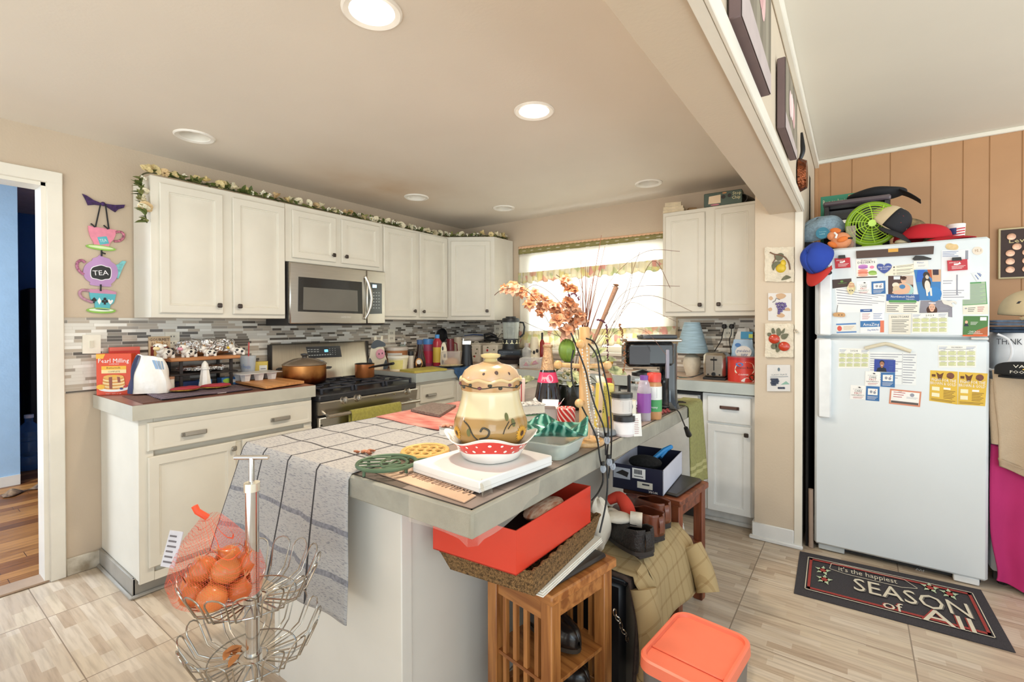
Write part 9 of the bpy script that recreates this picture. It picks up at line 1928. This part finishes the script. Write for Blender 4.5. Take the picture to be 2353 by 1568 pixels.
canvas('flower canvas nearer the camera, high on the beam',a.y,b_.y,zc_,ZC2-.075,.034,0)
a2_,b2_=at(1782,300,'x',XB_),at(1812,368,'x',XB_);tz=at(1777,117,'x',XB_).z;zc2_=(a2_.z+b2_.z)/2
canvas('flower canvas farther along the beam, next to the copper pan',a2_.y,b2_.y,zc2_,min(tz,ZC2-.075),.034,1)
c=at(1833,404,'x',XB_);r_=min(wd(c,40),c.z-2.12+.02);t=thing('copper_pan','hammered copper frying pan hanging on the beam beside the canvas','frying pan',c)
g=G(mt('7a4228',.25,.9,nv=.5,ns=45,bump=.9,bs=70));g.lathe([(0,.0),(r_*.8,.0),(r_,-.038),(r_*.97,-.038),(r_*.78,-.004),(0,-.004)],c+V((.044,0,0)),40,M=RY(R(90)));g.build('pan_body',t,True)
g=G(BLACK);h0=c+V((.012,0,r_*.95));g.tube(spl([h0,h0+V((.012,0,.04)),h0+V((.010,0,.09)),h0+V((.006,0,.145))],5,False),[.008+.004*sin(i*.25)for i in range(16)],n=10);g.build('handle',t,True)
# fruit plaques on the pier
YPP=YP-.0005
def plaque(label,px,m,th,rough_edge=True):
 x0,y0,x1,y1=px;t=thing('fruit_plaque',label,'wall plaque',at((x0+x1)/2,y1,'y',YPP));rn=random.Random(int(y0));P=[]
 for(ax_,ay),(bx_,by)in zip([(x0,y0),(x1,y0),(x1,y1),(x0,y1)],[(x1,y0),(x1,y1),(x0,y1),(x0,y0)]):
  for i in range(10):k_=i/10;P.append((ax_+(bx_-ax_)*k_+(rn.uniform(-1,1)if rough_edge else 0),ay+(by-ay)*k_+(rn.uniform(-1.2,1.2)if rough_edge else 0)))
 g=G(m);g.tr(P,'y',YPP,th);g.build('tile',t,True);return t
def relief(t,name,px,m,base,d=.004):g=G(m);g.tr(px,'y',YPP,d,None,base);return g.build(name,t,True)
c8=cs(4.126,1700,540);M_TILE=mt('ddd2bd',.8,nv=.1,ns=30,bump=.7,bs=70);M_TW_=mt('dcd8d4',.6,nv=.05);M_LF=mt('6a6a54',.7,nv=.2,ns=60);M_TWIG=mt('7a5a48',.7)
t=plaque('stone textured plaque with a yellow pear, topmost on the pier',(1758,569,1825,648),M_TILE,.014)
g=G(mt('d8b82e',.4,nv=.15,ns=30));c=at(*c8([(392,300)])[0],'y',YPP);g.ball(c+V((0,-.014,-.012)),(.028,.014,.028));g.ball(c+V((.012,-.014,.018)),(.016,.010,.022));g.build('pear',t,True)
g=G(M_TWIG);g.tube([at(*p_,'y',YPP-.018)for p_ in c8(spl([(285,165),(330,185),(380,190),(430,215),(465,270),(475,330)],4,False))],.004,n=7);g.tube([at(*p_,'y',YPP-.018)for p_ in c8([(330,185),(335,230),(310,270)])],.003,n=7);g.build('twig',t,True)
for P in([(340,210),(380,175),(420,190),(400,235),(360,250)],[(305,290),(345,255),(395,262),(340,310),(320,340)],[(395,430),(440,385),(488,405),(440,425)]):relief(t,'leaf',c8(spl(P,3)),M_LF,.014)
t=plaque('white tile with purple grapes and tan leaves, second from the top on the pier',(1765.5,674,1818.5,737),M_TW_,.010,False)
M_GP=mt('6a5a90',.3,coat=.4);g=G(M_GP)
for i,(x,y)in enumerate([(350,655),(375,650),(400,650),(425,655),(360,680),(385,675),(410,680),(432,675),(370,700),(395,700),(415,700),(372,722),(392,722),(370,742)]):g=G(M_GP);g.ball(at(*c8([(x,y)])[0],'y',YPP-.012),.0082,nu=12,nv=8);g.build('grape',t,True)
for P in([(345,570),(400,555),(440,575),(420,600),(370,610)],[(350,770),(390,740),(430,765),(400,785)],[(415,715),(460,690),(480,720)],[(272,700),(300,690),(308,715),(280,725)],[(275,600),(300,582),(318,605),(295,622)]):relief(t,'leaf',c8(spl(P,3)),mt('c9a684',.7),.010,.002)
g=G(INK);g.tube([at(*p_,'y',YPP-.012)for p_ in c8([(310,640),(335,625),(345,600),(380,615)])],.0015,n=5);g.build('tendril',t,True)
t=plaque('thick stone textured plaque with two red cherries, third from the top on the pier',(1759,744,1824,821),M_TILE,.018)
for x,y in((325,988),(420,1058)):g=G(mt('c23a1e',.25,coat=.5));g.ball(at(*c8([(x,y)])[0],'y',YPP-.022),(.031,.013,.029));g.build('cherry',t,True)
for P in([(350,900),(380,885),(395,940),(360,960)],[(390,930),(430,885),(420,930)],[(400,945),(465,938),(440,985),(400,985)],[(268,930),(300,930),(295,960),(270,958)],[(300,1045),(345,1020),(350,1075),(310,1080)],[(345,1030),(380,1010),(385,1090),(350,1110)],[(305,895),(325,885),(340,930),(310,935)]):relief(t,'leaf',c8(spl(P,3)),M_LF,.018)
t=plaque('white wine label tile with dark grapes, lowest on the pier',(1763,838.5,1816,899),M_TW_,.012,False)
for i in range(22):x,y=[(300+14*(i%5)+7*(i//5%2),1370+17*(i//5))][0]if i<18 else(370+16*(i-18),1452);g=G(mt('3a4258',.3,coat=.4));g.ball(at(*c8([(x,y)])[0],'y',YPP-.013),.0068,nu=10,nv=7);g.build('grape',t,True)
g=G(mt('6a7a84',.6));g.ptx('CLASSIC PLACE',*c8([(300,1335),(450,1330)]),'y',YPP,.0128,h=3.5);g.tr(c8(ell2(372,1275,12,18,14)),'y',YPP,.0005,None,.012);g.tr(c8([(290,1345),(460,1340),(460,1345),(290,1350)]),'y',YPP,.0005,None,.012);g.tr(c8([(390,1420),(440,1385),(475,1415)]),'y',YPP,.0005,mt('8ab0a0',.6),.012);g.build('print',t,True)
g=G(mt('d8c8b0',.5));g.ptx('e',*c8([(516,938),(560,932)]),'y',YP-.0085,.002,h=10.5)
vv=list(g.v);k=len(vv);fs0=list(g.f);g.add([v_+V((0,-.012,0))for v_ in vv],fs0);
from collections import Counter
ec=Counter(tuple(sorted((f[i],f[(i+1)%len(f)])))for f in fs0 for i in range(len(f)))
g.f+=[(a,b_,b_+k,a+k)for(a,b_),n_ in ec.items()if n_==1];g.mi+=[0]*sum(1 for n_ in ec.values()if n_==1)
g.top('wooden_letter','small wooden letter e on the pier edge beside the cherry plaque','letter')

# ---------------------------------------------------------------- floor mat
MC=[at(1824,1363,'z',.004),at(2334,1500,'z',.004),at(2254,1356,'z',.004),at(1838,1267,'z',.004)]   # near left, near right, far right, far left
M_MAT=mt('3c393d',.95,nv=.3,ns=220,bump=.4,bs=260)
mm=lambda u,v,e=0.:(lambda q:V((q.x,q.y,.0085+e)))(MC[0].lerp(MC[1],u).lerp(MC[3].lerp(MC[2],u),v))
g=G(M_MAT);g.grid(lambda u,v:mm(u,v,-.004),20,10)
P=[mm(u,v,-.0045)for u,v in((0,0),(1,0),(1,1),(0,1))];
IV=mt('d8d0bc',.9);MR=mt('9c3a34',.9,nv=.2,ns=120);MG=mt('b8c8a8',.9)
def fr(a,w,m,e,b_=None):
 b_=b_ or a*2.2
 for x0,y0,x1,y1 in((a,b_,1-a,b_+w*2.2),(a,1-b_-w*2.2,1-a,1-b_),(a,b_,a+w,1-b_),(1-a-w,b_,1-a,1-b_)):g.poly([(x0,y0),(x1,y0),(x1,y1),(x0,y1)],lambda u,v:mm(u,v,e),m)
fr(.055,.005,IV,.0006);fr(.068,.016,MR,.0006)
def mtx(s,u0,u1,v0,h,m,e,sk=0.):g.txt(s,u0,u1,v0,lambda u,v:mm(u,v+sk*(u-u0),e),m,h,2)
mtx("it's the happiest",.24,.56,.70,.10,IV,.0012,.0)
for P_ in([(.19,.70),(.20,.83),(.27,.85),(.6,.83),(.66,.70),(.58,.65),(.28,.66)],):
 q=P_+[P_[0]];
 for(u0,v0),(u1,v1)in zip(q,q[1:]):d=V((u1-u0,(v1-v0)*.45));d.normalize();n_=(-d.y*.004,d.x*.009);g.poly([(u0,v0),(u1,v1),(u1+n_[0],v1+n_[1]),(u0+n_[0],v0+n_[1])],lambda u,v:mm(u,v,.0009),IV)
mtx('SEASON',.32,.885,.36,.25,IV,.0012);mtx('SEASON',.326,.891,.35,.25,mt('6a6660',.9),.0008)
mtx('of',.46,.56,.15,.15,IV,.0012);mtx('All',.64,.87,.12,.22,IV,.0012);mtx('of',.455,.555,.155,.15,MR,.0008);mtx('All',.633,.863,.125,.22,MR,.0008)
for u0,v0 in((.15,.62),(.16,.42),(.73,.78),(.82,.74)):
 for a in(0.3,1.5,2.8,3.9,5.2):
  q=[(.0,-.012),(.02,-.02),(.03,-.008),(.05,0),(.03,.008),(.02,.02),(0,.012)];g.poly([(u0+(x*cos(a)-y*sin(a)),v0+(x*sin(a)+y*cos(a))*2.2)for x,y in q],lambda u,v:mm(u,v,.0008),MG)
 g.poly([(u0+.018*cos(t_)*(1+.2*sin(5*t_)),v0+.04*sin(t_)*(1+.2*sin(5*t_)))for t_ in[2*pi*i/20 for i in range(20)]],lambda u,v:mm(u,v,.0012),MR)
k=len(g.v);ring=[mm(i/20,0,-.004)for i in range(21)]+[mm(1,i/10,-.004)for i in range(1,11)]+[mm(1-i/20,1,-.004)for i in range(1,21)]+[mm(0,1-i/10,-.004)for i in range(1,10)]
n=len(ring);g.add(ring+[V((p_.x,p_.y,.0005))for p_ in ring],[(i,(i+1)%n,n+(i+1)%n,n+i)for i in range(n)]+[tuple(range(n,2*n))],M_MAT)
g.top('door_mat','charcoal holiday floor mat reading SEASON OF ALL in front of the refrigerator','floor mat',recalc=False)
